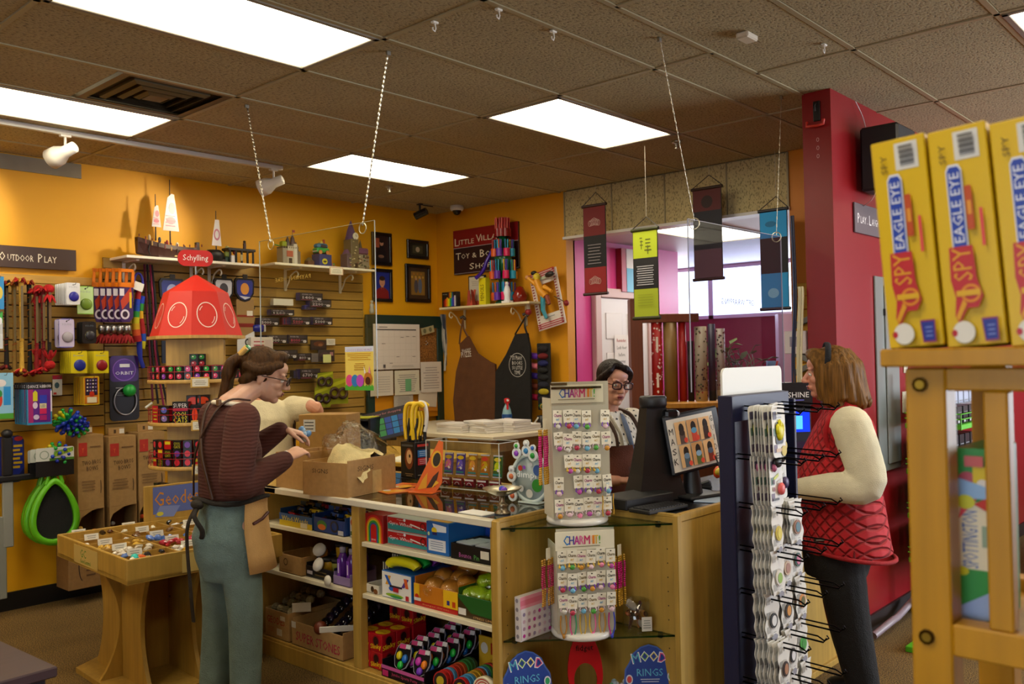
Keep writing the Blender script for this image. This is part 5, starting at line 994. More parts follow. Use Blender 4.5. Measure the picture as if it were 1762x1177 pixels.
# ================================================================ red roofed spinner tower
TW=(2.88,5.36,0)
t=thing('toy_tower','tall round wooden shelf tower with a red octagonal roof and red sign','display stand',TW,R(-32))
TR=.298
ob('base',MB().lathe([(0,0),(TR,0),(TR,.04),(0,.04)],MAPLE,n=36),WOOD,t)
cross=MB().box(-TR*.66,-.01,.04,TR*.66,.01,1.74,MAPLE).box(-.01,-TR*.66,.04,.01,TR*.66,1.74,MAPLE); 
ob('core',MB().box(-.17,-.17,.04,.17,.17,1.75,'c9a257',.003),WOOD,t)
LV=(.43,.70,.965,1.234,1.497)
for z in LV: ob('shelf',MB().lathe([(0,z-.022),(TR-.002,z-.022),(TR,z-.018),(TR,z-.004),(TR-.002,z),(0,z)],'c9a257',n=40),WOOD,t)
for z in LV:
    rl=MB()
    for dz in (.05,.085): rl.tube([(TR*math.cos(a)*.985,TR*math.sin(a)*.985,z+dz) for a in [2*PI*k/40 for k in range(40)]],.0022,'a81c2c',5,True)
    for k in range(16): a=2*PI*k/16; rl.cyl((TR*.985*math.cos(a),TR*.985*math.sin(a),z),(TR*.985*math.cos(a),TR*.985*math.sin(a),z+.085),.002,'a81c2c',5)
    ob('rail',rl,GLOSS,t,label='thin red wire rail')
# roof: octagonal frustum, flat sides, then a lower cone
def octo(r,z,ph): return [Vector((r*math.cos(2*PI*k/8+ph),r*math.sin(2*PI*k/8+ph),z)) for k in range(8)]
PH=R(22.5+20)
rf=MB(); lv=[octo(.285,1.772,PH),octo(.198,2.05,PH)]
ob('roof_board',MB().loft([octo(.302,1.752,PH),octo(.302,1.772,PH)],'c9a257',sm=False),WOOD,t)
rf.loft(lv+[octo(.012,2.165,PH)],'cf2a1c',True,False)
for k in range(8):
    p=[lv[0][k],lv[0][(k+1)%8],lv[1][(k+1)%8],lv[1][k]]; c=(p[0]+p[1]+p[2]+p[3])/4; r=(p[1]-p[0]); u=((p[2]+p[3])/2-(p[0]+p[1])/2)
    rf.frame(c,r,u); rf.M.translation=c+(rf.M.to_3x3()@Vector((0,0,.0012))); rf.oring(0,-.012,.064,.084,.006,'f0d8c8',28); rf.oring(0,-.012,.049,.066,.004,'f0d8c8',10,R(-60),R(-10)); rf.oring(0,-.012,.049,.066,.004,'f0d8c8',10,R(120),R(155))
ob('roof',rf,mat('paint',.5),t,label='red octagonal roof with white rings')
sg=MB().frame((0,0,2.275),(1,0,0),(0,0,1)); sg.prism(rrect(-.108,-.052,.216,.104,.045,6),-.008,.008,'c8161a'); sg.M.translation+=Vector((0,-.0085,0)); sg.lay=2; sg.txt('Schylling',0,-.003,.155,.05,'f2ece6'); ob('sign',sg,GLOSS,t,label='rounded red sign with white lettering',rot=(0,0,R(14)))
ob('sign_post',MB().cyl((0,0,2.17),(0,0,2.23),.006,'a0a0a0'),METAL,t)
# goods on the tower: level, angle list
Mw=Matrix.Translation(TW)
def on_tower(a,r,z): return Vector((TW[0]+r*math.cos(R(a)),TW[1]+r*math.sin(R(a)),z)), R(a+90)
FRONT=-118     # direction towards the viewer
def cats(mb,w,h,big=True):
    mb.rect(0,0,w,h,'0e0d0f')
    if big: mb.txt('SUPER',w*.5,h*.82,w*.86,h*.2,'dcd8d8').rect(w*.04,h*.56,w*.92,h*.13,'c01c4a').txt('COOL',w*.5,h*.40,w*.86,h*.24,'e2d820').txt('CATS',w*.5,h*.14,w*.86,h*.24,'e2d820')
    else: mb.txt('COOL',w*.5,h*.66,w*.8,h*.3,'d8cc20').txt('CATS',w*.5,h*.28,w*.8,h*.3,'d8cc20')
def neon(mb,w,h,cs):
    mb.rect(0,0,w,h,'0e0d10'); n=len(cs)
    for i,c in enumerate(cs): mb.oval(w*.5,h*(i+.5)/n,w*.32,h*.36/n,c).oval(w*.42,h*((i+.5)/n+.08/n),w*.10,h*.1/n,'f0d8d8')
def red(mb,w,h): mb.rect(0,0,w,h,'b8101c').lines(w*.15,h*.1,w*.7,h*.8,4,'d8cc20')
cnt={}
def tb(a,z,w,d,h,deco,desc,grp,r=None,col='0e0d10'):
    p,rz=on_tower(a,(r or (TR-.018-d/2)),z); k=cnt.get(desc,0)+1; cnt[desc]=k
    nm={1:'lowest',2:'second',3:'middle',4:'fourth',5:'top'}
    carton('toy_box',desc,'box',p,w,d,h,col,deco,rz=rz,group=grp,side=lambda mb,d_,h_: mb.rect(d_*.1,h_*.1,d_*.8,h_*.8,'8a1020'))
for a,s in ((-38,''),(-8,''),(19,''),(46,'')): pass
L5,L4,L3,L2=1.498,1.235,.966,.701
# top level: row of small red and black packs
for k in range(13):
    a=FRONT-66+11*k; c=(('d83a6a','3aa83a'),('d8401c','d83a8a'),('8a3ac0','e04a6a'),('e0305a','30b04a'))[k%4]
    tb(a,L5,.046,.04,.088,lambda mb,w,h,c=c:neon(mb,w,h,c),'small black pack with neon balls on the top tower shelf, %s from the left'%ORD[k+1],'small neon packs on the tower')
for i,(a,h0) in enumerate(((FRONT-5,0),(FRONT+7,0))):
    for j in range(2): p,rz=on_tower(a,.20,L5+.08*j); carton('toy_box','dark pack with red balls at the back of the top tower shelf, %s %s'%(('lower','upper')[j],('left','right')[i]),'box',p,.05,.05,.078,'141014',lambda mb,w,h:neon(mb,w,h,('a82030','2a8a3a')),rz=rz)
# second level: super cool cats and capsules
for k,(a,dec,l) in enumerate(((FRONT-62,red,'red and yellow box'),(FRONT-44,lambda mb,w,h:neon(mb,w,h,('8a7ac8','5a6ad0')),'purple pack'),(FRONT-21,cats,'large black lettered box'),(FRONT+1,lambda mb,w,h:(mb.rect(0,0,w,h,'0e0d10'),mb.oval(w*.27,h*.45,w*.17,h*.4,'f0481c'),mb.oval(w*.73,h*.45,w*.15,h*.4,'e83a9a')),'black box with orange and pink capsules'),(FRONT+23,cats,'large black lettered box'),(FRONT+45,red,'red box'),(FRONT+66,red,'red box'))):
    tb(a,L4,.098 if k in(2,3,4) else .075,.045,.13 if k in (2,4) else .105,dec,'%s on the second tower shelf, %s from the left'%(l,ORD[k+1]),'boxes on the second tower shelf')
for i,c in ((0,'d83a1c'),(1,'e0481c')):
    p,rz=on_tower(FRONT-6+14*i,.20,L4); carton('toy_box','tall dark box with an orange ball behind the capsules, %s one'%('left','right')[i],'box',p,.085,.05,.165,'15100f',lambda mb,w,h,c=c:mb.oval(w*.5,h*.8,w*.4,h*.14,c),rz=rz)
# third level: three high stacks
for k in range(11):
    a=FRONT-65+13*k
    for j in range(3):
        m_=(k*2+j*3)%5
        dec=(lambda mb,w,h:(mb.rect(0,0,w,h,'b8101c'),mb.rect(w*.1,h*.55,w*.8,h*.35,'d8cc20')) ) if m_==0 else (lambda mb,w,h:(mb.rect(0,0,w,h,'0e0d10'),mb.oval(w*.5,h*.5,w*.34,h*.36,'d8283c'))) if m_ in (1,3) else (lambda mb,w,h:cats(mb,w,h,False)) if m_==2 else (lambda mb,w,h:(mb.rect(0,0,w,h,'0e0d10'),mb.oval(w*.5,h*.5,w*.34,h*.36,'6a3aa0')))
        tb(a,L3+.054*j,.05,.045,.053,dec,'small %s pack on the third tower shelf, %s from the left, %s layer'%(('red and yellow','black red ball','black and yellow','black ruby ball','black purple ball')[m_],ORD[k+1],('bottom','middle','top')[j]),'stacked packs on the third tower shelf')
# fourth level
for k in range(8):
    a=FRONT-64+14*k
    if k<4:
        tb(a,L2,.05,.05,.16,lambda mb,w,h:(mb.rect(0,0,w,h,'0d0c0f'),mb.lines(w*.1,h*.1,w*.8,h*.5,5,'b0a8b0'),mb.rect(0,h*.32,w,h*.08,'a01c2c')),'tall black pack on the fourth tower shelf, %s from the left'%ORD[k+1],'tall black packs on the tower')
    else:
        for j in range(2): tb(a,L2+.06*j,.05,.05,.058,lambda mb,w,h:(mb.rect(0,0,w,h,'0e1a0c'),mb.oval(w*.5,h*.5,w*.36,h*.4,'b0d890')) if True else 0,'black pack with pale green ball, fourth tower shelf, %s from left, %s one'%(ORD[k+1],('lower','upper')[j]),'green ball packs on the tower')
for k in range(4): tb(FRONT-60+30*k,.431,.07,.05,.15,lambda mb,w,h:(mb.rect(0,0,w,h,'14101a'),mb.oval(w*.5,h*.6,w*.36,h*.2,'5a3a9a'),mb.poly([(w*.2,h*.8),(w*.3,h*.95),(w*.5,h*.85),(w*.7,h*.95),(w*.8,h*.8)],'c8a23c')),'dark pack with a gold crown print on the lowest tower shelf, %s from the left'%ORD[k+1],'dark packs on the lowest tower shelf')
for k,z in enumerate((L5,L4,L3)):
    p,rz=on_tower(FRONT+3,TR+.006,z-.03); one('price_card',MB().box(-.055,-.003,-.02,.055,.003,.045,'c8a24c',.002).frame((0,-.0035,.012),(1,0,0),(0,0,1)).rect(-.046,-.024,.092,.048,'d8d4c4').lines(-.036,-.016,.072,.03,3,'8a8878'),PAPER,'price card on the front of the %s tower shelf'%('top','second','third')[k],'price tag','price cards on the tower',loc=p,rot=(0,0,rz))
# ================================================================ pedestal tray of stones
TX0,TX1,TY0,TY1,TZ=1.86,2.66,4.06,5.0,.70
Wd,Dd=TX1-TX0,TY1-TY0
t=thing('stone_table','wooden pedestal table with a divided tray of polished stones','table',((TX0+TX1)/2,(TY0+TY1)/2,0),R(-3))
w,d=Wd/2,Dd/2
ob('tray_floor',MB().box(-w,-d,TZ-.115,w,d,TZ-.095,MAPLE).box(-w+.02,-d+.02,TZ-.06,w-.02,d-.02,TZ-.045,'b89450'),WOOD,t)
for x0,y0,x1,y1 in ((-w,-d,w,-d+.016),(-w,d-.016,w,d),(-w,-d+.016,-w+.016,d-.016),(w-.016,-d+.016,w,d-.016)): ob('tray_side',MB().box(x0,y0,TZ-.115,x1,y1,TZ,MAPLE,.003),WOOD,t)
for k in range(1,5): ob('divider',MB().box(-w+.016,-d+k*Dd/5-.004,TZ-.045,w-.016,-d+k*Dd/5+.004,TZ-.008,MAPLE2),WOOD,t)
for k in (1,2): ob('divider',MB().box(-w+k*Wd/3-.004,-d+.016,TZ-.045,-w+k*Wd/3+.004,d-.016,TZ-.010,MAPLE2),WOOD,t)
for fr0,l in (((0.02,-d-.0006,TZ-.06),(1,0,0)),((-w-.0006,0.05,TZ-.06),(0,-1,0))):
    q=MB().frame(fr0,l,(0,0,1)); q.box(-.16,-.045,0,.16,.045,.0015,'c4a85c'); q.lay=4; q.txt('GC',-.03,.012,.08,.04,'4f8a2c').txt('GeoCentral',.0,-.025,.14,.022,'4f8a2c'); ob('brand_label',q,PAPER,t)
def curved(w0,wm,z0,z1,n=14): # outline with concave sides
    L=[]; 
    for i in range(n+1): u=i/n; L.append((w0-(w0-wm)*math.sin(PI*u)**.8 if True else 0, z0+(z1-z0)*u))
    return L+[(-x,z) for x,z in L[::-1]]
for rz,wd in ((0,.36),(90,.38)):
    b=MB().frame((0,0,0),(math.cos(R(rz)),math.sin(R(rz)),0),(0,0,1)); b.prism(curved(wd,wd-.10,.025,TZ-.115),-.010,.010,MAPLE); ob('pedestal_panel',b,WOOD,t)
for x,y in ((.20,-.0),):
    b=MB().frame((-.24,0,0),(0,-1,0),(0,0,1)); b.prism(curved(.34,.24,.025,TZ-.115),-.010,.010,MAPLE); ob('pedestal_panel',b,WOOD,t)
ob('base_plate',MB().prism([(-w+.03,-.30),(-w+.18,-.40),(w-.18,-.40),(w-.03,-.30),(w-.03,.30),(w-.18,.40),(-w+.18,.40),(-w+.03,.30)],0,.025,MAPLE),WOOD,t)
ob('knob',MB().ell((.0,-.03,.38),(.012,.012,.012),'3a1a0c'),SATIN,t)
sb=MB().box(.06,d-.014,TZ-.005,w,d,TZ+.20,MAPLE,.003); ob('sign_board',sb,WOOD,t)
q=MB().frame((.25,d-.0155,TZ+.11),(1,0,0),(0,0,1)); q.rect(-.14,-.075,.28,.155,'5a6aa8').txt('Geodes',0,.01,.26,.08,'c8841c').poly([(-.13,-.09),(-.10,-.03),(.02,-.04),(-.02,-.10)],'7a8ac0').oval(-.1,-.075,.02,.012,'c8c03c'); ob('sign_print',q,PRINT,sb and t)
SC_=(('d8622c','c88a5a'),('3ab8b0','8adad0'),('8a5ac0','6a3a98'),('d8d0c0','b8b0a0'),('c83a4a','a02a3a'),('4a4a58','2a2a34'),('c8a03c','a8843c'),('5a7ac0','3a5a98'),('c0789a','a85a7a'),('e4e0dc','c8c8c8'),('6a4a2a','8a6a3a'),('dcd6c8','bcb4a4'),('3a2a1c','5a3a24'),('e0dcc8','d0c8b0'),('2a2a2c','e0e0dc'))
Mt=Matrix.Translation(((TX0+TX1)/2,(TY0+TY1)/2,0))@Matrix.Rotation(R(-3),4,'Z'); rs=random.Random(11); sm={}
def stone_mesh(c,k):
    if (c,k) in sm: return sm[(c,k)]
    r=random.Random(k*7+1); b=MB().ell((0,0,0),(.022,.015,.011),c,8,5); b.v=[(x*(1+r.uniform(-.22,.22)),y*(1+r.uniform(-.22,.22)),z*(1+r.uniform(-.2,.2))) for x,y,z in b.v]; b.s=[False]*len(b.s); m_=b.mesh('stone'); m_.materials.append(mat('paint',.18)); sm[(c,k)]=m_; return m_
names=['orange','turquoise','violet','pale','red','dark grey','amber','blue','pink','white','brown','cream','dark brown','ivory','black and white']
full=[(0,0),(1,0),(0,1),(1,1),(0,2),(1,3),(2,0),(2,1),(2,2),(1,2),(2,3),(1,4),(2,4),(0,4),(0,3)]
for idx,(cx_,cy_) in enumerate([(i,j) for j in range(5) for i in range(3)]):
    cs=SC_[idx%15]; n=12 if cy_<2 else 9
    if (cx_,cy_) in ((0,3),(0,4),(1,4)): n=3
    for k in range(n):
        x=-w+.03+(cx_+rs.uniform(.08,.92))*(Wd-.06)/3; y=-d+.03+(cy_+rs.uniform(.1,.9))*(Dd-.06)/5
        mixc=SC_[rs.randrange(15)] if cy_==0 else cs
        o=bpy.data.objects.new('polished_stone',stone_mesh(mixc[k%2],k%3)); COL.objects.link(o); o.location=Mt@Vector((x,y,TZ-.032+rs.uniform(0,.022))); o.rotation_euler=(rs.uniform(-.4,.4),rs.uniform(-.4,.4),rs.uniform(0,6)); o.scale=(rs.uniform(.8,1.35),)*3
        tag(o,'polished stone among those in the tray compartment, %s row from the front, %s column'%(ORD[cy_+1],('left','middle','right')[cx_]),'stone','polished stones in compartment %d %d'%(cy_+1,cx_+1))
for j in range(5):
    for i in range(3):
        if (i+j)%3==2 and j<1: continue
        x=-w+(i+.4)*Wd/3; y=-d+(j+1)*Dd/5-.012
        o=one('price_card',MB().box(-.035,-.0015,0,.035,.0015,.032,'d8d4c6',.0005).frame((0,-.002,0),(1,0,0),(0,0,1)).lines(-.025,.006,.05,.02,2,'8a8a80'),PAPER,'small white price card in the stone tray, %s row from the front, %s column'%(ORD[j+1],('left','middle','right')[i]),'price tag','price cards in the stone tray',loc=Mt@Vector((x,y,TZ-.02)),rot=(R(-15),0,R(-8)))
# dark table corner at the lower left
p=Vector((.98,2.60,0))
t=thing('dark_table','dark brown display table cut off by the lower left corner','table',(.62,3.05,0),R(3))
ob('top',MB().box(-.36,-.40,.72,.36,.55,.75,'3b2a30',.004),mat('wood',.4,g=(3,26,3)),t); ob('skirt',MB().box(-.34,-.37,.06,.34,.53,.719,'241a22',.004),CLOTH,t); ob('plinth',MB().box(-.32,-.35,0,.32,.5,.06,'141014'),SATIN,t)
# ================================================================ goods on the slatwalls (front faces -y)
def wA(x,y,off): p=onY(x,y,YA-off); return p
def hook(parent,z,l0,l1,x=0,col='8a8a88'):
    return ob('hook',MB().tube([(x,l0,z),(x,l1,z),(x,l1-.012,z+.012)],.0022,col,6),METAL,parent)
def packrow(name,base,cat,x0,y0,x1,y1,off,n,step,deco,bg,group,th=.003,dx=0.0,label_front=None,corner=.006):
    """n carded packs on one hook; pixel box of the front one, off = its distance from the wall"""
    a=wA(x0,y0,off); b=wA(x1,y1,off); w=b.x-a.x; h=a.z-b.z; cx=(a.x+b.x)/2; z0=b.z
    m_=MB().frame((0,0,0),(1,0,0),(0,0,1)); m_.prism([(x-w/2,y) for x,y in rrect(0,0,w,h,min(corner,w*.2),2)],-th/2,th/2,bg,'4a464c'); m_.M.translation=(-w/2,-th/2-.0004,0); m_.lay=0
    deco(m_,w,h); me=m_.mesh(name); me.materials.append(PRINT); out=[]
    for i in range(n):
        o=bpy.data.objects.new(name,me); COL.objects.link(o); k=n-1-i
        o.location=(cx+dx*k,YA-off+step*k,z0); o.rotation_euler=(R(random.uniform(-2,1)) if i<n-1 else 0,0,R(random.uniform(-3,3)) if n>1 else 0)
        lab=(label_front or base+', front one of its hook') if i==n-1 else base+', %s from the front of its hook'%ORD[n-i]
        tag(o,lab,cat,group); out.append(o)
    hb=MB().tube([(0,0,0),(0,-off+.02-.04,0),(0,-off+.02-.052,.014)],.0022,'9a9a96',6)
    one('wall_hook',hb,METAL,'thin metal hook holding the '+' '.join(base.split(',')[0].split()[:11]),'hook','slatwall hooks',loc=(cx,YA-.022,z0+h-.014))
    return out
# devil sticks
def dstick(x,y0,y1,off,colr,tip,lab,w=.016):
    a=wA(x,y0,off); b=wA(x,y1,off); L=a.z-b.z; t=thing('juggling_stick',lab,'juggling stick',(a.x,YA-off,b.z),R(random.uniform(-10,10)),group='hanging juggling sticks')
    m_=MB().tube([(0,0,.0),(0,0,L*.25),(0,0,L*.5),(0,0,L*.75),(0,0,L)],[w*1.1,w*.85,w*.7,w*.85,w*1.1],colr,10)
    for k in range(12): z=L*(.08+.84*k/12); m_.tube([(w*.95*math.cos(q),w*.95*math.sin(q),z+.004*q) for q in [k+.6*j for j in range(6)]],.003,tip[1],4)
    ob('stick',m_,CLOTH,t)
    for s,zc in ((1,L),(-1,0)):
        f=MB()
        for k in range(16):
            an=2.4*k; r=.018+.022*((k*7)%5)/5; f.tube([(0,0,zc),(r*math.cos(an),r*math.sin(an),zc+s*(.012+.02*((k*3)%4)/4)),(1.6*r*math.cos(an),1.6*r*math.sin(an),zc-.01+s*.01)],[.008,.009,.004],tip[k%len(tip)],5)
        ob('tassel',f,CLOTH,t)
    hk=MB().tube([(0,.0,L*.9),(0,off-.02,L*.92)],.002,'8a8a88',5).box(-.007,-w-.006,L*.35,.007,-w-.003,L*.96,'6a5a38'); ob('hanger',hk,SATIN,t)
for i,(x,y0,y1,o_,c,tp) in enumerate(((10,490,628,.12,'1c1410',('5a1414','8a2018','1a0c0a')),(24,492,640,.16,'8a6a2c',('c8922c','a0521c','5a1a14')),(36,486,634,.22,'c8a03c',('b01c1c','c89a2c','8a1414')),(50,490,640,.14,'14181c',('a01818','c8781c','701010')),(62,505,636,.20,'8a1014',('b81218','a01014')),(74,502,632,.24,'6a0c10',('c0141a','8a1014')))):
    dstick(x,y0,y1,o_,c,tp,'tasselled juggling stick on the left slatwall, %s from the left'%ORD[i+1],.014)
def pom(x,y0,y1,off,lab):
    a=wA(x,y0,off); b=wA(x,y1,off); L=a.z-b.z; t=thing('juggling_stick',lab,'juggling stick',(a.x,YA-off,b.z))
    ob('stick',MB().cyl((0,0,0),(0,0,L),.012,'1c1010',10),CLOTH,t)
    for zc in (0,L): ob('pompom',MB().ell((0,0,zc),(.034,.034,.03),'c01218',14,10),mat('cloth',.8,s=25,f=200,b=1),t)
    f=MB()
    for s,zc in ((-1,L-.03),(1,.035)):
        for k in range(7): an=2*PI*k/7; f.poly([(0,0),(0,0),(0,0)],'a01014') if False else f.prism([(0,0),(.022,-.055),(-.02,-.05)],-.001,.001,'b01218') if False else f.tube([(0,0,zc),(.030*math.cos(an),.030*math.sin(an),zc+s*.03),(.044*math.cos(an),.044*math.sin(an),zc+s*.062)],[.016,.014,.004],'b51018',6,flat=.4)
    ob('ribbon',f,CLOTH,t); ob('hanger',MB().box(-.008,-.020,L*.3,.008,-.014,L*1.05,'6a5230'),SATIN,t)
pom(84,497,628,.26,'juggling stick with red pompom ends, nearest the white yo-yo packs'); pom(66,498,626,.18,'juggling stick with red pompom ends, behind and left of the other')
def yoyo(cb,body,rimc=None,name='YO-YO'):
    def f(mb,w,h):
        mb.rect(w*.03,h*.03,w*.94,h*.94,cb).txt(name,w*.5,h*.8,w*.62,h*.07,'8a9ab0').oval(w*.5,h*.90,w*.05,h*.02,'2a2a2a')
        mb.ell((w*.55,h*.36,.004),(w*.36,w*.36,.012),body,16,8); mb.oring(w*.55,h*.36,w*.36,w*.36,w*.05,rimc or body)
        mb.M.translation.y-=.012; mb.oval(w*.55,h*.36,w*.16,w*.13,rimc or 'd8d8e8'); mb.M.translation.y+=.012
    return f
packrow('yoyo_pack','white and blue yo-yo pack','pack',113,486,138,524,.26,7,.030,yoyo('dfe3ea','2a2a9a','4a4ac0'),'e8ecf0','white yo-yo packs')
packrow('yoyo_pack','green yo-yo pack beside the white ones','pack',132,492,161,541,.16,1,.02,yoyo('b8d89a','6a8a2c','3a3a2c'),'8ac04a',None,label_front='green rounded yo-yo pack beside the white row')
packrow('yoyo_pack','violet and pink yo-yo pack','pack',101,548,128,598,.22,2,.07,yoyo('c8c0e0','a8a4b0','a83a5a'),'6a6ac8','violet yo-yo packs',corner=.02)
packrow('yoyo_pack','round black yo-yo pack','pack',141,553,166,591,.18,5,.022,yoyo('1a1a1c','2a2a34','c8c07a'),'141416','black yo-yo packs',corner=.03)
packrow('yoyo_pack','yellow pack with a blue yo-yo','pack',121,604,150,642,.26,7,.030,yoyo('d8c81c','1c2a8a','b8c0e0','Duncan'),'c8b81c','yellow packs in the left row')
packrow('yoyo_pack','yellow pack with a red yo-yo','pack',160,604,187,642,.22,6,.028,yoyo('d8c81c','8a1420','d0a0a0','Duncan'),'c8b81c','yellow packs in the right row')
def ribbon(mb,w,h):
    mb.rect(0,0,w,h,'2a8ab8').rect(w*.05,h*.05,w*.9,h*.8,'5a1a8a').rect(w*.05,h*.05,w*.2,h*.8,'a01a6a').rect(0,h*.84,w,h*.16,'101014').txt('DANCE RIBBON',w*.5,h*.91,w*.92,h*.075,'e0e0e8').rect(w*.24,h*.56,w*.18,h*.2,'d0c820').poly([(w*.24,h*.76),(w*.33,h*.82),(w*.42,h*.76)],'d0c820')
    mb.rect(w*.5,h*.5,w*.3,h*.2,'2a3ab8').rect(w*.5,h*.38,w*.28,h*.12,'d8d0a0').rect(w*.5,h*.25,w*.28,h*.13,'c81a5a').rect(w*.5,h*.1,w*.28,h*.12,'a01a6a').oval(w*.32,h*.46,w*.1,h*.08,'d8c8e0').oval(w*.36,h*.18,w*.12,h*.06,'c8b8d8').rect(w*.94,h*.3,w*.06,h*.5,'e0d8e8').txt('LED',w*.64,h*.44,w*.18,h*.06,'3a5a8a')
packrow('ribbon_pack','purple dance ribbon pack','pack',46,659,89,729,.30,8,.030,ribbon,'d8d8e0','dance ribbon packs')
def rope(mb,w,h): mb.rect(0,0,w,h,'8ac0dc').rect(0,0,w,h*.12,'4a9a2c').oval(w*.3,h*.78,w*.3,h*.08,'e4dcdc').rect(w*.45,h*.3,w*.4,h*.4,'1c8ad0').oval(w*.2,h*.42,w*.18,h*.16,'c83a1c').oval(w*.22,h*.55,w*.15,h*.08,'2a8a3a')
packrow('toy_pack','light blue toy pack at the left edge','pack',-8,642,23,720,.26,2,.03,rope,'9ac8e0','light blue packs at the left edge')
packrow('toy_pack','blue card at the left edge above the sticks','pack',-14,475,7,532,.26,2,.03,lambda mb,w,h:mb.rect(0,0,w,h,'2a8ac8').oval(w*.6,h*.5,w*.3,h*.2,'d8c04a'),'2a8ac8','blue cards at the left edge')
packrow('toy_pack','green and white card at the left edge under the blue one','pack',-12,536,5,600,.24,1,.03,lambda mb,w,h:mb.rect(0,h*.7,w,h*.3,'3aa83a').rect(0,0,w,h*.4,'c8ccd0').oval(w*.7,h*.75,w*.25,h*.1,'e0e0e8'),'b8bcc0',None,label_front='green and white card at the left edge under the blue one')
packrow('toy_card','small red and white card behind the dance ribbons','pack',90,646,107,680,.06,1,.02,lambda mb,w,h:mb.rect(0,h*.8,w,h*.2,'a01c3a').oval(w*.45,h*.5,w*.25,h*.15,'3a5a6a').rect(w*.1,h*.05,w*.3,h*.1,'c02a2a'),'c8c8c4',None,label_front='small red and white card behind the dance ribbons')
packrow('toy_pack','yellow bordered pack with a dark grid print','pack',143,648,171,696,.24,6,.032,lambda mb,w,h:(mb.rect(w*.06,h*.04,w*.88,h*.92,'c8781c'),mb.rect(w*.12,h*.34,w*.76,h*.6,'241a3a'),[mb.oval(w*(.25+.17*(k%4)),h*(.5+.12*(k//4)),w*.06,h*.03,('d8d0c0','8a7ac0')[k%2],6) for k in range(16)],mb.oval(w*.5,h*.38,w*.16,h*.1,'b8301c'),mb.rect(w*.2,h*.08,w*.6,h*.2,'d8d0b0')),'d0b020','yellow bordered packs')
# orange handled flying toys
for i in range(5):
    p=wA(216-11*i,463,.22-.035*i); q=wA(216-11*i,585,.22-.035*i); L=p.z-q.z
    t=thing('launcher_toy','orange handled launcher toy with a purple card and red tail, %s from the right'%ORD[i+1],'toy',(p.x,YA-.22+.035*i,q.z),R(-8),group='orange handled launchers')
    b=MB().frame((0,0,0),(1,0,0),(0,0,1))
    def slot(b,pts,z0,z1,c): b.prism(pts,z0,z1,c)
    for pts in ([(-.055,L-.125),(-.045,L),(-.03,L),(-.035,L-.125)],[(.035,L-.125),(.04,L-.01),(.058,L-.012),(.055,L-.125)],[(-.05,L-.02),(-.048,L+.004),(.05,L),(.056,L-.022)],[(-.055,L-.125),(-.053,L-.095),(.056,L-.095),(.05,L-.13)]): b.prism(pts,-.008,.008,'e07a10')
    ob('handle',b,GLOSS,t)
    b=MB().frame((0,-.01,0),(1,0,0),(0,0,1)); b.prism([(-.048,L-.13),(.048,L-.13),(.045,L*.32),(.02,L*.25),(-.03,L*.25),(-.046,L*.34)],-.002,.002,'3a1a5a'); b.lay=6; b.oval(-.01,L*.36,.03,.035,'d8d0e0').oval(-.01,L*.36,.018,.022,'2a1430').poly([(-.04,L*.55),(.03,L*.75),(.04,L*.6),(-.03,L*.42)],'b83a1c').rect(.02,L*.45,.014,L*.22,'d8b81c').rect(-.045,L*.62,.03,.05,'d8d4dc'); ob('card',b,PRINT,t)
    ob('knob',MB().lathe([(.0,.03),(.022,.035),(.026,.06),(.026,.08),(.018,.095),(0,.095)],'a8a8ac',(0,-.02,L*.02),14),METAL,t); f=MB()
    for k in range(9): an=2*PI*k/9; f.tube([(0,-.02,.035),(.025*math.cos(an),-.02+.025*math.sin(an),.01),(.045*math.cos(an),-.02+.04*math.sin(an),-.025)],[.012,.012,.004],'8a0f14',6)
    ob('tail',f,CLOTH,t)
# rainbow poi and jump rope
p=wA(238,470,.16); q=wA(236,600,.16); L=p.z-q.z; t=thing('rainbow_sock','rainbow streamer with a blue loop hanging right of the orange handles','streamer',(p.x,YA-.16,q.z))
b=MB(); cs=('a01418','c8501c','d8a81c','c8c01c','2a8a3a','1c4ab0','1c3ab8','a01820','8a1018')
for k in range(9): b.cyl((-.012-.012*math.sin(k*.5),0,.05+L*.72*k/9),(-.012-.012*math.sin((k+1)*.5),0,.05+L*.72*(k+1)/9),.03-.0015*k,cs[k],12)
for k in range(7): b.cyl((.03+.01*math.sin(k),.03,.0+L*.7*k/7),(.03+.01*math.sin(k+1),.03,L*.7*(k+1)/7),.024,cs[(k*2+3)%9],10)
ob('streamer',b,CLOTH,t); ob('loop',MB().tube([(.032*math.cos(a),0,L*.87+.07*math.sin(a)) for a in [2*PI*k/16 for k in range(16)]],.009,'2a2a9a',8,True),SATIN,t); ob('tail',MB().tube(smooth_path([(.0,0,.06),(.01,.01,-.06),(.03,.0,-.14)],4),[.02]*4+[.016]*4+[.01],'1c2a98',8),CLOTH,t)
one('paper_tag',MB().box(-.035,-.001,-.03,.035,.001,.03,'dcdcd8',.0005),PAPER,'white paper price tag hanging on the rainbow streamer','tag',loc=(p.x-.02,YA-.205,p.z-.10),rot=(0,R(18),0))
p=wA(253,455,.10); q=wA(258,720,.10); b=MB()
for k,(dx,c) in enumerate(((-.02,'5a1030'),(.0,'14141c'),(.022,'8a2048'),(.035,'1a1a24'))): b.tube(smooth_path([(dx,0,0),(dx+.012,-.01*k,-.3),(dx+.03,0,-.62),(dx+.05+.02*k,0,-1.0-.02*k)],6),.008,c,7)
one('jump_rope',b,CLOTH,'dark and pink braided ropes hanging beside the red roofed tower','rope',loc=(p.x,YA-.10,p.z))
one('white_clip',MB().tube([(0,0,0),(.05,0,.035)],.008,'d8d8d0',8),SATIN,'white plastic clip sticking out beside the dark ropes','clip',loc=tuple(wA(250,702,.14)),rot=(0,0,0))
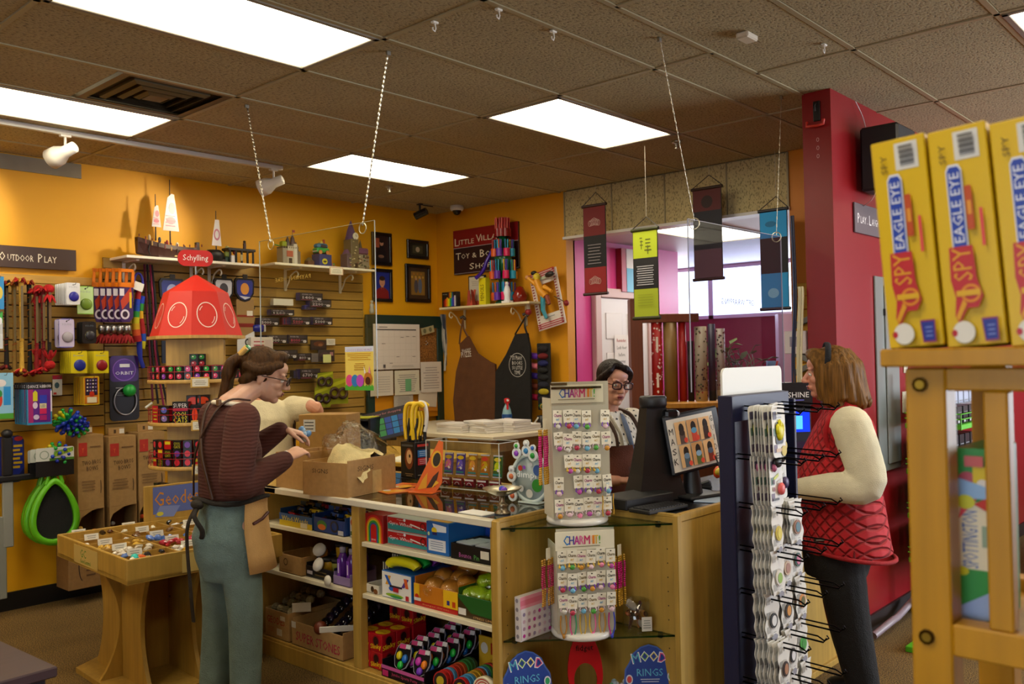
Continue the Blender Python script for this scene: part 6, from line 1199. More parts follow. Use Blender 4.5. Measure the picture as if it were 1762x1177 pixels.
# big black and purple orbit pack
a=wA(188,612,.12); b_=wA(240,722,.12); w=b_.x-a.x; h=a.z-b_.z; t=thing('orbit_pack','large black and purple blister pack with a green ball','pack',((a.x+b_.x)/2,YA-.12,b_.z))
b=MB().frame((-w/2,0,0),(1,0,0),(0,0,1)); b.prism(rrect(0,0,w,h,.03,4),-.006,.0,'101012'); b.lay=1; b.poly(rrect(.004,h*.60,w-.008,h*.395,.025,3),'3a1a68').oring(w*.5,h*.78,w*.40,w*.38,w*.035,'7a4ab8').oval(w*.5,h*.78,w*.36,w*.34,'4a2088').txt('ORBIT',w*.5,h*.73,w*.62,h*.05,'e0e0ea').rect(w*.34,h*.82,w*.34,h*.05,'dcdce0').rect(w*.2,h*.50,w*.5,h*.01,'b0b0b0').lines(w*.15,h*.38,w*.55,h*.06,2,'707070')
ob('card',b,PRINT,t); b=MB().frame((-w/2,-.004,0),(1,0,0),(0,0,1)); b.tube([(w*.5+w*.38*math.cos(q),h*.30+h*.21*math.sin(q),.01) for q in [2*PI*k/28 for k in range(28)]],.005,'a8a8b0',6,True); ob('hoop',b,METAL,t)
b=MB().frame((-w/2,-.004,0),(1,0,0),(0,0,1)); b.ell((w*.62,h*.46,.02),(.045,.045,.04),'1c9a3a',16,10); ob('ball',b,mat('paint',.4),t)
# spiky ball toys
for n_,(x,y,r,lab) in enumerate(((117,726,.085,'blue and green spiky ball toy hanging under the dance ribbons'),(133,734,.07,'blue and green spiky ball toy, right of the larger one'),(98,782,.075,'blue and green spiky ball toy in front of the green rackets'))):
    c=wA(x,y,.20 if n_<2 else .28); b=MB(); r_=random.Random(n_); b.ell((0,0,0),r*.45,'1c8a3a',12,8)
    for k in range(38):
        z=1-2*(k+.5)/38; an=2.4*k; s=math.sqrt(1-z*z); d=Vector((s*math.cos(an),s*math.sin(an),z)); cc=('1a3ab0','1fa33c','1fa33c','1a2a98','d8c81c')[k%5]
        b.tube([d*r*.35,d*r*.75,d*r],[r*.16,r*.13,r*.10],cc,6); b.ell(d*r,r*.17,cc,7,5)
    one('spiky_ball',b,GLOSS,lab,'ball','spiky ball toys',loc=c)
# green rackets: three teardrop hoops
def racket(x,y0,y1,off,lab,k):
    a=wA(x,y0,off); b_=wA(x,y1,off); L=a.z-b_.z; t=thing('catch_racket',lab,'racket',(a.x,YA-off,b_.z),R(-4),group='green catch rackets')
    pts=[]; W_=.185
    for i in range(40):
        s=2*PI*i/40; y=.5-.5*math.cos(s); pts.append((W_*math.sin(s)*(.35+.65*(1-y)**.55) if True else 0,0,L*.68*y*(1)))
    v=MB(); n=len(pts); R_o=[Vector(p) for p in pts]; cen=Vector((0,0,L*.27)); rings=[]
    for i,p in enumerate(R_o):
        d=(p-cen); d.normalize(); rings.append([p,p+Vector((0,-.02,0)),p-d*.036+Vector((0,-.034,0)),p-d*.042+Vector((0,-.004,0))])
    v.loft(rings,'62b81c',False,True,True); ob('hoop',v,mat('paint',.35),t); v=MB(); v.add([tuple(p-(p-cen).normalized()*.03+Vector((0,-.004,0))) for p in R_o],[tuple(range(n))],'0c0c0c'); ob('net',v,CLOTH,t)
    ob('grip',MB().tube([(-.05,-.012,L*.62),(-.02,-.012,L*.80),(.0,-.012,L)],[.012,.011,.012],'62b81c',8).tube([(.05,-.012,L*.62),(.02,-.012,L*.80),(.0,-.012,L)],[.012,.011,.012],'62b81c',8),mat('paint',.35),t)
    b=MB().frame((-.115,-.03,L*.86),(1,0,0),(0,0,1)); b.prism(rrect(0,0,.23,.085,.01,2),-.002,.002,'c8ccc4'); b.lay=6; b.oring(.05,.04,.028,.028,.006,'8a9a8a').poly([(.1,.02),(.225,.055),(.225,.08),(.11,.06)],'6a9a2c').txt('CATCH',.165,.045,.1,.02,'c8c81c',rot=.25).rect(.08,.0,.15,.016,'4a7a2c'); b.box(0,-.10,-.004,.23,0,-.002,'141416'); ob('card',b,PRINT,t)
racket(78,772,933,.15,'green teardrop catch racket, rearmost of the three',0); racket(82,770,936,.22,'green teardrop catch racket, middle of the three',1); racket(92,768,938,.30,'green teardrop catch racket, front one of the three',2)
# sword and dark blue pack
a=wA(12,752,.22); t=thing('toy_sword','black toy sword with a pale grey blade hanging at the left edge','toy sword',(a.x,YA-.22,a.z))
ob('hilt',MB().box(-.03,-.02,-.25,.03,.02,.0,'141416',.01).box(-.2,-.022,-.285,.19,.022,-.245,'101012',.008).cyl((.19,0,-.265),(.30,0,-.262),.013,'cfc9bc',10).ell((0,0,.02),(.035,.03,.03),'141416'),SATIN,t)
ob('blade',MB().box(-.032,-.012,-.70,.032,.012,-.285,'8f9088',.006).box(-.055,-.010,-1.02,-.01,.010,-.5,'85877e',.005),SATIN,t)
packrow('toy_pack','dark blue wavy pack behind the toy sword','pack',-10,752,42,828,.12,1,.02,lambda mb,w,h:(mb.poly([(0,h*.1),(w*.6,0),(w,h*.3),(w*.95,h*.9),(w*.5,h),(0,h*.95)],'1c2a88'),[mb.rect(w*(.55+.08*(k%2)),h*(.3+.09*k),w*.3,h*.05,'c8a81c') for k in range(6)],mb.oval(w*.8,h*.93,w*.15,h*.05,'a81c1c')),'141c50',None,label_front='dark blue wavy pack with yellow print behind the toy sword',corner=.05)
# kraft juggling boxes
for i,(x0,x1,y0,y1) in enumerate(((133,181,750,1000),(187,237,752,985),(238,286,745,970))):
    off=.224; a=wA(x0,y0,off); b_=wA(x1,y1,off); w=b_.x-a.x; h=a.z-b_.z; d=.20; t=thing('bow_box','tall cardboard toy bow box with an open window, %s from the left'%ORD[i+1],'box',((a.x+b_.x)/2,YA-off+d/2,b_.z),group='tall bow boxes')
    yw=h*.50; th=.004; b=MB()
    b.box(-w/2,-d/2,yw,w/2,d/2,h,'a07c48',.002).box(-w/2,d/2-th,0,w/2,d/2,yw,'6a4c28').box(-w/2,-d/2,0,-w/2+th,d/2,yw,'8a6838').box(w/2-th,-d/2,0,w/2,d/2,yw,'8a6838').box(-w/2,-d/2,0,w/2,d/2,th,'8a6838')
    b.frame((-w/2,-d/2-.0006,0),(1,0,0),(0,0,1)); b.prism([(0,0),(w,0),(w,yw*.35),(w*.7,yw*.32),(w*.35,yw*.12),(.0,yw*.0+.01)],-.004,0,'94713e'); b.prism([(0,yw),(w,yw),(w,yw*1.02),(w*.5,yw*.98),(w*.12,yw*.90),(0,yw*.80)],-.004,0,'a07c48'); b.lay=4
    b.rect(w*.04,h*.86,w*.32,h*.09,'b02a1c').txt('Y',w*.2,h*.90,w*.07,h*.03,'d8702c').txt('TWO BROS',w*.52,h*.815,w*.72,h*.03,'3a2612',rot=.05).txt('BOWS',w*.55,h*.775,w*.44,h*.03,'3a2612',rot=.05).lines(w*.42,h*.91,w*.5,h*.02,1,'6a4a24').lines(w*.1,h*.62,w*.6,h*.08,4,'7a5a30').oring(w*.84,h*.645,w*.05,h*.05,w*.03,'2a1a0c',12,R(-70),R(70))
    ob('carton',b,KRAFT,t); q=MB().box(-w*.3,-.006,h,w*.3,.006,h+.055,'a07c48',.002).box(.02,-.0075,h+.012,w*.28,-.006,h+.045,'d8d4c8').box(-w*.1,-.0078,h+.015,-w*.02,-.006,h+.04,'4a3418'); ob('hang_tab',q,KRAFT,t)
    for k,(x_,z_,c,r_) in enumerate(((-.02,.27,'b01420',.036),(-.035,.20,'8a1018',.026),(.02,.21,'a01820',.028),(.035,.30,('c8781c','3aa83a','e0601c')[i],.022),(-.05,.33,('c8a03c','8a8a8a','d8501c')[i],.018),(.01,.14,'1a1a3a',.03),(-.03,.11,'c8c4bc',.028))): one('juggling_ball' if k<6 else 'white_packet',MB().ell((0,0,0),(r_,r_*.9,r_*.85),c,12,8) if k<6 else MB().box(-.05,-.01,-.03,.05,.01,.03,c,.006),mat('cloth',.7,s=20),'%s in the window of the %s tall bow box, %s one'%('coloured juggling piece' if k<6 else 'white packet',('left','middle','right')[i],ORD[k+1]),'ball' if k<6 else 'packet','pieces inside the tall bow boxes',loc=((a.x+b_.x)/2+x_*1.1,YA-off+.05,b_.z+z_*h/.75*.85))
# low cardboard box by the wall
a=wA(115,945,.25); b_=wA(175,1005,.25); carton('cardboard_box','cardboard box with a printed smile standing low under the tray','box',((a.x+b_.x)/2,YA-.17,b_.z),b_.x-a.x,.2,.33,'8a6638',lambda mb,w,h:(mb.oring(w*.42,h*.45,w*.13,h*.3,w*.03,'2a1a10',14,R(110),R(260)),mb.lines(w*.5,h*.2,w*.3,h*.3,3,'5a3c1c')),rz=0,m=KRAFT)
# packs behind the tower and on the right slatwall
for i,(x0,y0,x1,y1,kr) in enumerate(((274,478,318,528,0),(368,478,402,520,0),(404,478,438,520,1))):
    off=.14; a=wA(x0,y0,off); b_=wA(x1,y1,off); w=b_.x-a.x; h=a.z-b_.z; t=thing('glove_pack','black edged pack with a %s picture behind the tower, %s from the left'%(('blue and silver','silver','blue and orange')[i],ORD[i+1]),'pack',((a.x+b_.x)/2,YA-off,b_.z))
    b=MB().frame((-w/2,0,0),(1,0,0),(0,0,1)); sh_=[(w*.08,h),(w*.92,h),(w,h*.88),(w*.97,h*.35),(w*.75,h*.06),(w*.5,0),(w*.25,h*.06),(w*.03,h*.35),(0,h*.88)]; b.prism(sh_,-.02,.0,'0c0c10'); b.lay=2; b.poly([(w*.5+(x-w*.5)*.84,h*.52+(y-h*.52)*.84) for x,y in sh_],('24307a','b8bcc8','2c3488')[i]).oval(w*.5,h*.55,w*.22,h*.25,('8a94c0','3a3a44','c88a3c')[i]).poly([(w*.2,h*.25),(w*.8,h*.2),(w*.5,h*.1)],'c8ccd8'); ob('badge',b,PRINT,t); ob('hanger',MB().box(-.02,-.01,h,.02,-.004,h+.03,'141418').tube([(0,0,h+.02),(0,off-.02,h+.02)],.003,'141418',5),SATIN,t)
    if kr or i==0:
        q=MB().frame((-w*.42,.004,-.42),(1,0,0),(0,0,1)); q.prism(rrect(0,0,w*.9,.44,.01,2),-.01,0,'94774a' if kr else '141a2c'); q.lay=2
        if kr: q.rect(w*.02,.30,w*.86,.016,'8a2c1c').rect(w*.02,.22,w*.86,.03,'7a241c').rect(w*.52,.31,w*.3,.04,'d8d4c8').poly([(0,.12),(w*.9,.19),(w*.9,.03),(0,.0)],'c8ccd0').oval(w*.55,.10,w*.16,.03,'1a1a1e').oval(w*.55,.10,w*.1,.018,'c8ccd0')
        ob('body_card',q,PRINT,t)
# battery packs: label, px box
def batt(txt,big,red=False):
    def f(mb,w,h):
        mb.rect(0,0,w,h,'17161c').rect(w*.04,h*.62,w*.9,h*.3,'2e2c3a').txt('Traxxas' if False else 'POWER CELL',w*.32,h*.78,w*.44,h*.14,'c8c0d0').txt(txt,w*.36,h*.38,w*.5,h*.34,'c8506a' if red else 'd8d0dc',rot=.0).rect(w*.66,h*.34,w*.28,h*.06,'a8a0b0').oval(w*.84,h*.22,w*.09,h*.14,'dcd8e0').txt('iD',w*.84,h*.22,w*.08,h*.14,'1a1a20').rect(w*.04,h*.06,w*.5,h*.08,'7a2a4a')
    return f
BT=[(518,503,557,518,'1400',0,'upper'),(535,515,572,529,'2200',0,'second'),(470,530,508,545,'3000',0,'pale'),(468,532,508,543,'1200',0,'third'),(448,546,482,560,'5000',0,'left'),(502,545,536,559,'5000',1,'middle'),(540,545,574,559,'5000',0,'right'),(461,576,496,591,'5000',0,'first of the 5000 row'),(498,576,531,591,'8000',1,'second of the 5000 row'),(478,602,514,617,'7700',0,'7700'),(514,608,537,620,'800',0,'short'),(518,635,553,651,'6700',0,'6700')]
for i,(x0,y0,x1,y1,tx,rd,l) in enumerate(BT):
    off=.12; a=wA(x0,y0,off); b_=wA(x1,y1,off)
    if l=='pale': carton('battery_pack','blank white box hanging among the battery packs on the wide slatwall','box',((wA(473,515,off).x+wA(506,525,off).x)/2,YA-off+.04,wA(473,525,off).z),.19,.05,.055,'d8d4cc',None,rz=0); continue
    carton('battery_pack','black battery pack numbered %s on the wide slatwall, %s in reading order'%(tx,ORD[i+1]),'pack',((a.x+b_.x)/2,YA-off+.045,b_.z),b_.x-a.x,.06,a.z-b_.z,'17161c',batt(tx,1,rd),rz=0,group='battery packs',side=lambda mb,d,h:mb.rect(0,0,d,h,'3a3880'))
for i,(x0,y0,x1,y1,c,l) in enumerate(((525,525,545,533,'3a3a88','purple stack left of the second battery pack'),(487,546,503,559,'7a1c3c','maroon stack left of the middle battery pack'),(446,578,462,592,'1a1a24','dark stack left of the 5000 battery pack'),(505,637,519,651,'1c1c28','low dark stack beside the lowest lettered battery pack'))):
    a=wA(x0,y0,.08); b_=wA(x1,y1,.08); carton('battery_pack',l,'pack',((a.x+b_.x)/2,YA-.05,b_.z),b_.x-a.x,.05,a.z-b_.z,c,lambda mb,w,h:[mb.rect(w*(.1+.3*k),h*.1,w*.2,h*.8,'2a2a5a') for k in range(3)],rz=0)
def pk(name,lab,cat,x0,y0,x1,y1,off,col,deco=None,d=.012,m=None): a=wA(x0,y0,off); b_=wA(x1,y1,off); return carton(name,lab,cat,((a.x+b_.x)/2,YA-off+d/2,b_.z),b_.x-a.x,d,a.z-b_.z,col,deco,rz=0,m=m)
pk('spare_parts_pack','dark parts pack with an orange picture on the wide slatwall','pack',535,585,562,602,.06,'2a2024',lambda mb,w,h:(mb.oval(w*.5,h*.6,w*.35,h*.25,'5a2c1c'),mb.oval(w*.6,h*.5,w*.15,h*.15,'8a5a3a')))
pk('white_label','white label card on the wide slatwall right of the parts pack','label',562,583,577,594,.05,'dcd6d0',lambda mb,w,h:mb.lines(w*.1,h*.2,w*.8,h*.6,3,'9a9a98'))
pk('spare_parts_pack','dark parts pack under a yellow note on the wide slatwall','pack',548,602,576,622,.07,'2c2630',lambda mb,w,h:(mb.oval(w*.4,h*.6,w*.3,h*.2,'4a3440'),mb.rect(w*.7,h*.5,w*.2,h*.3,'a87a8a')))
pk('sticky_note','pale yellow sticky note on the wide slatwall','note',556,610,570,624,.085,'d8dc98',None,.003)
pk('spare_parts_pack','small grey clear pack left of the yellow note','pack',536,608,548,623,.08,'6a6468')
for i,(x0,y0,x1,y1,l) in enumerate(((545,640,572,668,'upper'),(565,650,598,694,'lower right'),(540,664,568,700,'lower left'))):
    a=wA(x0,y0,.16); b_=wA(x1,y1,.16); w=b_.x-a.x; h=a.z-b_.z; t=thing('tyre_pack','yellow green bag with dark toy tyres on the wide slatwall, %s one'%l,'pack',((a.x+b_.x)/2,YA-.16,b_.z),R(-6))
    b=MB().frame((-w/2,0,0),(1,0,0),(0,0,1)); b.prism([(0,0),(w,0),(w*1.02,h),(w*.1,h*.92)],-.006,0,'8a9420'); b.lay=1; b.poly([(w*.1,h*.75),(w,h*.98),(w,h*.85),(w*.1,h*.6)],'b0b82c'); ob('bag',b,mat('paint',.2),t)
    q=MB().frame((-w/2,-.004,0),(1,0,0),(0,0,1)); [q.tube([(w*cx_+w*.2*math.cos(s),h*cy_+w*.2*math.sin(s),.01) for s in [2*PI*k/14 for k in range(14)]],w*.075,'2a1216',6,True) for cx_,cy_ in ((.28,.42),(.70,.40))]; ob('tyre',q,SATIN,t)
pk('white_box','white toy box with red print behind the worker\'s hair','box',432,580,470,604,.18,'d4cec8',lambda mb,w,h:(mb.lines(w*.1,h*.3,w*.5,h*.5,2,'a8505a'),mb.rect(w*.62,h*.1,w*.32,h*.7,'c8b8bc')),.06)
t=thing('blue_reel','blue coiled cord on a hook of the wide slatwall','cord',tuple(wA(443,565,.12))); ob('coil',MB().lathe([(.04,-.03),(.052,-.02),(.054,.02),(.04,.03),(.03,.0),(.04,-.03)],'1c2488',n=20),GLOSS,t); ob('cap',MB().box(.04,-.03,-.03,.06,.03,.03,'c8ccd0',.005),GLOSS,t); ob('cable',MB().tube(smooth_path([(-.02,0,.03),(-.05,0,.10),(-.02,0,.17)],5),.004,'14141c',6),SATIN,t)
t=thing('acrylic_sleeve','clear acrylic sign sleeve on the wide slatwall beside the battery packs','sign holder',tuple(wA(463,515,.06))); ob('sleeve',MB().box(-.06,-.02,-.11,.06,-.017,.09,'fdfdfb').box(-.06,-.004,-.11,.06,-.001,.09,'fdfdfb'),CLEAR,t)
# ---- wall shelves
def wallshelf(lab,x0,x1,zs,depth,brx,plane='A'):
    t=thing('wall_shelf',lab,'shelf',((x0+x1)/2,YA,zs)); w=(x1-x0)/2
    ob('board',MB().box(-w,-depth,-.02,w,-.024,0,'e4ded0',.003),SATIN,t)
    for x in brx:
        xx=x-(x0+x1)/2; b=MB().box(xx-.012,-.036,-.20,xx+.012,-.024,-.02,'d6d0c2',.002).box(xx-.012,-depth*.85,-.032,xx+.012,-.024,-.02,'d6d0c2',.002)
        b.tube(smooth_path([(xx,-.036,-.185),(xx,-.08,-.13),(xx,-.11,-.08),(xx,-depth*.62,-.05),(xx,-depth*.72,-.075),(xx,-depth*.66,-.095)],5),.006,'d6d0c2',7); ob('bracket',b,SATIN,t)
    return t
S1=.30; a=wA(218,441,S1); b_=wA(447,452,S1); ZS1=2.405
a=onY(218,441,YA-S1); b_=onY(447,452,YA-S1); ZS1=(a.z+b_.z)/2; wallshelf('white wall shelf holding the model ships above the red roofed tower',a.x,b_.x,ZS1,S1,(a.x+.10,a.x+.62,b_.x-.28))
a2=onY(477,452,YA-S1); b2=onY(645,463,YA-S1); ZS2=(a2.z+b2.z)/2; wallshelf('white wall shelf holding the model castle and clock tower',a2.x-.02,b2.x,ZS2,S1,(onY(491,480,YA-.03).x,onY(585,480,YA-.03).x))
# ships
def ship(x,L,lab,mast,hullc='3a1a12'):
    t=thing('model_ship',lab,'model',(x,YA-.17,ZS1+.003)); b=MB(); n=10; rings=[]
    for i in range(n+1):
        u=i/n; xx=(u-.5)*L; wd=L*.11*(.35+.65*math.sin(PI*min(1,u*1.05+.05)))*(1 if u<.9 else .7); zk=L*(.09-.09*math.sin(PI*(.15+.7*u))); zd=L*(.26-.30*(u)+.22*u*u)+.02
        rings.append([Vector((xx,y,z)) for y,z in ((-wd,zd),(-wd*1.05,zd*.7+zk*.3),(-wd*.6,zk+.01),(0,zk),(wd*.6,zk+.01),(wd*1.05,zd*.7+zk*.3),(wd,zd))])
    b.loft(rings,hullc,True,False); [b.box(L*(-.42+.1*k),-L*.118,L*(.20-.02*k),L*(-.40+.1*k),-L*.108,L*(.27-.022*k),('6a1a14','a8843c','2a1a14')[k%3],.002) for k in range(9)]; b.box(-L*.2,-L*.07,0,L*.22,L*.07,L*.10,hullc,.005)
    b.box(L*.44,-L*.03,L*.12,L*.5,L*.03,L*.30,'2a120c',.004); ob('hull',b,SATIN,t)
    q=MB(); 
    for i in range(n+1):
        u=i/n; xx=(u-.5)*L; zd=L*(.26-.30*u+.22*u*u)+.02; wd=L*.115; q.cyl((xx,-wd*.8,zd),(xx,-wd*.8,zd+.018),.004,'6a1a14',6)
    q.box(-L*.5,-L*.03,L*.24,-L*.4,L*.03,L*.29,'7a1c14',.004)
    for k in range(5): q.ell((L*(-.3+.14*k),-.02*(k%2),L*(.24-.03*k)+.035),(.012,.012,.022),('c8b08a','2a3a4a','8a1c1c','d8d0c0','1a1a1a')[k],6,5)
    for k in range(4): q.box(L*(-.02+.08*k),-L*.075,L*.04,L*(.02+.08*k),-L*.068,L*.09,('4a3a28','c8b878')[k%2],.002)
    q.tube([(-L*.33,-L*.08,.02),(-L*.36,-L*.09,.05),(-L*.33,-L*.08,.10)],.005,'1a1010',6); ob('deck_fittings',q,SATIN,t,kind='stuff')
    for mx,mz0,sh_,sw_,top in mast:
        ob('mast',MB().cyl((mx*L,0,mz0),(mx*L,0,mz0+top),.006,'241408',8,.003),SATIN,t)
        s=MB().frame((mx*L,-.012,mz0+.10),(1,0,0),(0,0,1)); s.prism([(-sw_/2,0),(sw_/2,.0),(sw_*.22,sh_),(sw_*.05,sh_*1.02),(-sw_*.2,sh_*.9)],-.002,.002,'bcb6bc'); s.lay=6
        s.oval(sw_*.08,sh_*.62,sw_*.22,sh_*.16,'b8506a',10).oval(-.0,sh_*.28,sw_*.3,sh_*.1,'b8506a',10)
        for k in range(4): s.rect(-sw_*.34,sh_*(.12+.09*k),sw_*.6,sh_*.03,'c0607a')
        ob('sail',s,PRINT,t,label='white sail with a red print')
SX=onY(290,430,YA-.17).x
ship(SX,.48,'large dark model ship with two printed white sails on the left wall shelf',((-.20,.13,.155,.07,.34),(.03,.11,.27,.125,.48)))
x_=onY(368,430,YA-.17).x
t=thing('model_ship','small black round hulled model ship with one white sail','model',(x_,YA-.17,ZS1+.003)); ob('hull',MB().lathe([(0,0),(.05,0),(.075,.04),(.075,.07),(.05,.095),(0,.10)],'14100f',n=14).box(-.09,-.03,0,.09,.03,.03,'2a1010',.005),SATIN,t); ob('mast',MB().cyl((.02,0,.09),(.02,0,.40),.005,'1a1008',8,.003),SATIN,t)
s=MB().frame((.02,-.01,.13),(1,0,0),(0,0,1)); s.prism([(-.042,0),(.038,.0),(.02,.20),(-.012,.20),(-.032,.08)],-.002,.002,'e2dee2'); s.lay=6; s.oval(0,.085,.026,.045,'c0708a').oval(0,.085,.016,.03,'e2dee2'); ob('sail',s,PRINT,t)
x_=onY(387,430,YA-.17).x; one('model_figure',MB().box(-.035,-.03,0,.035,.03,.05,'1c3a34',.006).box(-.025,-.02,.05,.025,.02,.09,'8aa048',.005).ell((0,0,.115),(.018,.018,.022),'b8b87a').tube([(.03,0,.03),(.075,0,.05),(.06,0,.09)],.006,'8a2c1c',6).ell((.058,0,.09),(.012,.01,.014),'a82c20'),SATIN,'small green model creature beside the round hulled ship','model',loc=(x_+.02,YA-.17,ZS1+.003))
x_=onY(411,430,YA-.17).x; t=thing('model_dock','small dark model jetty hut at the right end of the left wall shelf','model',(x_,YA-.17,ZS1+.003)); ob('deck',MB().box(-.12,-.05,.10,.12,.05,.12,'1f1512',.003).prism([(-.12,.02),(.12,.02),(.10,.0)],.1,.11,'1f1512'),SATIN,t)
q=MB(); [q.cyl((x,y,0),(x,y,.11),.008,'15100e',6) for x in (-.10,-.05,0,.05,.10) for y in (-.04,.04)]; ob('post',q,SATIN,t,kind='stuff'); ob('figure',MB().box(.04,-.01,.12,.06,.01,.17,'3a1a14',.003).ell((.05,0,.18),.011,'2a1a14'),SATIN,t); ob('lantern',MB().box(-.10,-.06,0,-.07,-.045,.06,'c8c4c4',.003).box(-.02,-.06,.02,.0,-.05,.07,'a89a6a',.003),SATIN,t)
# castle, van, clock tower
def blk(b,x0,z0,x1,z1,c,y=.05,bev=.003): b.box(x0,-y,z0,x1,y,z1,c,bev)
x_=onY(497,445,YA-.17).x; b=MB(); t=thing('model_castle','small brick model castle with grey towers on the right wall shelf','model',(x_,YA-.17,ZS2+.003))
for x0,x1,z1,c in ((-.085,-.04,.13,'8a8478'),(-.04,.02,.15,'b8b0a0'),(.02,.055,.17,'c8c4bc'),(.055,.085,.11,'6a6058')): blk(b,x0,0,x1,z1,c,.045)
blk(b,-.05,.06,.01,.11,'a8503c',.05); blk(b,-.03,0,.0,.05,'2a1a14',.052); [blk(b,-.085+.02*k,.13,-.075+.02*k,.145,'5a5650',.047) for k in range(8)]
ob('walls',b,SATIN,t); b=MB(); [b.tube([(x,0,z),(x,0,z+.05),(x,0,z+.085)],[.024,.016,.001],c,8) for x,z,c in ((.037,.17,'4a3a48'),(-.01,.15,'34303c'),(.07,.11,'5a4a50'))]; b.cyl((.037,0,.25),(.037,0,.29),.002,'1a1a1a',5).box(.037,-.002,.27,.06,.002,.29,'8a2c1c').box(-.075,-.03,.14,-.03,.03,.19,'8aa01c',.01).tube([(-.09,0,.15),(-.13,0,.155)],.006,'4a8a3a',6); ob('roofs',b,SATIN,t)
x_=onY(552,445,YA-.17).x; carton('blue_gift_box','dark blue box with a yellow oval on the right wall shelf','box',(x_+.01,YA-.17,ZS2+.003),.135,.10,.105,'283878',lambda mb,w,h:(mb.oval(w*.42,h*.42,w*.22,h*.24,'c8c020'),mb.poly([(w*.25,h*.42),(w*.42,h*.3),(w*.6,h*.44),(w*.42,h*.5)],'1a2030')),rz=R(6))
t=thing('model_van','small blue and green model van standing on the dark blue box','model',(x_+.005,YA-.17,ZS2+.109)); ob('body',MB().box(-.065,-.04,.012,.062,.04,.055,'2f9a4a',.010).box(-.058,-.038,.05,.052,.038,.092,'3a7aa8',.014).box(-.03,-.041,.058,.03,-.037,.082,'24304a',.004).box(-.066,-.03,.02,-.062,.03,.03,'c8ccc8'),GLOSS,t)
for x in (-.036,.036): ob('wheel',MB().cyl((x,-.044,.016),(x,.044,.016),.017,'c8803c',12).cyl((x,-.042,.016),(x,.042,.016),.020,'141414',12),SATIN,t)
ob('roof_load',MB().box(-.02,-.02,.092,.01,.02,.11,'c8a84a',.004).box(.02,-.01,.09,.035,.01,.13,'a82c20',.003),SATIN,t)
one('model_hut',MB().box(-.03,-.03,0,.03,.03,.045,'5a3a28',.003).prism([(-.04,.0),(.04,0),(0,.0)],.045,.046,'4a2c1c').tube([(0,0,.045),(0,0,.075)],[.045,.012],'6a5a3a',4),SATIN,'tiny brown model hut left of the dark blue box','model',loc=(x_-.11,YA-.16,ZS2+.003))
one('model_flowers',MB().box(-.03,-.02,0,.03,.02,.02,'8a5a4a',.003).ell((-.01,0,.03),.014,'b86a7a').ell((.012,0,.032),.013,'6a8a3a'),SATIN,'tiny pink and green model garden right of the dark blue box','model',loc=(x_+.125,YA-.16,ZS2+.003))
x_=onY(606,450,YA-.17).x; t=thing('model_clock_tower','tall model clock tower mansion with purple roofs on the right wall shelf','model',(x_,YA-.17,ZS2+.003)); b=MB()
blk(b,-.09,0,-.03,.13,'5a4a58',.05); blk(b,-.05,0,.035,.26,'6a6048',.055); blk(b,.03,0,.15,.13,'8a8270',.05)
rr_=random.Random(4)
for k in range(40): x=rr_.uniform(-.08,.14); z=rr_.uniform(.0,.12 if x>.04 or x<-.05 else .25); b.box(x,-.058,z,x+.015,-.05,z+.009,('c8bc98','4a3a34','a89a78','8a5a4a','3a4a34')[k%5])
blk(b,-.015,0,.015,.05,'2a1c14',.06); ob('walls',b,SATIN,t)
b=MB(); b.tube([(-.008,0,.255),(-.008,0,.33),(-.008,0,.43)],[.066,.045,.002],'5a4270',4).tube([(-.06,0,.125),(-.06,0,.17)],[.05,.02],'6a4a6a',4).box(.03,-.05,.13,.15,.05,.19,'6a4266',.012).tube([(.09,0,.18),(.09,0,.27)],[.022,.001],'4a4a3a',6); ob('roof',b,SATIN,t); b=MB().frame((-.005,-.06,.285),(1,0,0),(0,0,1)); b.cyl((0,0,-.004),(0,0,.002),.03,'dcd8c8',18); b.lay=8; b.rect(-.001,-.002,.003,.02,'1a1a1a').rect(-.002,-.001,.016,.003,'1a1a1a'); ob('clock_face',b,PRINT,t)
a=onY(567,459,YA-.315); b_=onY(591,474,YA-.315); pk('price_card','white price card hanging on the front of the right wall shelf','price tag',567,459,591,474,.32,'c8a48c',lambda mb,w,h:(mb.rect(w*.08,h*.1,w*.84,h*.8,'e0dccc'),mb.lines(w*.15,h*.2,w*.7,h*.6,3,'9a9488')),.005)
# ---- framed photographs
def framed(lab,x0,y0,x1,y1,paint,off=.03):
    a=wA(x0,y0,off); b_=wA(x1,y1,off); w=b_.x-a.x; h=a.z-b_.z; t=thing('picture_frame',lab,'picture',((a.x+b_.x)/2,YA,b_.z)); fwid=.018+.05*min(w,h)
    b=MB(); 
    for q in ((-w/2,0,w/2,fwid),(-w/2,h-fwid,w/2,h),(-w/2,fwid,-w/2+fwid,h-fwid),(w/2-fwid,fwid,w/2,h-fwid)): b.box(q[0],-.028,q[1],q[2],-.002,q[3],'140e10',.004)
    ob('frame',b,GLOSS,t); q=MB().frame((-w/2+fwid,-.012,fwid),(1,0,0),(0,0,1)); q.rect(0,0,w-2*fwid,h-2*fwid,'2a2020'); paint(q,w-2*fwid,h-2*fwid); ob('photo',q,PRINT,t)
def portrait(bgc,coat,skin,hairc):
    return lambda q,w,h:(q.rect(0,0,w,h,bgc),q.poly([(w*.05,0),(w*.1,h*.3),(w*.35,h*.42),(w*.65,h*.42),(w*.92,h*.3),(w*.97,0)],coat),q.rect(w*.42,h*.36,w*.16,h*.12,skin),q.oval(w*.5,h*.62,w*.19,h*.17,skin),q.oval(w*.5,h*.76,w*.2,h*.09,hairc),q.poly([(w*.4,h*.42),(w*.5,h*.32),(w*.6,h*.42)],'7a1414'),q.rect(w*.43,h*.53,w*.14,h*.015,'a05a4a'))
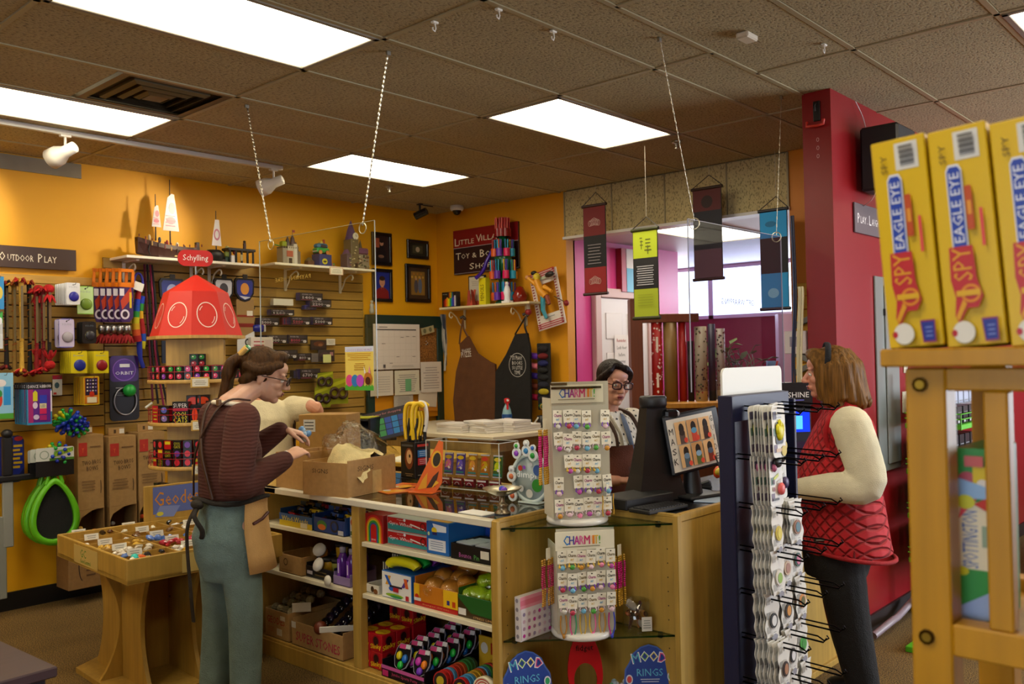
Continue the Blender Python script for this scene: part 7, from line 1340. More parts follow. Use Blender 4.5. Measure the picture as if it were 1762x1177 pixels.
framed('framed portrait of a person in dark clothes, upper left of the four','641' and 641,398,676,458,lambda q,w,h:(q.rect(0,0,w,h,'2a1a1c'),q.rect(0,h*.55,w*.35,h*.35,'a0543a'),q.poly([(w*.1,0),(w*.2,h*.4),(w*.4,h*.62),(w*.6,h*.62),(w*.8,h*.4),(w*.9,0)],'15141a'),q.oval(w*.5,h*.72,w*.13,h*.1,'b88a70'),q.oval(w*.5,h*.79,w*.14,h*.06,'1a1210'),q.oval(w*.45,h*.22,w*.2,h*.06,'7a5a4a')))
framed('framed portrait of a person in red on a blue background, lower left of the four',642,461,677,520,portrait('1c2a88','7a1418','b88468','2a1810'))
framed('small dark framed photo of a figure on green, upper right of the four',702,411,739,447,lambda q,w,h:(q.rect(0,0,w,h,'20241a'),q.rect(w*.2,h*.2,w*.6,h*.6,'4a4a34'),q.oval(w*.5,h*.5,w*.12,h*.2,'b8a88a')))
framed('framed photo of two people among autumn leaves, lower right of the four',699,453,743,521,lambda q,w,h:(q.rect(0,0,w,h,'3a2a20'),q.rect(w*.15,h*.12,w*.7,h*.76,'8a6a30'),q.oval(w*.4,h*.4,w*.1,h*.22,'4a4a58'),q.oval(w*.6,h*.42,w*.1,h*.24,'5a6a88'),q.oval(w*.4,h*.65,w*.05,h*.05,'b8907a'),q.oval(w*.6,h*.68,w*.05,h*.05,'b8907a'),[q.oval(w*(.2+.09*k),h*(.7+.1*(k%2)),w*.05,h*.04,('c8a03c','a8742c')[k%2],8) for k in range(7)]))
# ================================================================ hanging clear shields
def chain(name,lab,a,b,g=1):
    a,b=Vector(a),Vector(b); t=thing(name,lab,'chain',a); n=int((b-a).length/.021); m=MB(); d=(b-a)
    q=d.to_track_quat('Z','Y').to_euler()
    for i in range(n): m.at(d*(i+.5)/n,q); m.ell((0,0,0),(g*(.0065 if i%2 else .0028),g*(.0028 if i%2 else .0065),.0125),'c8c2b0',6,5)
    ob('links',m,METAL,t,kind='stuff'); m=MB().at(d,(0,0,0)); m.tube([(0,.026*math.cos(k*PI/8),-.012+.026*math.sin(k*PI/8)) for k in range(16)],.0025,'d8d0b8',5,True); ob('ring',m,METAL,t); ob('ceiling_clip',MB().box(-.012,-.006,-.02,.012,.006,0,'b0b0a8',.002),METAL,t)
SHX=2.65
t=thing('clear_shield','clear acrylic shield hanging on two chains in front of the yellow wall','shield',(SHX,3.75,1.42)); ob('sheet',MB().box(-.0025,-.49,0,.0025,.49,.83,'f6f8f2'),mat('clear',.02,add=.0),t); e=MB()
for y in (-.49,.49): e.box(-.0028,y-.001,0,.0028,y+.001,.83,'8a8468')  # edge glow of the sheet is put in as thin opaque strips
e.box(-.0028,-.49,.829,.0028,.49,.831,'8a8468'); ob('bright_edge',e,GLOSS,t,kind='stuff'); q=MB().frame((.004,.19,.61),(0,-1,0),(0,0,1)); q.txt('PAYMENT HERE',0,0,-.32,.02,'c09a48') ; ob('lettering',q,PAPER,t)
chain('hanging_chain','chain holding the left end of the clear shield, left of the castle model',(SHX,4.345,ZC),(SHX,4.13,2.235)); chain('hanging_chain','chain holding the right end of the clear shield by the framed portraits',(SHX,3.14,ZC),(SHX,3.35,2.235))
a=onX(595,597,SHX); b_=onX(645,672,SHX); w=a.y-b_.y; h=a.z-b_.z
def easter(mb,w,h):
    mb.rect(0,0,w,h,'e0c860').rect(0,h*.88,w,h*.12,'c8d0e4').txt("COCO'S EGG HUNT",w*.5,h*.92,w*.9,h*.05,'a070b8').lines(w*.06,h*.68,w*.88,h*.18,4,'c8942c').lines(w*.32,h*.45,w*.4,h*.18,4,'b8842c').rect(0,0,w,h*.1,'3a9a3a').poly([(w*(.05*k),h*(.08+.06*(k%2))) for k in range(21)]+[(w,0),(0,0)],'4aa83a')
    for x,c in ((.16,'d84a8a'),(.36,'2a7ac0'),(.54,'b84ac0')): mb.oval(w*x,h*.22,w*.13,h*.14,c)
    mb.oval(w*.82,h*.27,w*.14,h*.14,'b8702c').oval(w*.82,h*.22,w*.09,h*.09,'4a2414').poly([(w*.7,h*.38),(w*.68,h*.55),(w*.76,h*.4)],'e0dce0').poly([(w*.84,h*.4),(w*.88,h*.57),(w*.92,h*.38)],'d88aa8')
q=MB().frame((-.004,(a.y+b_.y)/2-3.75+w/2,b_.z-1.42),(0,-1,0),(0,0,1)); q.box(0,0,-.001,w,h,0,'e8e4d8'); q.lay=1; easter(q,w,h); one('egg_hunt_poster',q,PRINT,'yellow and blue easter egg poster taped to the clear shield','poster',loc=(SHX,3.75,1.42))
a=onY(1183,375,2.15); b_=onY(1343,402,2.15)
t=thing('clear_shield','clear acrylic shield hanging on a chain before the bright back room','shield',((a.x+b_.x)/2,2.15,1.42)); w=(b_.x-a.x)/2; ob('sheet',MB().box(-w,-.0025,0,w,.0025,.80,'e8eaf4'),mat('clear',.02,add=.03),t); e=MB()
for x in (-w,w): e.box(x-.001,-.0028,0,x+.001,.0028,.80,'9a9cb0')  # same painted glow along this sheet's edges
e.box(-w,-.0028,.799,w,.0028,.801,'a8a8b4'); ob('bright_edge',e,GLOSS,t,kind='stuff')
q=MB().frame((0,.004,.43),(-1,0,0),(0,0,1)); q.txt('GIFT WRAPPING',0,0,.34,.03,'c8c8d0'); ob('lettering',q,PAPER,t)
chain('hanging_chain','chain holding the left end of the clear shield before the back room',(3.40,2.16,ZC),(a.x+.06,2.15,2.215),.55); chain('hanging_chain','thin chain beside the red pillar holding the right hand shield',(4.66,2.18,ZC),(b_.x-.05,2.15,2.225),.4)
# ================================================================ cork board, desk and bench in the corner
def flatA(name,lab,cat,x0,y0,x1,y1,off,col,deco=None,th=.003,m=None,rot=0): a=wA(x0,y0,off); b_=wA(x1,y1,off); o=carton(name,lab,cat,((a.x+b_.x)/2,YA-off+th/2,b_.z),b_.x-a.x,th,a.z-b_.z,col,deco,rz=0,m=m or PAPER,b=0); o.rotation_euler=(0,R(rot),0); return o
a=wA(630,541,.06); b_=wA(757,541,.06); x0,x1,zt=a.x,b_.x+.03,a.z; zb=.98; t=thing('cork_board','green framed cork board standing against the wall in the corner','board',((x0+x1)/2,YA-.05,zb)); w=(x1-x0)/2; h=zt-zb; G='14302a'
ob('frame_rail',MB().box(-w,-.02,h-.115,w,.02,h,G,.004),SATIN,t); [ob('frame_post',MB().box(x-.04,-.02,0,x+.04,.02,h-.115,G,.004),SATIN,t) for x in (-w+.04,w-.04)]; ob('cork',MB().box(-w+.08,-.008,.30,w-.08,.01,h-.115,'8a5c24'),mat('carpet',.9),t); ob('lower_panel',MB().box(-w+.08,-.006,.06,w-.08,.01,.30,'c8860f'),SATIN,t)
def cal(mb,w,h):
    mb.rect(w*.08,h*.86,w*.84,h*.025,'1a1a1c').lines(w*.08,h*.91,w*.25,h*.04,1,'3a3a3c')
    for k in range(8): mb.rect(w*(.08+.12*k),h*.14,.0015,h*.72,'b8b0a8')
    for k in range(6): mb.rect(w*.08,h*(.14+.144*k),w*.84,.0015,'b8b0a8')
    for x,y in ((.6,.70),(.72,.72),(.86,.72),(.2,.56),(.5,.27),(.85,.27),(.35,.13)): mb.rect(w*x-.02,h*y,.04,.004,'4a4648')
    mb.rect(w*.18,h*.04,w*.05,h*.07,'5a5658').lines(w*.3,h*.04,w*.6,h*.05,2,'9a9490')
flatA('wall_calendar','large white wall calendar pinned to the cork board','calendar',642,557,723,634,.10,'d4ccc4',cal)
def notes(g,c='8a8684'): return lambda mb,w,h:(mb.lines(w*.1,h*.1,w*.8,h*.75,9,c),mb.rect(w*.42,h*.15,w*.24,h*.5,g) if g else 0)
flatA('paper_sheet','paper sheet with a printed grid under the left of the calendar','paper',637,639,677,680,.095,'cfc8bc',lambda mb,w,h:[mb.rect(w*.3,h*(.15+.1*k),w*.55,.003,'8a8684') for k in range(7)]); flatA('paper_sheet','paper sheet with green marked rows under the calendar','paper',679,638,722,678,.10,'cfcbb8',notes('6aa87a')); flatA('paper_sheet','white typed sheet at the right of the cork board','paper',724,623,760,674,.105,'d2ccc4',notes(None,'a09a98'))
flatA('paper_sheet','tilted blank sheet at the bottom right of the cork board','paper',719,674,751,698,.095,'c8beae',None,rot=6); flatA('paper_sheet','small printed sheet below the green marked rows','paper',678,681,711,700,.09,'b0aca4',notes(None)); flatA('paper_sheet','orange folder behind the tilted blank sheet','folder',712,690,752,705,.088,'c8801c',None,rot=4); flatA('paper_sheet','folded banknote print pinned right of the calendar','paper',726,562,748,574,.09,'a8a078',lambda mb,w,h:[mb.oval(w*x,h*.5,w*.12,h*.35,'6a6a4a') for x in (.25,.7)],rot=-12)
b=MB()
for k in range(7): b.ell((random.uniform(-.04,.04),0,random.uniform(-.02,.02)),.006,('b8b0a0','7a4a2a','3a3a3a')[k%3],6,5)
one('push_pins',b,GLOSS,'cluster of small push pins in the cork right of the calendar','pins',loc=tuple(wA(738,590,.075)))
p=wA(763,541,.10); b=MB(); rr_=random.Random(2)
for k in range(9): b.tube(smooth_path([(rr_.uniform(-.03,.03),rr_.uniform(-.02,.02),0),(rr_.uniform(-.02,.05),rr_.uniform(-.02,.02),-.25),(rr_.uniform(.0,.05),0,-.45-.05*(k%3))],4),.016,('b8b4ac','5a6a88','8a8a8c','d0c8b8','3a4458')[k%5],6,flat=.4)
one('hanging_scarves',b,CLOTH,'bundle of grey and blue cloth strips hanging on the cork board corner','cloth',loc=p)
t=thing('small_figure','small white figurine on the left corner of the cork board','figurine',tuple(wA(640,540,.06))); ob('figure',MB().lathe([(0,0),(.02,0),(.025,.03),(.015,.06),(.02,.08),(.008,.10),(0,.105)],'a8a8a0',n=10).ell((.0,0,.11),.014,'b8b8b0'),SATIN,t)
# back desk
t=thing('back_desk','low yellow wooden desk behind the counter near the cork board','desk',(4.28,5.05,0)); ob('top',MB().box(-.35,-.56,.872,.40,.56,.90,'c9a03c',.003),WOOD,t); [ob('side_panel',MB().box(-.33,y-.012,0,.38,y+.012,.872,MAPLE2),WOOD,t) for y in (-.54,.54)]; ob('back_panel',MB().box(.36,-.53,.2,.38,.53,.872,MAPLE2),WOOD,t)
for k,(x,y,a_) in enumerate(((4.08,4.70,.2),(4.12,4.74,.5))): one('paper_sheet',MB().box(-.14,-.11,0,.14,.11,.003,'dcd8c4'),PAPER,'large pale paper sheet lying on the low desk, %s one'%('lower','upper')[k],'paper',loc=(x,y,.9015+.0035*k),rot=(0,0,a_))
t=thing('letter_tray','black stacked letter tray with lime green clipboards on the desk','tray',(4.03,5.28,.90),R(-60)); b=MB()
for z in (0,.13,.26): b.box(-.22,-.16,z,.22,.16,z+.012,'100f12',.003)
b.box(-.22,.15,0,.22,.16,.30,'0c0b0e').box(-.22,-.16,0,-.205,.16,.28,'100f12').box(.205,-.16,0,.22,.16,.28,'100f12'); ob('tray_body',b,SATIN,t)
one('clipboard',MB().box(-.17,-.12,0,.17,.12,.012,'a8a82c',.003).box(-.05,-.135,.012,.05,-.10,.024,'8a8c84',.003),SATIN,'lime green clipboard on the top of the black letter tray','clipboard',loc=(4.05,5.25,1.175),rot=(0,0,R(-66))); one('clipboard',MB().box(-.17,-.12,0,.17,.12,.012,'3a3a3c',.003).box(-.05,-.135,.012,.05,-.10,.024,'8a8c84',.003),SATIN,'dark clipboard in the middle of the black letter tray','clipboard',loc=(4.02,5.22,1.045),rot=(0,0,R(-66)))
for i,(x,y,w_,h_) in enumerate(((3.72,5.12,.34,.42),)): carton('cardboard_box','cardboard box behind the counter being reached into by the bending worker','box',(3.24,4.44,.919),.30,.22,.36,'9a7438',lambda mb,w,h:(mb.rect(w*.1,h*.72,w*.25,h*.2,'c8c8c4'),mb.lines(w*.12,h*.74,w*.2,h*.16,3,'4a4a4a')),rz=R(-60),m=KRAFT)
pd=dep(668,728,6.5); t=thing('tablet_stand','tilted dark tablet display with green and blue squares on the bench','tablet',(pd.x,pd.y,1.005),R(-38)); b=MB().frame((0,0,.01),(1,-.0,.22),(-.18,.25,1)); b.box(-.17,0,-.008,.17,.22,.008,'1a0f16',.004); b.lay=22; b.rect(-.155,.01,.31,.15,'141a3a'); [b.rect(-.10+.05*(k%5),.03+.045*(k//5),.045,.04,('2a8a4a','1c4aa8','1c3a8a','3a9a5a','1c7ac0')[(k*3)%5]) for k in range(15)]; b.txt('thank you for shopping',0,.19,.26,.02,'b8707a'); ob('screen',b,PRINT,t); ob('prop',MB().box(-.06,.02,0,.06,.09,.10,'120a10',.004),SATIN,t)
t=thing('work_bench','white topped wooden work bench with diagonal braces in the corner','bench',(5.41,5.485,0)); ob('top',MB().box(-.56,-.865,.965,.555,.865,1.0,'d2c8ae',.004),SATIN,t); Wd_='b89a5c'
for x in (-.50,.50):
    for y in (-.78,.78): ob('leg',MB().box(x-.045,y-.045,0,x+.045,y+.045,.965,Wd_,.003),WOOD,t)
for x in (-.50,): ob('apron_rail',MB().box(x-.02,-.735,.87,x+.02,.735,.965,Wd_,.003),WOOD,t); 
ob('apron_rail',MB().box(-.455,-.80,.87,.455,-.76,.965,Wd_,.003),WOOD,t)
for s in (1,-1): ob('brace',MB().frame((0,-.805,.62),(s*.5,0,.5),(-s*.5,0,.5)).box(-.24,-.035,-.012,.24,.035,.012,Wd_,.002),WOOD,t); ob('brace',MB().frame((-.525,s*.52,.62),(0,s*.5,-.5),(0,s*.5,.5)).box(-.24,-.035,-.012,.24,.035,.012,Wd_,.002),WOOD,t)
ob('shelf',MB().box(-.5,-.78,.25,.5,.78,.28,'6a5230'),WOOD,t)
for i,(x,y,a_,n) in enumerate(((5.05,5.20,.1,9),(5.13,4.98,-.15,10),(5.22,5.08,.3,8),(5.30,4.86,.05,11),(5.45,4.88,-.1,7))):
    for k in range(n//2): one('paper_stack',MB().box(-.105,-.14,0,.105,.14,.017,('dcd8d4','cfcac4')[k%2],.001),PAPER,'white paper bundle, %s stack from the left on the bench, %s layer up'%(ORD[i+1],ORD[k+1]),'papers','paper bundles on the bench',loc=(x,y,1.0015+.0185*k),rot=(0,0,a_+random.uniform(-.12,.12)))
one('grey_folder',MB().box(-.16,-.11,0,.16,.11,.02,'8f8a7e',.004),PAPER,'grey soft folder lying behind the paper stacks on the bench','folder',loc=(5.42,5.42,1.002),rot=(0,0,.4))
p=onZ(841,713,1.0); t=thing('spray_bottle','clear blue spray bottle with a red trigger on the bench','bottle',(5.62,5.18,1.0),R(-40)); ob('bottle',MB().lathe([(0,.0),(.042,.0),(.044,.10),(.034,.15),(.016,.19),(.015,.20),(0,.20)],'8ab0bc',n=16),mat('paint',.08),t); ob('label',MB().lathe([(.0445,.02),(.0452,.03),(.0452,.10),(.0445,.11)],'1c4a8a',n=16).frame((0,-.0455,.065),(1,0,0),(0,0,1)).rect(-.03,-.02,.06,.035,'d8c8cc').txt('CLEAN',0,0,.045,.016,'b01c2c'),PRINT,t); ob('trigger',MB().box(-.02,-.05,.20,.02,.035,.245,'c01824',.008).box(-.008,-.05,.15,.008,-.035,.21,'c01824',.004).cyl((0,-.05,.23),(0,-.07,.23),.010,'d8d8d8',8),SATIN,t)
t=thing('pencil_cup','black cup with scissors and pencils on the bench','cup',(5.72,4.86,1.0)); ob('cup',MB().lathe([(0,0),(.05,0),(.052,.10),(.046,.10),(.044,.01),(0,.01)],'0e0d10',n=16),SATIN,t); ob('handle',MB().tube([(-.05,.01,.02),(-.085,.02,.05),(-.05,.01,.085)],.008,'c8c4b8',8),SATIN,t)
one('scissors',MB().tube([(.022*math.cos(k*.7),0,.16+.022*math.sin(k*.7)) for k in range(9)],.005,'b8904c',6,True).tube([(.04+.02*math.cos(k*.7),.01,.15+.02*math.sin(k*.7)) for k in range(9)],.005,'b8904c',6,True).box(.01,-.003,0,.03,.003,.14,'a8a8a8'),METAL,'pair of scissors with amber handles in the black cup','scissors',loc=(5.71,4.86,1.015))
for i in range(3): one('pencil',MB().cyl((0,0,0),(.02,.01,.17),.004,('c89a3c','b03a2c','8a6a3a')[i],6),SATIN,'%s pencil standing in the black cup on the bench'%('amber','red','brown')[i],'pencil',loc=(5.73+.012*i,4.85+.01*i,1.015))
carton('wooden_box','small yellow wooden box at the right end of the bench','box',(5.88,4.75,1.0),.16,.13,.13,'c8902c',lambda mb,w,h:[mb.rect(w*.25*k,0,.003,h,'8a5c1c') for k in (1,2,3)],m=WOOD)
# ================================================================ wall right: sign, shelf, aprons
def wB(x,y,off=.0): return onX(x,y,XB-off)
a=wB(780,398,.02); b_=wB(780,474,.02); zt,zb=a.z,b_.z; Wd=.84; H_=zt-zb
t=thing('shop_sign','red and dark brown Little Village Toy and Book Shop sign','sign',(XB-.002,a.y-Wd/2,zb)); q=MB().frame((-.02,Wd/2,0),(0,-1,0),(0,0,1)); q.box(0,0,-.018,Wd,H_,0,'2a0f14',.002); q.lay=3; q.rect(0,H_*.6,Wd,H_*.4,'8a1218').rect(0,H_*.59,Wd,.006,'a89aa0').rect(.006,.008,Wd-.012,.004,'a89aa0')
for tx,x,y,w_,h_ in (('L',.05,.73,.055,.135),('ITTLE',.18,.72,.20,.085),('V',.345,.76,.07,.13),('ILLAGE',.545,.75,.33,.09),('T',.07,.41,.07,.12),('OY',.165,.40,.11,.09),('&',.285,.40,.06,.09),('B',.39,.42,.06,.13),('OOK',.53,.40,.2,.09),('S',.25,.16,.06,.11),('HOP',.40,.15,.2,.085)): q.txt(tx,x,H_*y,w_,H_*h_*1.25,'e2d8c0')
ob('board',q,PRINT,t)
a=onX(757,527,XB-.24); b_=onX(912,521,XB-.24); zs=(a.z+b_.z)/2; t=thing('wall_shelf','cream wall shelf under the shop sign holding the pen tower','shelf',(XB,(a.y+b_.y)/2-.0,zs)); w=(a.y-b_.y)/2; ob('board',MB().box(-.25,-w,-.02,-.001,w,0,'d9cba4',.003),SATIN,t); SYc=(a.y+b_.y)/2
BR=[onX(797,560,XB-.03).y,onX(903,555,XB-.03).y]
for y in BR:
    yy=y-SYc; b=MB().box(-.014,yy-.012,-.20,-.002,yy+.012,-.02,'d6caa8',.002).tube(smooth_path([(-.02,yy,-.19),(-.08,yy,-.15),(-.12,yy,-.09),(-.19,yy,-.045),(-.21,yy,-.08),(-.185,yy,-.10),(-.17,yy,-.08)],5),.006,'d6caa8',7); ob('bracket',b,SATIN,t)
SZ=zs+.002
def onshelf(x,off=.12): return onX(x,525,XB-off).y
carton('pencil_set','black box with a rainbow of coloured pencils on the sign shelf','box',(XB-.17,onshelf(783),SZ),.20,.05,.145,'17130f',lambda mb,w,h:([mb.rect(w*(.12+.105*k),h*.06,w*.1,h*(.42+.05*(k%3)+.03*k),('8a1414','d84a1c','e8a01c','d8d81c','3aa83a','1c6ac0','4a2ab0','c8c8d0')[k]) for k in range(8)],[mb.rect(w*(.5+.06*k),h*.6,w*.05,h*.36,('a0401c','c8801c','d8a81c','3a8a3a','2a4a98')[k]) for k in range(5)],mb.txt('PENCILS',w*.25,h*.85,w*.3,h*.06,'b0a890')))
b=MB()
for k,s in enumerate((-1,1,-1)): b.frame((0,.0,0),(1,0,0),(0,0,1)); b.prism([(-.07+.05*k,0),(-.02+.05*k,.005),(.0+.03*s+.03*k,.15),(-.02+.03*s+.03*k,.155)],-.02+.012*k,-.012+.012*k,('b04a3a','c85a44','7a2418')[k])
b.prism([(-.08,0),(.10,0),(.06,.05),(-.0,.04)],-.04,-.03,'a8483a'); one('pop_up_book',b,PRINT,'red folded paper star book standing on the sign shelf','book',loc=(XB-.13,onshelf(812),SZ),rot=(0,0,FACE))
t=thing('picture_frame','white matted black frame standing behind the red paper star','picture',(XB-.05,onshelf(822,.05),SZ),FACE); ob('frame',MB().box(-.11,-.01,0,.11,.01,.29,'121014',.003),SATIN,t); q=MB().frame((-.095,-.0108,.012),(1,0,0),(0,0,1)); q.rect(0,0,.19,.265,'d2ccbc').lines(.03,.18,.13,.05,3,'b0a898'); ob('photo',q,PRINT,t)
carton('yellow_box','tall bright yellow box with black lettering on the sign shelf','box',(XB-.17,onshelf(834,.17),SZ),.085,.06,.245,'d8cc1c',lambda mb,w,h:mb.txt('Ticonderoga' if False else 'PENCILS',w*.5,h*.45,h*.6,w*.5,'1a1a14',rot=PI/2))
t=thing('pen_tower','tall tower of cups packed with coloured pens and markers','pen display',(XB-.135,onshelf(868,.13),SZ)); ob('core',MB().lathe([(0,0),(.075,0),(.08,.015),(.05,.03),(.045,.22),(.075,.33),(.085,.40),(.075,.48),(.045,.50),(.04,.62),(.0,.63)],'0f5a34',n=18),mat('paint',.15),t); b=MB(); 
for (ang,r,z,L_,cols) in [(k*45+10*lv,(.085,.10,.085,.05)[lv],(.03,.22,.42,.60)[lv],(.16,.17,.15,.17)[lv],lv*8+k) for lv in range(4) for k in range(8)]:
    x,y=r*math.cos(R(ang)),r*math.sin(R(ang)); cs=('a01828','1a6aa8','2a8a4a','c8501c','5a2aa0','c81a5a','1a9ac0','d8a01c')
    b.cyl((x,y,z),(x,y,z+.07),.030,cs[cols%8] if cols<24 else '8a1420',8)
    for j in range(4): a2=j*1.57+ang; b.cyl((x+.014*math.cos(a2),y+.014*math.sin(a2),z+.05),(x+.017*math.cos(a2),y+.017*math.sin(a2),z+L_),.0065,cs[(cols*3+j*5)%8] if cols<24 else ('b81824','d84a3a')[j%2],5)
ob('pens',b,GLOSS,t,kind='stuff'); b=MB(); b.tube(smooth_path([(-.02,.10,.50),(-.07,.13,.40),(-.09,.17,.30),(-.11,.24,.24)],5),.018,'3a1a8a',8); ob('streamer',b,GLOSS,t)
t=thing('white_figurine','small white statue figurine standing on the sign shelf','figurine',(XB-.19,onshelf(873,.19),SZ)); ob('base',MB().box(-.03,-.045,0,.03,.045,.02,'e4e4e8',.003),SATIN,t); ob('figure',MB().lathe([(.03,.02),(.028,.06),(.034,.10),(.022,.14),(.014,.155),(.0,.16)],'dfe2ea',n=12).ell((0,0,.17),(.016,.016,.019),'e4e4e8').tube([(0,.028,.12),(-.01,.038,.08),(-.02,.02,.06)],.008,'dfe2ea',6),SATIN,t)
one('green_bottle',MB().lathe([(0,0),(.06,0),(.07,.06),(.03,.14),(.0,.15)],'7a1c10',n=14),mat('paint',.15),'dark red round vase at the right end of the sign shelf','vase',loc=(XB-.10,onshelf(895,.10),SZ))
def hangapron(lab,col,x0,y0,pts,mark,off):
    p=wB(x0,y0,off); t=thing('hanging_apron',lab,'apron',p); b=MB(); P_=[wB(x,y,off) for x,y in pts]; v=[]; n=len(P_)
    L_=[(q.y-p.y,q.z-p.z) for q in P_]; b.frame((0,0,0),(0,-1,0),(0,0,1)); b.prism([(-y,z) for y,z in L_],-.012,.012,col); ob('cloth',b,CLOTH,t)
    b=MB(); q=wB(pts[0][0],pts[0][1],off); b.tube(smooth_path([(0,0,.02),(-.015,(q.y-p.y)*.5,(q.z-p.z)*.5),(-.012,q.y-p.y,q.z-p.z)],5),.012,col,6,flat=.5); q=wB(pts[1][0],pts[1][1],off); b.tube(smooth_path([(0,0,.02),(-.025,(q.y-p.y)*.5,(q.z-p.z)*.5),(-.012,q.y-p.y,q.z-p.z)],5),.012,col,6,flat=.5)
    b.tube([(-.02,.02,.03),(0,0,.045),(.01,-.02,.02)],.016,'2a1a14',6); ob('strap',b,SATIN,t); q=MB(); mark(q,p); ob('printed_mark',q,PAPER,t); return t
def mk1(q,p): c=wB(804,607,.15); q.frame((-.0135,c.y-p.y,c.z-p.z),(0,-1,0),(0,0,1)); q.txt('WorkSHOP',0,.025,.12,.028,'d8d0c8',rot=.1).txt('PUZZE',0,-.015,.13,.05,'d8d0c8',rot=.08)
def mk2(q,p):
    c=wB(892,628,.17); q.frame((-.0135,c.y-p.y,c.z-p.z),(0,-1,0),(0,0,1)); q.oring(0,0,.10,.105,.004,'c8c4c0',28)
    for k,tx in enumerate(('SO MANY','BOOKS','SO LITTLE','TIME')): q.txt(tx,0,.06-.042*k,.12 if k!=3 else .07,.032,'c8c4c0')
    for k in range(3): q.rect(-.08+.03*k,.076,.02,.004,'c8c4c0')
hangapron('brown apron with a worn white print hanging from the left shelf bracket','5a3416',797,553,[(792,592),(806,578),(822,608),(842,622),(853,627),(857,720),(850,770),(788,770),(781,690),(786,640),(794,610)],mk1,.15)
hangapron('black apron with a round white print hanging from the right shelf bracket','0e0c0e',905,548,[(888,575),(908,573),(913,600),(915,770),(852,770),(854,640),(872,610)],mk2,.17)
one('red_clasp',MB().ell((0,0,0),.03,'8a1420',12,8).cyl((0,0,.02),(0,0,.08),.018,'b8b0a0',10),SATIN,'red knob with a white stem hanging above the black apron','knob',loc=wB(909,537,.16))
# jumping toy on its striped card
c=wB(942,515,.10); t=thing('jumping_toy','painted acrobat toy on a red and white striped frame card','toy',c,0,rot=(R(-12),0,0)); q=MB().frame((0,0,0),(0,-1,0),(0,0,1)); W_,H_=.25,.40
for x0,y0,x1,y1 in ((-W_,-H_/1,-W_+.075,H_),(W_-.075,-H_,W_,H_),(-W_+.075,H_-.17,W_-.075,H_),(-W_+.075,-H_,W_-.075,-H_+.2)): q.box(x0*.62,y0*.62,-.004,x1*.62,y1*.62,.0,'d8d0c8')
q.lay=2
for s in (-1,1):
    for k in range(20): q.rect(s*W_*.53-.012,-H_*.58+k*.0245,.024,.010,'8a1a2c')
for k in range(3): q.rect(-.145,H_*.52+.018*k,.29,.008,'a81c34'); q.rect(-.145,-H_*.6+.018*k,.29,.008,'a81c34')
q.lines(-.09,-.165,.18,.02,1,'8a8a8a'); q.rect(-.06,H_*.44,.12,.02,'b0b8a0'); ob('card',q,PRINT,t)
b=MB(); b.ell((-.04,.04,.21),(.03,.035,.035),'d0b82c',10,8).ell((-.045,.06,.25),(.025,.03,.02),'141018',8,6).tube([(-.04,.05,.18),(-.05,.02,.08),(-.04,-.02,.02)],[.03,.038,.03],'d8941c',10).tube([(-.05,.06,.15),(-.06,.12,.22)],[.022,.018],'d8941c',8).ell((-.06,.13,.23),.02,'c88a5a').tube([(-.05,-.03,.10),(-.06,-.11,.04)],[.022,.015],'d8941c',8).tube([(-.04,.01,.03),(-.05,.03,-.09),(-.045,.01,-.17)],[.024,.02,.014],'2a8aa0',8).tube([(-.04,-.03,.02),(-.05,-.05,-.06)],[.022,.015],'8a3a1c',8).ell((-.05,-.11,.19),(.02,.05,.025),'1c1614').ell((-.03,.09,.18),(.02,.03,.03),'a01c1c').tube([(-.03,-.1,.0),(-.04,-.22,-.09)],.004,'3a2a1a',5).ell((-.04,-.225,-.095),.025,'8a1018',10,8); ob('acrobat',b,SATIN,t)
# coloured tubes and black hanging pocket rack
t=thing('pocket_organizer','black hanging organizer strip with small coloured items by the pink wall','organizer',wB(938,648,.10)); a=wB(938,593,.10); b_=wB(938,708,.10); h=a.z-b_.z; ob('strip',MB().box(-.02,-.075,-h/2,.0,.075,h/2,'0c0b0d',.006),CLOTH,t)
for k in range(9): ob('pocket',MB().ell((-.02,0,h/2-.05-k*h/9.4),(.03,.06,.028),('1a1418','6a1014','141a5a','141416','141416','1a1a2a','a8981c','141416','2a6a2c')[k],10,6),CLOTH,t)
for k,(y_,c_) in enumerate(((612,'5a2a9a'),(629,'c86a7a'),(646,'2c1a6a'),(664,'5a2414'),(682,'8a1034'))): p=wB(914,y_,.10); one('fabric_roll',MB().frame((0,0,0),(0,-1,-.12),(0,0,1)).cyl((-.06,0,0),(.09,0,0),.028,c_,12).cyl((.092,0,0),(.094,0,0),.02,'1a1414',10),SATIN,'%s rolled cloth hanging beside the black apron'%('violet','pink','indigo','brown','crimson')[k],'roll',loc=p)
# ================================================================ checkout things
t=thing('register_screen','black monitor on a stand with a printed mask guide taped to its back','monitor',(3.74,2.23,.915),R(-14)); b=MB().frame((0,0,.26),(1,0,.10),(-.10,.12,1)); b.box(-.17,-.135,-.02,.19,.15,0,'101118',.008); ob('screen',b,SATIN,t)
b=MB(); b.tube([(0,.02,.0),(0,.03,.14),(0,.02,.25)],[.05,.035,.03],'0d0d10',10).box(-.12,-.09,0,.12,.12,.018,'0d0d10',.006); ob('stand',b,SATIN,t); q=MB().frame((0,-.001,.26),(1,0,.10),(-.10,.12,1)); q.box(-.16,-.12,-.001,.145,.128,.0006,'d6d2cc'); q.lay=4
for i,ch in enumerate('MASK'): q.txt(ch,-.142,.07-.047*i,.026,.030,'1c1c20')
for i,ch in enumerate('GUIDE'): q.txt(ch,.128,.095-.046*i,.020 if ch!='I' else .004,.028,'3a3a40')
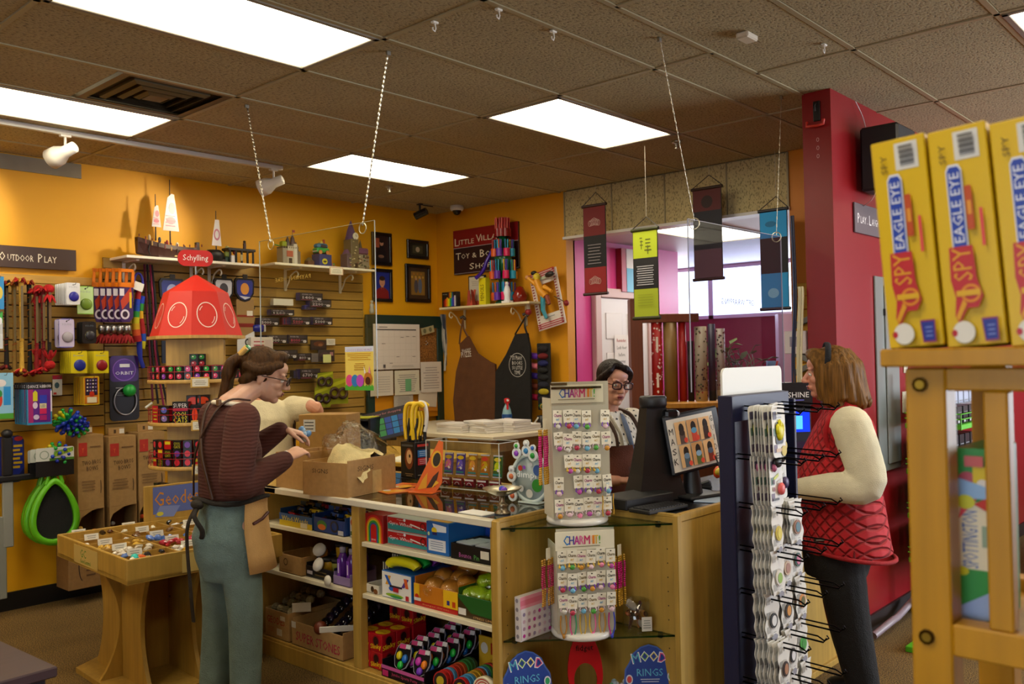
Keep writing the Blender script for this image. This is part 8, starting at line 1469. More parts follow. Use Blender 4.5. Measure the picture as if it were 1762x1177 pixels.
for k in range(6):
    x=-.118+.077*(k%3); y=.005 if k<3 else -.105; q.rect(x,y,.072,.105,('d8b080','c89a6a','e0b88a')[k%3]); q.oval(x+.04,y+.07,.017,.026,'1c1012').rect(x+.022,y+.0,.036,.05,('5a4a4a','c84a3c','3a1c1c','4a5a68','5a6a3a','7a2c1c')[k]).oval(x+.04,y+.052,.018,.014,('2a1c1c','5a9ac8','2a1c1c','6a8ab0','8ab0d8','4a5a78')[k]).oval(x+.058,y+.015,.012,.012,'d84a3a')
ob('mask_guide',q,PAPER,t,label='white mask guide sheet with six small photos')
q=MB().tube(smooth_path([(.03,-.1,.20),(.045,-.13,.1),(.03,-.14,.0)],4),.004,'1a1a1c',6); ob('cable',q,SATIN,t)
t=thing('card_reader_pole','tall tapered black device on a pole left of the mask guide','device',(3.585,2.36,.915),R(-25)); b=MB(); b.loft([[Vector((x*w,y*w,z)) for x,y in ((-1,-.6),(1,-.6),(1,.6),(-1,.6))] for w,z in ((.13,0),(.10,.12),(.07,.30),(.055,.43))],'0b0b0f',True,False); ob('body',b,SATIN,t); ob('head',MB().lathe([(0,.43),(.06,.43),(.066,.445),(.066,.475),(.06,.485),(.0,.485)],'12131c',n=18),SATIN,t); ob('camera',MB().box(.03,-.07,.38,.10,-.02,.42,'101014',.01).ell((.1,-.05,.40),.014,'c8c8d0'),GLOSS,t)
t=thing('keyboard_drawer','black cash drawer and keyboard lying on the checkout counter','cash drawer',(3.42,2.26,.914),R(-8)); ob('drawer',MB().box(-.20,-.02,0,.12,.16,.05,'101013',.005),SATIN,t); ob('keyboard',MB().box(-.21,-.16,0,.05,-.04,.018,'0c0c0f',.004),SATIN,t)
k_=MB(); [k_.box(-.20+.018*i,-.155+.02*j,.018,-.186+.018*i,-.139+.02*j,.023,'1c1c20') for i in range(13) for j in range(5)]; ob('keys',k_,SATIN,t,kind='stuff')
one('stapler',MB().box(-.02,-.08,0,.02,.08,.02,'26282e',.006).frame((0,-.08,.02),(1,0,0),(0,.35,1)).box(-.018,0,-.16,.018,.03,0,'2c2e34',.006),SATIN,'dark grey stapler under the mask guide monitor','stapler',loc=(3.96,2.36,.914),rot=(0,0,.5))
b=MB()
for i in range(10): b.ell((random.uniform(-.07,.07),random.uniform(-.05,.05),.02+.01*i),(.035,.025,.02),('d84a1c','c8b02c','e0a01c','d8d4c8','8a7a4a')[i%5],8,5,(i,i,i))
one('sweet_packets',b,GLOSS,'heap of orange and yellow sweet packets beside the navy rack','packets',loc=(4.10,2.25,.92))
one('blue_white_paper',MB().box(-.12,-.09,0,.12,.09,.004,'a8bcd8',.001),PAPER,'pale blue paper lying on the black counter top by the navy rack','paper',loc=(3.74,2.11,.914),rot=(0,0,.3))
t=thing('sunglass_display','small display with a lit blue screen and black header near the customer','display',(4.46,2.12,.915),R(-40)); ob('body',MB().box(-.11,-.05,0,.13,.06,.42,'1a1c2a',.004),SATIN,t); q=MB().frame((0,-.052,0),(1,0,0),(0,0,1)); q.box(-.13,.40,-.006,.14,.52,0,'0d0d10'); q.lay=2; q.txt('SUNSHINE',.02,.455,.20,.028,'e0dcd8').lines(-.06,.42,.16,.014,1,'6a6ac0').poly([(-.11,.42),(-.06,.50),(-.03,.44)],'b01c24').rect(-.07,.12,.07,.10,'b8801c').rect(.02,.11,.08,.1,'2a1a3a').poly([(-.11,.08),(-.06,.0),(-.02,.08)],'c8ccd4').poly([(.02,.08),(.06,.0),(.11,.08)],'c8ccd4'); ob('print',q,PRINT,t)
q=MB().frame((0,-.054,0),(1,0,0),(0,0,1)); q.rect(-.10,.26,.22,.11,'1a3af0').rect(-.07,.275,.15,.07,'5ac0f0'); ob('lit_screen',q,mat('emit',.5,e=1.6),t)
# ================================================================ navy rack
RX0,RX1,RY=2.755,3.255,1.50; NV='0d1233'; rcx=(RX0+RX1)/2
t=thing('card_rack','tall navy rack with hooks of phone grip cards and a white header','display rack',(rcx,RY,0)); w=(RX1-RX0)/2
ob('side_panel',MB().box(-w,-.005,.03,-w+.02,.05,1.45,NV,.003),SATIN,t); ob('side_panel',MB().box(w-.02,-.005,.03,w,.05,1.42,NV,.003),SATIN,t); ob('back_panel',MB().box(-w+.02,.03,.03,w-.02,.05,1.45,NV,.002),SATIN,t); ob('base',MB().box(-w,-.16,0,w,.12,.03,NV,.004),SATIN,t); ob('top_band',MB().box(-w+.02,.0,1.36,w-.05,.03,1.45,'10163c',.002),SATIN,t)
b=MB().frame((0,.055,1.40),(1,0,0),(0,0,1)); b.prism(rrect(-w+.04,-.55,2*w-.04,.695,.025,4),-.004,.004,'d9d9d4'); b.lay=12; b.oring(w-.02,.02,.014,.03,.003,'c87a7a',14); ob('header',b,SATIN,t,label='white rounded header board')
def wavy(w,h,n=20):
    L=[(-w/2+.006*math.sin(2*PI*k/n*2.5+1),h*k/n) for k in range(n+1)]; return [(-x,y) for x,y in L]+[(x,y) for x,y in L[::-1]]
def gripcard(kind,c1,c2):
    if kind=='big': w_,h_=.098,.175; pts=rrect(-w_/2,0,w_,h_,.016,3)
    elif kind=='gun': w_,h_=.085,.17; pts=rrect(-w_/2,0,w_,h_,.012,3)
    else: w_,h_=.088,.150; pts=wavy(w_,h_)
    b=MB().frame((0,0,0),(1,0,0),(0,0,1)); b.prism(pts,-.001,.001,'dcdbd6','cfcfcc'); b.lay=4
    for q,c_ in ((.10,'6a5a72'),(.42,'5a7a70'),(.74,'4f4a60')): b.rect(-w_/2+.006,h_*q,w_*.26,h_*.15,c_ if kind!='wavy' else ('a8a8a4','8f908c','b0b0ac')[int(q*3)])  # greys on wavy cards draw in both bands and shadow
    if kind=='big': b.poly(rrect(-.030,.045,.060,.075,.012,3),'17181c'); b.ell((0,.085,.004),(.024,.030,.012),c1,10,8); [b.ell((x,y,.006),(.009,.02,.008),c1,8,5) for x,y in ((-.018,.095),(0,.110),(.017,.098))]; b.rect(-.03,.018,.05,.012,'c8a88a').lines(-.025,.13,.05,.02,2,'a8b0b8').oval(.03,.02,.02,.018,'c8b02c')
    elif kind=='gun': b.ell((.0,.145,.008),(.026,.018,.012),'14141a',10,6); b.ell((-.018,.130,.006),(.012,.016,.008),'b05a7a',8,5); b.poly([(-.02,.095),(.015,.110),(.012,.098),(-.022,.084)],'b8c41c').poly([(0,.08),(.03,.09),(.015,.03)],'b8b8b4'); b.ell((.02,.055,.008),(.02,.022,.010),c1,10,6); b.rect(-.03,.018,.04,.008,'3a3a3c').rect(-.028,.075,.012,.014,'4a1420').rect(-.028,.05,.012,.014,'7a1c28')
    else: b.oval(0,.118,.003,.004,'7a7a78').oval(0,.055,.028,.031,'b8b4ae'); b.cyl((0,.055,.002),(0,.055,.007),.025,c1,16); b.M=b.M; b.lay=20; b.oval(0,.055,.016,.018,c2).lines(-.012,.014,.024,.006,1,'8a8a88').oval(0,.0,.016,.012,'8a8a98')
    me=b.mesh('grip_card'); me.materials.append(SATIN); return me
# the stripes at the left of each front are part of the card
def stack(row,col,zt,x,n,kind,c1,c2,step=.0135,y0=.045,desc='',grp=None):
    me=gripcard(kind,c1,c2); h_=.175 if kind=='big' else .17 if kind=='gun' else .150
    for i in range(n):
        o=bpy.data.objects.new('grip_card',me); COL.objects.link(o); o.location=(x+random.uniform(-.002,.002),RY-y0-step*i,zt-h_); o.rotation_euler=(R(-2),R(random.uniform(-3,3)),R(random.uniform(-4,4)))
        tag(o,'%s card, %s row %s, navy rack, %s'%(desc[2:] if desc[:2]=='a ' else desc,ORD[row],col,'front one' if i==n-1 else ORD[n-i]+' from front'),'card','cards in row %d %s of the navy rack'%(row,col))
HK=(-.16,-.015,.13); CN=('left','middle','right')
rows=[(1.415,[('big',7,'d8d01c','d8d01c','a yellow grip'),('big',2,'2a2a3a','3a3a4a','a dark grip'),None]),(1.245,[('gun',6,'d85a5a','d85a5a','a black and coral gadget'),('gun',2,'4a3a6a','4a3a6a','a purple gadget'),None]),(1.075,[('wavy',6,'c8b43c','d8c84a','a yellow oval grip'),('wavy',6,'8a5a3a','3a6a7a','a brown and blue grip'),None]),(.925,[('wavy',6,'d8d4cc','8ab04a','a green centred grip'),('wavy',3,'d0b8a0','a87a6a','a spotted cream grip'),('wavy',1,'1c4a44','c06a8a','a dark green grip')]),(.775,[('wavy',4,'1a1a1c','d8d8d8','a black leaf grip'),('wavy',3,'2a2420','c88a3c','a black and amber grip'),('wavy',2,'c8884a','5a5a2c','an orange grip')]),(.620,[('wavy',7,'2a1e20','a8785a','a dark brown grip'),('wavy',4,'15151a','d8d8dc','a black lightning grip'),('wavy',2,'4aa84a','3a8a3a','a green grip')]),(.465,[('wavy',5,'2a2a30','9a9aa8','a grey grip'),('wavy',4,'3a3a44','c8c8cc','a pale grey grip'),('wavy',3,'d0d0cc','a8a8b0','a plain white grip')])]
for r,(zt,cs) in enumerate(rows):
    for c in range(3):
        x=rcx+HK[c]+.01; 
        if cs[c]: k_,n,c1,c2,ds=cs[c]; stack(r+1,CN[c],zt,x,n,k_,c1,c2,desc=ds)
        b=MB(); L_=.20; b.tube([(0,.04,0),(0,-L_,-.010),(0,-L_-.012,.006)],.0032,'0e0e11',6).tube([(0,.04,.016),(0,-L_+.02,.008),(0,-L_-.004,-.004),(.0,-L_-.02,.008),(0,-L_-.012,.016)],.0028,'0e0e11',6)
        one('rack_hook',b,METAL,'black wire hook in the %s row, %s column of the navy rack'%(ORD[r+1],CN[c]),'hook','hooks of the navy rack',loc=(x,RY,zt-.018))
# wooden pedestal by the customer
t=thing('wooden_pedestal','pale wooden pedestal with a curved edge behind the navy rack','pedestal',(4.0,1.90,0)); cur=[(.26+.26*(1-u)**2.2+.0*u,.88*u) for u in [k/12 for k in range(13)]]
b=MB().frame((0,0,.03),(1,0,0),(0,0,1)); b.prism([(-.55,0)]+cur+[(-.55,.88)],-.012,.012,MAPLE); ob('panel',b,WOOD,t); ob('base',MB().box(-.56,-.03,0,.53,.09,.03,MAPLE,.003),WOOD,t); ob('red_strip',MB().box(-.46,-.02,.03,-.40,-.0125,.42,'a0101c',.002),SATIN,t)
# ================================================================ back room seen through the opening
def banner(lab,px,X,secs,col_rod,deco):
    x0,y0,x1,y1,xa,ya=px; a=onX(x0,y0,X); b_=onX(x1,y1,X); ap=onX(xa,ya,X); w=a.y-b_.y; h=a.z-b_.z; c=(a.y+b_.y)/2; t=thing('hanging_banner',lab,'banner',(X,c,b_.z)); q=MB().frame((-.004,w/2*.92,0),(0,-1,0),(0,0,1)); ww=w*.92; z=0
    q.box(0,0,-.004,ww,h,0,'101012'); q.lay=2
    for fr_,cc in secs: q.rect(.004,h*z,ww-.008,h*fr_,cc); z+=fr_
    deco(q,ww,h); ob('cloth',q,CLOTH if False else PAPER,t); [ob('rod',MB().cyl((-.004,-w/2,zz),(-.004,w/2,zz),.012,col_rod,8),SATIN,t) for zz in (0,h)]
    ob('cord',MB().tube([(0,w/2*.95,h+.01),(0,ap.y-c,ap.z-b_.z),(0,-w/2*.95,h+.01)],.0035,'2a2620',5),SATIN,t)
    top=2.99 if X<6 else 2.61
    if ap.z<top: ob('hang_line',MB().cyl((0,ap.y-c,ap.z-b_.z),(0,ap.y-c,top-b_.z),.0015,'b8b0a0',4),SATIN,t)
def lotus(q,x,y,s,c):
    for k in range(-3,4): q.oring(x+s*.16*k,y+s*.05*(3-abs(k)),s*.17,s*.34*(1-.08*abs(k)),s*.03,c,12)
def deco1(q,w,h): lotus(q,w*.5,h*.80,.09,'c8a8a0'); lotus(q,w*.5,h*.14,.09,'c8a8a0'); [q.rect(w*(.2+.02*(k%3)),h*(.55-.035*k),w*(.6-.05*(k%3)),.006,'8a8488') for k in range(7)]
banner('dark red and black hanging banner with lotus prints over the pink wall',(1002,357,1047,504,1025,331),5.6,((.30,'8a1418'),(.36,'0c0c12'),(.34,'6a1014')),'2a0c0c',deco1)
def deco2(q,w,h):
    for k,(x,y,l,v) in enumerate(((.30,.86,.12,0),(.30,.82,.12,0),(.34,.78,.02,1),(.52,.88,.2,0),(.52,.84,.2,0),(.52,.80,.2,0),(.48,.76,.28,0),(.60,.72,.012,1),(.3,.9,.1,0))): q.rect(w*x,h*y,w*(l if not v else .03),h*(.012 if not v else .16) if not v else h*.1,'5a6014')
    [q.rect(w*(.16+.03*(k%2)),h*(.58-.026*k),w*(.68-.06*(k%2)),.006,'a8a8b0') for k in range(9)]; [q.rect(w*.2,h*(.26-.03*k),w*.6,.004,'8a9418') for k in range(5)]
banner('lime green and black hanging banner with a painted character',(1087,398,1137,546,1112,373),5.0,((.33,'9aa81c'),(.35,'0c0c14'),(.32,'a8b81c')),'2c3010',deco2)
banner('dark maroon hanging banner, partly seen through the clear shield',(1190,328,1247,478,1220,301),5.8,((.33,'5a3a44'),(.42,'10101c'),(.25,'4a0f12')),'200808',lambda q,w,h:q.oval(w*.5,h*.85,w*.2,h*.07,'200a0c'))
banner('bright blue hanging banner beside the red pillar',(1305,365,1361,530,1335,338),5.8,((.36,'1890d0'),(.36,'0c0f1c'),(.28,'1890d0')),'101828',lambda q,w,h:(q.oval(w*.45,h*.16,w*.2,h*.05,'8ac8e8'),q.oval(w*.4,h*.86,w*.2,h*.03,'106a9a')))
# door in the pink wall
d0=onY(1027,512,4.80).x; d1=7.17; t=struct('door_1',MB().box(d0,4.765,0,d1,4.80,2.11,'dcd8de'),SATIN)
for i,(x0,x1) in enumerate(((.10,.44),(.56,.90))):
    for z0,z1 in ((.25,.95),(1.10,1.62),(1.74,1.98)): W_=d1-d0; ob('door_panel',MB().box(d0+W_*x0,4.757,z0,d0+W_*x1,4.766,z1,'dedade',.006),SATIN,t)
ob('door_frame',MB().box(d0-.09,4.745,0,d0-.005,4.80,2.20,'c8a8a8',.006).box(d1+.005,4.745,0,d1+.09,4.80,2.20,'c8a8a8',.006).box(d0-.005,4.745,2.115,d1+.005,4.80,2.20,'c8a8a8',.006),SATIN,t); ob('door_knob',MB().ell((d1-.06,4.73,1.0),.028,'b8a878',12,8),METAL,t)
c=onY(1070,612,4.75); q=MB().frame((0,0,0),(1,0,0),(0,0,1)); q.box(-.11,-.19,-.001,.11,.19,.0,'e4e0e2'); q.lay=3
for k,tx in enumerate(('Reminder:','Lock door','before','coming','around!!')): q.txt(tx,0,.14-.065*k,.15 if k<2 else .10,.032,'b03a44' if k==0 else '2a2a2e')
one('door_note',q,PAPER,'white reminder note taped to the white door','note',loc=(c.x,4.750,c.z))
c=onY(1078,467,4.80); q=MB().frame((0,0,0),(1,0,0),(0,0,1)); q.box(-.17,-.2,-.06,.17,.2,0,'8a1c24'); q.lay=3; q.rect(-.09,.02,.26,.18,'d8d4d0').rect(-.09,-.2,.26,.22,'3a9ac0').rect(-.17,-.2,.06,.4,'a81c28'); one('wall_canvas',q,PRINT,'red, white and blue boxed canvas high on the pink wall','picture',loc=(c.x,4.735,c.z))
# gift wrap rack
WX,WY=6.62,3.78; t=thing('wrap_rack','brown wooden rack of standing gift wrap rolls in the back room','rack',(WX,WY,0),R(-48))
WC='6a3418'
for x in (-.62,): ob('post',MB().box(x-.05,-.08,0,x+.05,.10,2.06,WC,.004),WOOD,t)
ob('rail',MB().box(-.57,-.06,1.86,-.1,.08,1.93,WC,.003),WOOD,t); ob('shelf',MB().box(-.6,-.30,1.16,.65,.16,1.20,'b8822c',.003),WOOD,t); ob('cabinet',MB().box(-.6,-.22,0,.65,.16,1.16,'5a3016',.004),WOOD,t)
RL=[('a81c1c','red roll with white spots',.046),('7a5c2c','brown kraft patterned roll',.058),('9a1414','plain red roll',.032),('15131a','narrow black roll',.026),('b8a888','cream floral roll',.052),('1a2034','navy roll',.03),('a89c88','pale leaf roll',.036)]
x=-.50; Mr=Matrix.Translation((WX,WY,0))@Matrix.Rotation(R(-48),4,'Z')
for k,(c_,l,r) in enumerate(RL):
    x+=r+.009; h=(.72,.73,.66,.50,.62,.64,.6)[k]; b=MB().lathe([(0,0),(r,0),(r,h),(r*.45,h),(r*.4,h-.02),(0,h-.02)],c_,n=18)
    rr_=random.Random(k)
    if k in (0,4,6):
        for i in range(60): an=rr_.uniform(PI,2*PI); z=rr_.uniform(.02,h-.02); s=.010; P_=Vector((r*1.003*math.cos(an),r*1.003*math.sin(an),z)); tt=Vector((-math.sin(an),math.cos(an),0)); b.quad([P_-tt*s,P_-Vector((0,0,s)),P_+tt*s,P_+Vector((0,0,s))],('e0d0c8' if k==0 else ('7a2c24','4a5a2c','2a2a2a')[i%3]))
    if k==0: [b.box(-r*.3,-r*1.02,z,r*.1,-r*.96,z+.12,'e0d4c8') for z in (.12,.42)]
    one('wrap_roll',b,SATIN,l+' of gift wrap standing in the rack, %s from the left'%ORD[k+1],'wrap roll',loc=Mr@Vector((x,0,1.20)),rot=(0,0,R(-48))); x+=r
# plant, crate, books on the far shelf
t=thing('back_shelf','low brown shelf unit in the back room under the plants','shelf',(dep(1275,660,8.35).x,dep(1275,660,8.35).y,0),R(-48)); ob('body',MB().box(-.35,-.15,0,1.1,.2,1.17,'5a3a1c',.004),WOOD,t)
t=thing('plant_trough','grey trough of leafy green plants in the back room','plant',(dep(1262,660,8.3).x,dep(1262,660,8.3).y,1.172),R(-48)); ob('trough',MB().box(-.22,-.09,0,.26,.09,.17,'6a5f58',.006),SATIN,t); rr_=random.Random(9); b=MB(); s_=MB()
for k in range(34):
    x0=rr_.uniform(-.22,.24); ax=rr_.uniform(-.9,.9); h=rr_.uniform(.12,.34); y0=rr_.uniform(-.05,.05); tip=Vector((x0+ax*.16,y0+rr_.uniform(-.1,.1),.17+h)); s_.tube([(x0,y0,.16),((x0+tip.x)/2,y0,.17+h*.7),tip],.004,'3a5a2a',4)
    d=Vector((ax,rr_.uniform(-.6,.6),rr_.uniform(-.3,.5))).normalized(); l=rr_.uniform(.07,.13); sd=d.cross(Vector((0,0,1))).normalized()*l*.26; n_=sd.cross(d).normalized()*l*.08
    b.add([tip,tip+d*l*.35+sd+n_,tip+d*l*.75+sd*.8,tip+d*l,tip+d*l*.75-sd*.8,tip+d*l*.35-sd+n_,tip+d*l*.5-n_],[(0,1,6),(1,2,6),(2,3,6),(3,4,6),(4,5,6),(5,0,6)],('3f6a24','5a8a34','2c4a1c','7a9a4a')[k%4],True)
ob('leaves',b,mat('paint',.4),t,kind='stuff'); ob('stems',s_,SATIN,t,kind='stuff')
carton('blue_card','blue and white folded card standing right of the plants','card',tuple(Matrix.Translation((dep(1262,660,8.3).x,dep(1262,660,8.3).y,1.172))@Matrix.Rotation(R(-48),4,'Z')@Vector((.36,-.02,0))),.10,.05,.34,'7ab0d8',lambda mb,w,h:mb.poly([(0,0),(w*.3,0),(w,h),(w*.8,h)],'d8605a'),rz=R(-48))
for k,(c_,l) in enumerate((('4a2a6a','purple'),('c8c4c0','white'),('a8202c','red'),('d0ccc8','pale'))): one('small_box',MB().box(-.07,-.06,0,.07,.06,.035,c_,.003),PRINT,'%s flat box in the pile beside the wrap rolls, %s from the bottom'%(l,ORD[k+1]),'box','flat boxes by the wrap rolls',loc=Mr@Vector((.58,-.20,1.203+.036*k)),rot=(0,0,R(-48)))
# far goods by the window: towels of wrap and bags
for k,(dx,c_,h,l) in enumerate(((0,'b89ab8','1.25','lilac'),(.22,'c8a8c8','1.3','pale pink'),(.5,'c8c4d0','.95','silver white'),(.75,'b8b0bc','1.0','grey'))):
    p=Matrix.Translation((dep(1262,660,8.3).x,dep(1262,660,8.3).y,0))@Matrix.Rotation(R(-48),4,'Z')@Vector((.50+.16*k,.03,0)); carton('paper_bag_stand','tall %s hanging roll by the far window'%l,'display',(p.x,p.y,1.173),.15,.10,float(h)*.62,c_,lambda mb,w,h:[mb.rect(0,h*.08*j,w,h*.01,'e8e4ec') for j in range(12)] if k>1 else 0,rz=R(-48))
# jamb: yellow slats, grey folding arms, cables
t=thing('slatwall','narrow yellow slatwall strip at the right of the opening','wall panel',(XB,2.43,.95)); me=None
for i in range(12):
    if me is None: o=ob('slat',MB().box(-.020,-.33,.004,-.002,.32,.090,'c89a24',.002),SW,t); me=o.data
    else: o=ob('slat',me,None,t)
    o.location=(0,0,.094*i)
t=thing('folding_bracket','grey metal folding arms fixed to the narrow slatwall beside the red pillar','bracket',(XB-.021,2.62,.95)); ob('back_bar',MB().box(-.012,-.02,.1,0,.02,1.08,'7a7c7c',.002),DULLMETAL,t)
for i in range(4): z=onX(1362,(560,610,640,690)[i],5.93).z-.95; ob('arm',MB().frame((-.025,.10,z),(0,-1,(.45,-.45)[i%2]),(0,0,1)).box(-.02,-.022,-.01,.26,.022,.01,'7a7c7c',.004),DULLMETAL,t)
one('white_box',MB().box(-.045,-.1,0,0,.06,.16,'d0ccd2',.005).box(-.046,-.06,.05,-.045,.02,.12,'8a88a0'),PRINT,'white cardboard box between the grey folding arms','box',loc=(XB-.021,2.74,1.58))
b=MB()
for k,(x,c_) in enumerate(((0,'2a3458'),(.012,'1c2440'),(.03,'d0c8a8'),(.04,'c8c0a0'),(.052,'d8d0b0'))): b.tube(smooth_path([(0,-x,2.35 if k<2 else 1.95),(-.01,-x-.01,1.9),(.0,-x+.015,1.5),(-.01,-x-.02*(k%2),1.0)],6),.006,c_,6)
one('hanging_cables',b,SATIN,'bundle of blue and cream cables hanging along the red pillar','cables',loc=(4.70,2.16,0))
# ================================================================ red wall, green rack
t=thing('wall_hook','black wall hook with an orange plastic prong on the red pillar','hook',(4.72,2.005,2.90)); ob('plate',MB().box(-.012,-.02,-.05,0,.02,.06,'141012',.004).tube([(-.01,0,.05),(-.04,0,.03),(-.03,0,0)],.007,'141012',6),SATIN,t); ob('prong',MB().tube([(-.02,.05,-.05),(-.03,.05,-.075),(-.03,-.01,-.08),(-.03,-.045,-.075),(-.025,-.045,-.05)],.008,'c02a1c',6),SATIN,t)
q=MB().frame((4.7185,2.005,2.70),(0,-1,0),(0,0,1)); [q.oring(0,.05-.045*k,.008,.012,.003,'c89a9a',8) for k in range(3)]; one('chalk_marks',q,PAPER,'faint chalk marks under the hook on the red pillar','marks')
t=thing('wall_speaker','black loudspeaker mounted high on the red wall','speaker',(5.17,1.80,2.68)); ob('cabinet',MB().box(-.13,-.11,-.19,.16,.10,.17,'0b0b0d',.012),SATIN,t); ob('bracket',MB().box(-.02,.10,-.05,.02,.13,.05,'0e0e10'),SATIN,t); ob('cable',MB().tube(smooth_path([(-.05,.09,.17),(-.08,.10,.25),(-.15,.11,.32)],4),.003,'c8a8a8',5).tube(smooth_path([(-.10,.02,-.19),(-.09,.06,-.24),(-.05,.12,-.26)],4),.003,'c8a8a8',5),SATIN,t)
board_sign('wall_sign','grey play and laugh sign on the red wall behind the yellow boxes','sign',(5.32,1.928,2.345),(1,0,0),(0,0,1),.66,.17,'57494f',[('P',-.275,.0,.03,.055,'e0d8d8'),('LAY',-.205,-.006,.085,.04,'e0d8d8'),('...',-.145,-.022,.02,.006,'e0d8d8'),('L',-.105,.0,.03,.055,'e0d8d8'),('AUGH',-.03,-.006,.10,.04,'e0d8d8')],.01)
t=thing('electrical_panel','tall grey steel electrical panel door on the red wall','panel',(5.445,1.93,.90)); ob('box_frame',MB().box(-.175,-.012,-.02,.175,-.001,1.13,'757a78',.003),mat('paint',.3),t); ob('panel_door',MB().box(-.045,-.022,.02,.165,-.012,1.08,'7d8280',.004),mat('paint',.3),t); ob('latch',MB().box(.06,-.028,.66,.085,-.022,.72,'141a2a',.003),SATIN,t); ob('hinge',MB().box(-.055,-.024,.60,-.045,-.012,.64,'1c1c1e').box(-.055,-.024,.9,-.045,-.012,.94,'1c1c1e'),SATIN,t)
for i,(z,w_,h_) in enumerate(((1.50,.045,.10),(1.27,.10,.13))):
    t=thing('light_switch','cream switch plate right of the electrical panel, %s one'%('upper','lower')[i],'switch',(5.765,1.93,z)); ob('plate',MB().box(-w_/1.4,-.008,-h_/2,w_/1.4,-.0005,h_/2,'cfc6b0',.002),SATIN,t); ob('toggle',MB().box(-.006,-.02,-.012,.006,-.008,.012,'cfc6b0',.002),SATIN,t)
GR='4fae1c'; t=thing('wire_rack','black rack with lime green wire shelves on the red wall side','rack',(5.96,1.70,0)); ob('base',MB().box(-1.08,-.16,.0,.4,-.03,.03,GR,.003).box(-.3,-.03,0,.5,.18,.03,'141416'),SATIN,t,label='lime green base plate'); [ob('post',MB().box(x-.012,.10,.03,x+.012,.13,1.45,'141416',.002),SATIN,t) for x in (-.46,.40)]
for z in (.34,.60,.86,1.13):
    b=MB().box(-.49,-.17,z,.43,.14,z+.03,GR,.003)
    for dz in (.06,.09): b.tube([(-.49,.14,z+dz),(-.49,-.17,z+dz),(.43,-.17,z+dz),(.43,.14,z+dz)],.004,GR,5)
    [b.cyl((x,-.17,z),(x,-.17,z+.09),.003,GR,5) for x in (-.49,-.26,-.03,.2,.43)]; ob('green_shelf',b,SATIN,t)
for r,z in enumerate((.372,.632,.892,1.162)):
    for k in range(7):
        for j in range(2): carton('night_light_box','small black boxed toy on the green wire rack, %s shelf, %s from the left, %s'%(ORD[r+1],ORD[k+1],('front','back')[j]),'box',(5.54+.115*k,1.60+.12*j,z),.09,.09,.10+.07*j,'17181c' if (k<3 or r<3) else 'a8b0c4',lambda mb,w,h:(mb.rect(w*.1,h*.06,w*.3,h*.2,'c8c8cc'),mb.lines(w*.1,h*.5,w*.8,h*.2,2,'8a8a90')),rz=0,group='boxes on the %s green shelf'%ORD[r+1])
carton('display_board','dark board with white lettering leaning at the right of the green rack','sign',(6.14,1.62,.03),.30,.03,.28,'101012',lambda mb,w,h:mb.txt('SCRATCH',w*.5,h*.4,w*.8,h*.22,'d8d8d8'),rz=0)
one('cable_bundle',MB().tube(smooth_path([(0,0,.01),(.2,-.03,.05),(.4,.0,.03),(.62,-.02,.09)],5),.02,'8a7a84',8),SATIN,'grey pink cable cover lying along the foot of the red wall','cable',loc=(4.95,1.86,.02))
# goods beyond the stand on the right
t=thing('sale_table','red skirted table of bright goods in the far right room','table',(7.6,.55,0),R(-40)); ob('top',MB().box(-.7,-.4,.93,.7,.4,.97,'d0ccd0',.004),SATIN,t); ob('skirt',MB().box(-.68,-.38,0,.68,.38,.93,'a81420',.004),CLOTH,t)
for i in range(10): carton('gift_box','%s box on the red skirted table, %s in the row'%(('red','white','teal','orange')[i%4],ORD[i+1]),'box',(7.25+.10*i,1.05-.12*i,.972),.09,.09,.12+.05*(i%3),('b02a2c','d8d4d8','2a8a8c','d8702c')[i%4],rz=R(-48))
# ================================================================ foreground stand with toy boxes
SO=Vector((1.245,.417,0)); SR=FACE; Ms=Matrix.Translation(SO)@Matrix.Rotation(SR,4,'Z'); t=thing('wooden_stand','honey coloured wooden stand close to the camera on the right','stand',SO,SR); HW='b5820f'
def SP(n,*a): ob(n,MB().box(*a,HW,.0025),mat('wood',.4,g=(22,22,2)),t)
for x in (0,.34):
    for y in (0,.30): SP('post',x,y,0,x+.051,y+.045,1.574)
SP('inner_post',.094,.004,1.240,.123,.03,1.544); SP('inner_post',.215,.004,1.240,.244,.03,1.544); SP('rail',.051,.0,1.544,.34,.03,1.574); SP('rail',.051,.0,1.198,.34,.04,1.240); SP('rail',.051,.305,1.198,.34,.345,1.24); SP('shelf',-.022,-.03,1.576,.43,.37,1.600); SP('lower_shelf',.01,.045,1.205,.38,.30,1.222)
[ob('screw',MB().at((.020,-.001,z)).cyl((0,0,0),(0,-.004,0),.010,'4a3410',10).cyl((0,-.004,0),(0,-.0045,0),.006,'b89a3c',10),METAL,t) for z in (1.552,1.218)]
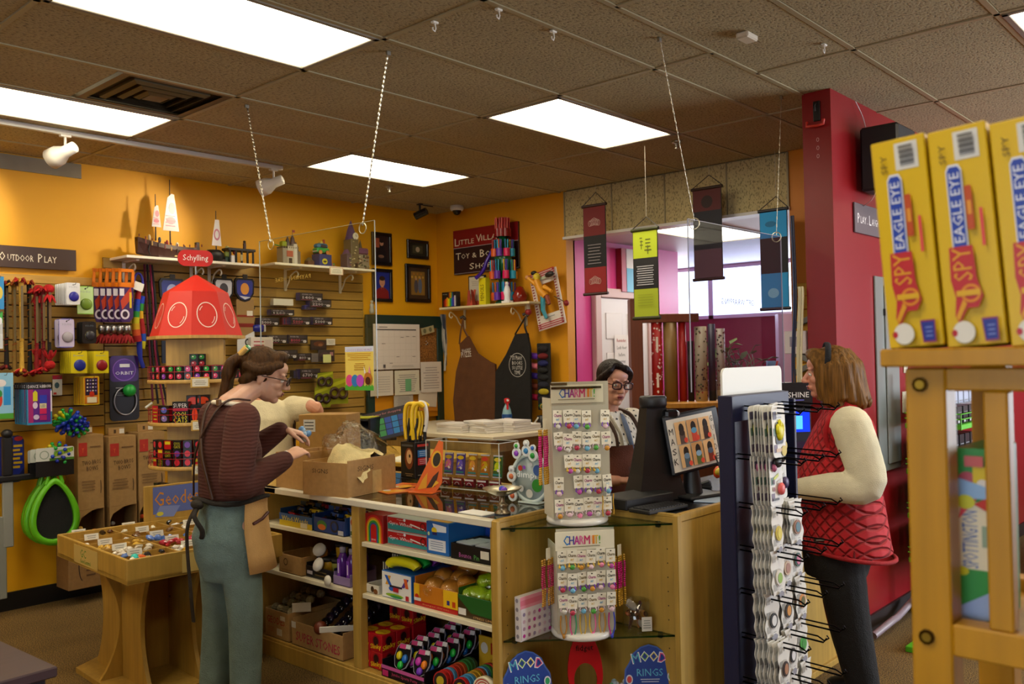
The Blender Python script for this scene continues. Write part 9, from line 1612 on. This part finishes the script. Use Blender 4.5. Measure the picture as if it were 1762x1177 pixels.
def eagle(mb,w,h):
    mb.rect(w*.44,h*.845,w*.42,h*.13,'d0cec8'); [mb.rect(w*.53,h*(.862+.008*k),w*.26,h*(.003+.002*(k%3)),'4a4a4c') for k in range(12)]; mb.txt('SPY',w*.25,h*.88,h*.09,w*.12,'5a4a1c',rot=PI/2)
    mb.poly([(w*.28,h*.42),(w*.28,h*.80),(w*.33,h*.825),(w*.50,h*.825),(w*.55,h*.80),(w*.55,h*.42)],'d8dce8').poly([(w*.30,h*.42),(w*.30,h*.795),(w*.345,h*.815),(w*.485,h*.815),(w*.53,h*.795),(w*.53,h*.42)],'1f3fa0').txt('EAGLE EYE',w*.415,h*.628,h*.32,w*.17,'dfe3ee',rot=PI/2)
    mb.poly(rrect(w*.57,h*.52,w*.12,h*.20,w*.03),'b84a1c').lines(w*.585,h*.53,w*.09,h*.18,1,'d8902c').rect(w*.79,h*.44,w*.05,h*.17,'d83a4a')
    mb.poly([(w*.22,h*.45),(w*.62,h*.45),(w*.64,h*.30),(w*.72,h*.22),(w*.62,h*.17),(w*.44,h*.17),(w*.28,h*.10),(w*.22,h*.14),(w*.26,h*.22),(w*.2,h*.30)],'b8262c')
    mb.txt('SPY',w*.42,h*.37,h*.15,w*.32,'d89a1c',rot=PI/2).oring(w*.52,h*.235,w*.17,w*.17,w*.05,'d8861c',20).poly([(w*.44,h*.19),(w*.38,h*.21),(w*.24,h*.135),(w*.28,h*.115)],'d89a1c').rect(w*.28,h*.225,w*.40,h*.026,'d8a81c')
    mb.oval(w*.36,h*.06,w*.19,h*.052,'8a7a30').oval(w*.35,h*.064,w*.185,h*.05,'dcd8cc').oval(w*.19,h*.062,w*.05,h*.016,'b01c2c').poly([(w*.66,h*.12),(w*.93,h*.12),(w*.92,h*.015),(w*.69,h*.015)],'8a2a5a').poly([(w*.68,h*.112),(w*.91,h*.112),(w*.90,h*.023),(w*.71,h*.023)],'1f2f88').lines(w*.73,h*.035,w*.16,h*.06,3,'6a7ac0')
for i in range(5):
    p=Ms@Vector((.021+.0735*i,.085,1.6025)); o=carton('spy_game_box','yellow eagle eye spy game box on the wooden stand, %s from the left'%ORD[i+1],'game box',p,.0695,.20,.280+.002*(i%2),'d3ae0e',eagle,rz=SR,group='yellow game boxes',b=.0015,m=mat('paint',.3)); o.rotation_euler=(0,0,SR); o.rotation_euler.rotate_axis('Y',R(-3.8))
def spot(mb,w,h):
    mb.rect(0,0,w,h,'2c8a3c').rect(0,h*.32,w,h*.38,'d8d0b4').txt('SPOTTINGTON',w*.38,h*.49,h*.32,w*.42,'2a5aa8',rot=PI/2).lines(w*.68,h*.34,w*.18,h*.34,1,'8aa08a').oval(w*.35,h*.80,w*.3,h*.07,'b04a5a').rect(w*.5,h*.78,w*.45,h*.12,'d0b81c').oval(w*.75,h*.8,w*.15,h*.03,'d8d4d0').poly([(0,h*.72),(w,h*.72),(w,h*.78),(0,h*.84)],'8ab0d8').poly([(w*.1,h*.6),(w*.6,h*.72),(w*.2,h*.7)],'d84a5a').poly([(w*.5,h*.69),(w,h*.64),(w,h*.74)],'b8281c').oval(w*.3,h*.70,w*.25,h*.04,'c8c82c').poly([(0,h*.1),(w,h*.22),(w,h*.06),(0,0)],'8aa0c8').oval(w*.15,h*.31,w*.2,h*.025,'c8c01c').rect(w*.3,h*.9,w*.5,h*.06,'c05a5a')
carton('board_game_box','green and cream Spottington board game box inside the wooden stand','game box',Ms@Vector((.064,.13,1.2235)),.047,.13,.24,'2c8a3c',spot,rz=SR)
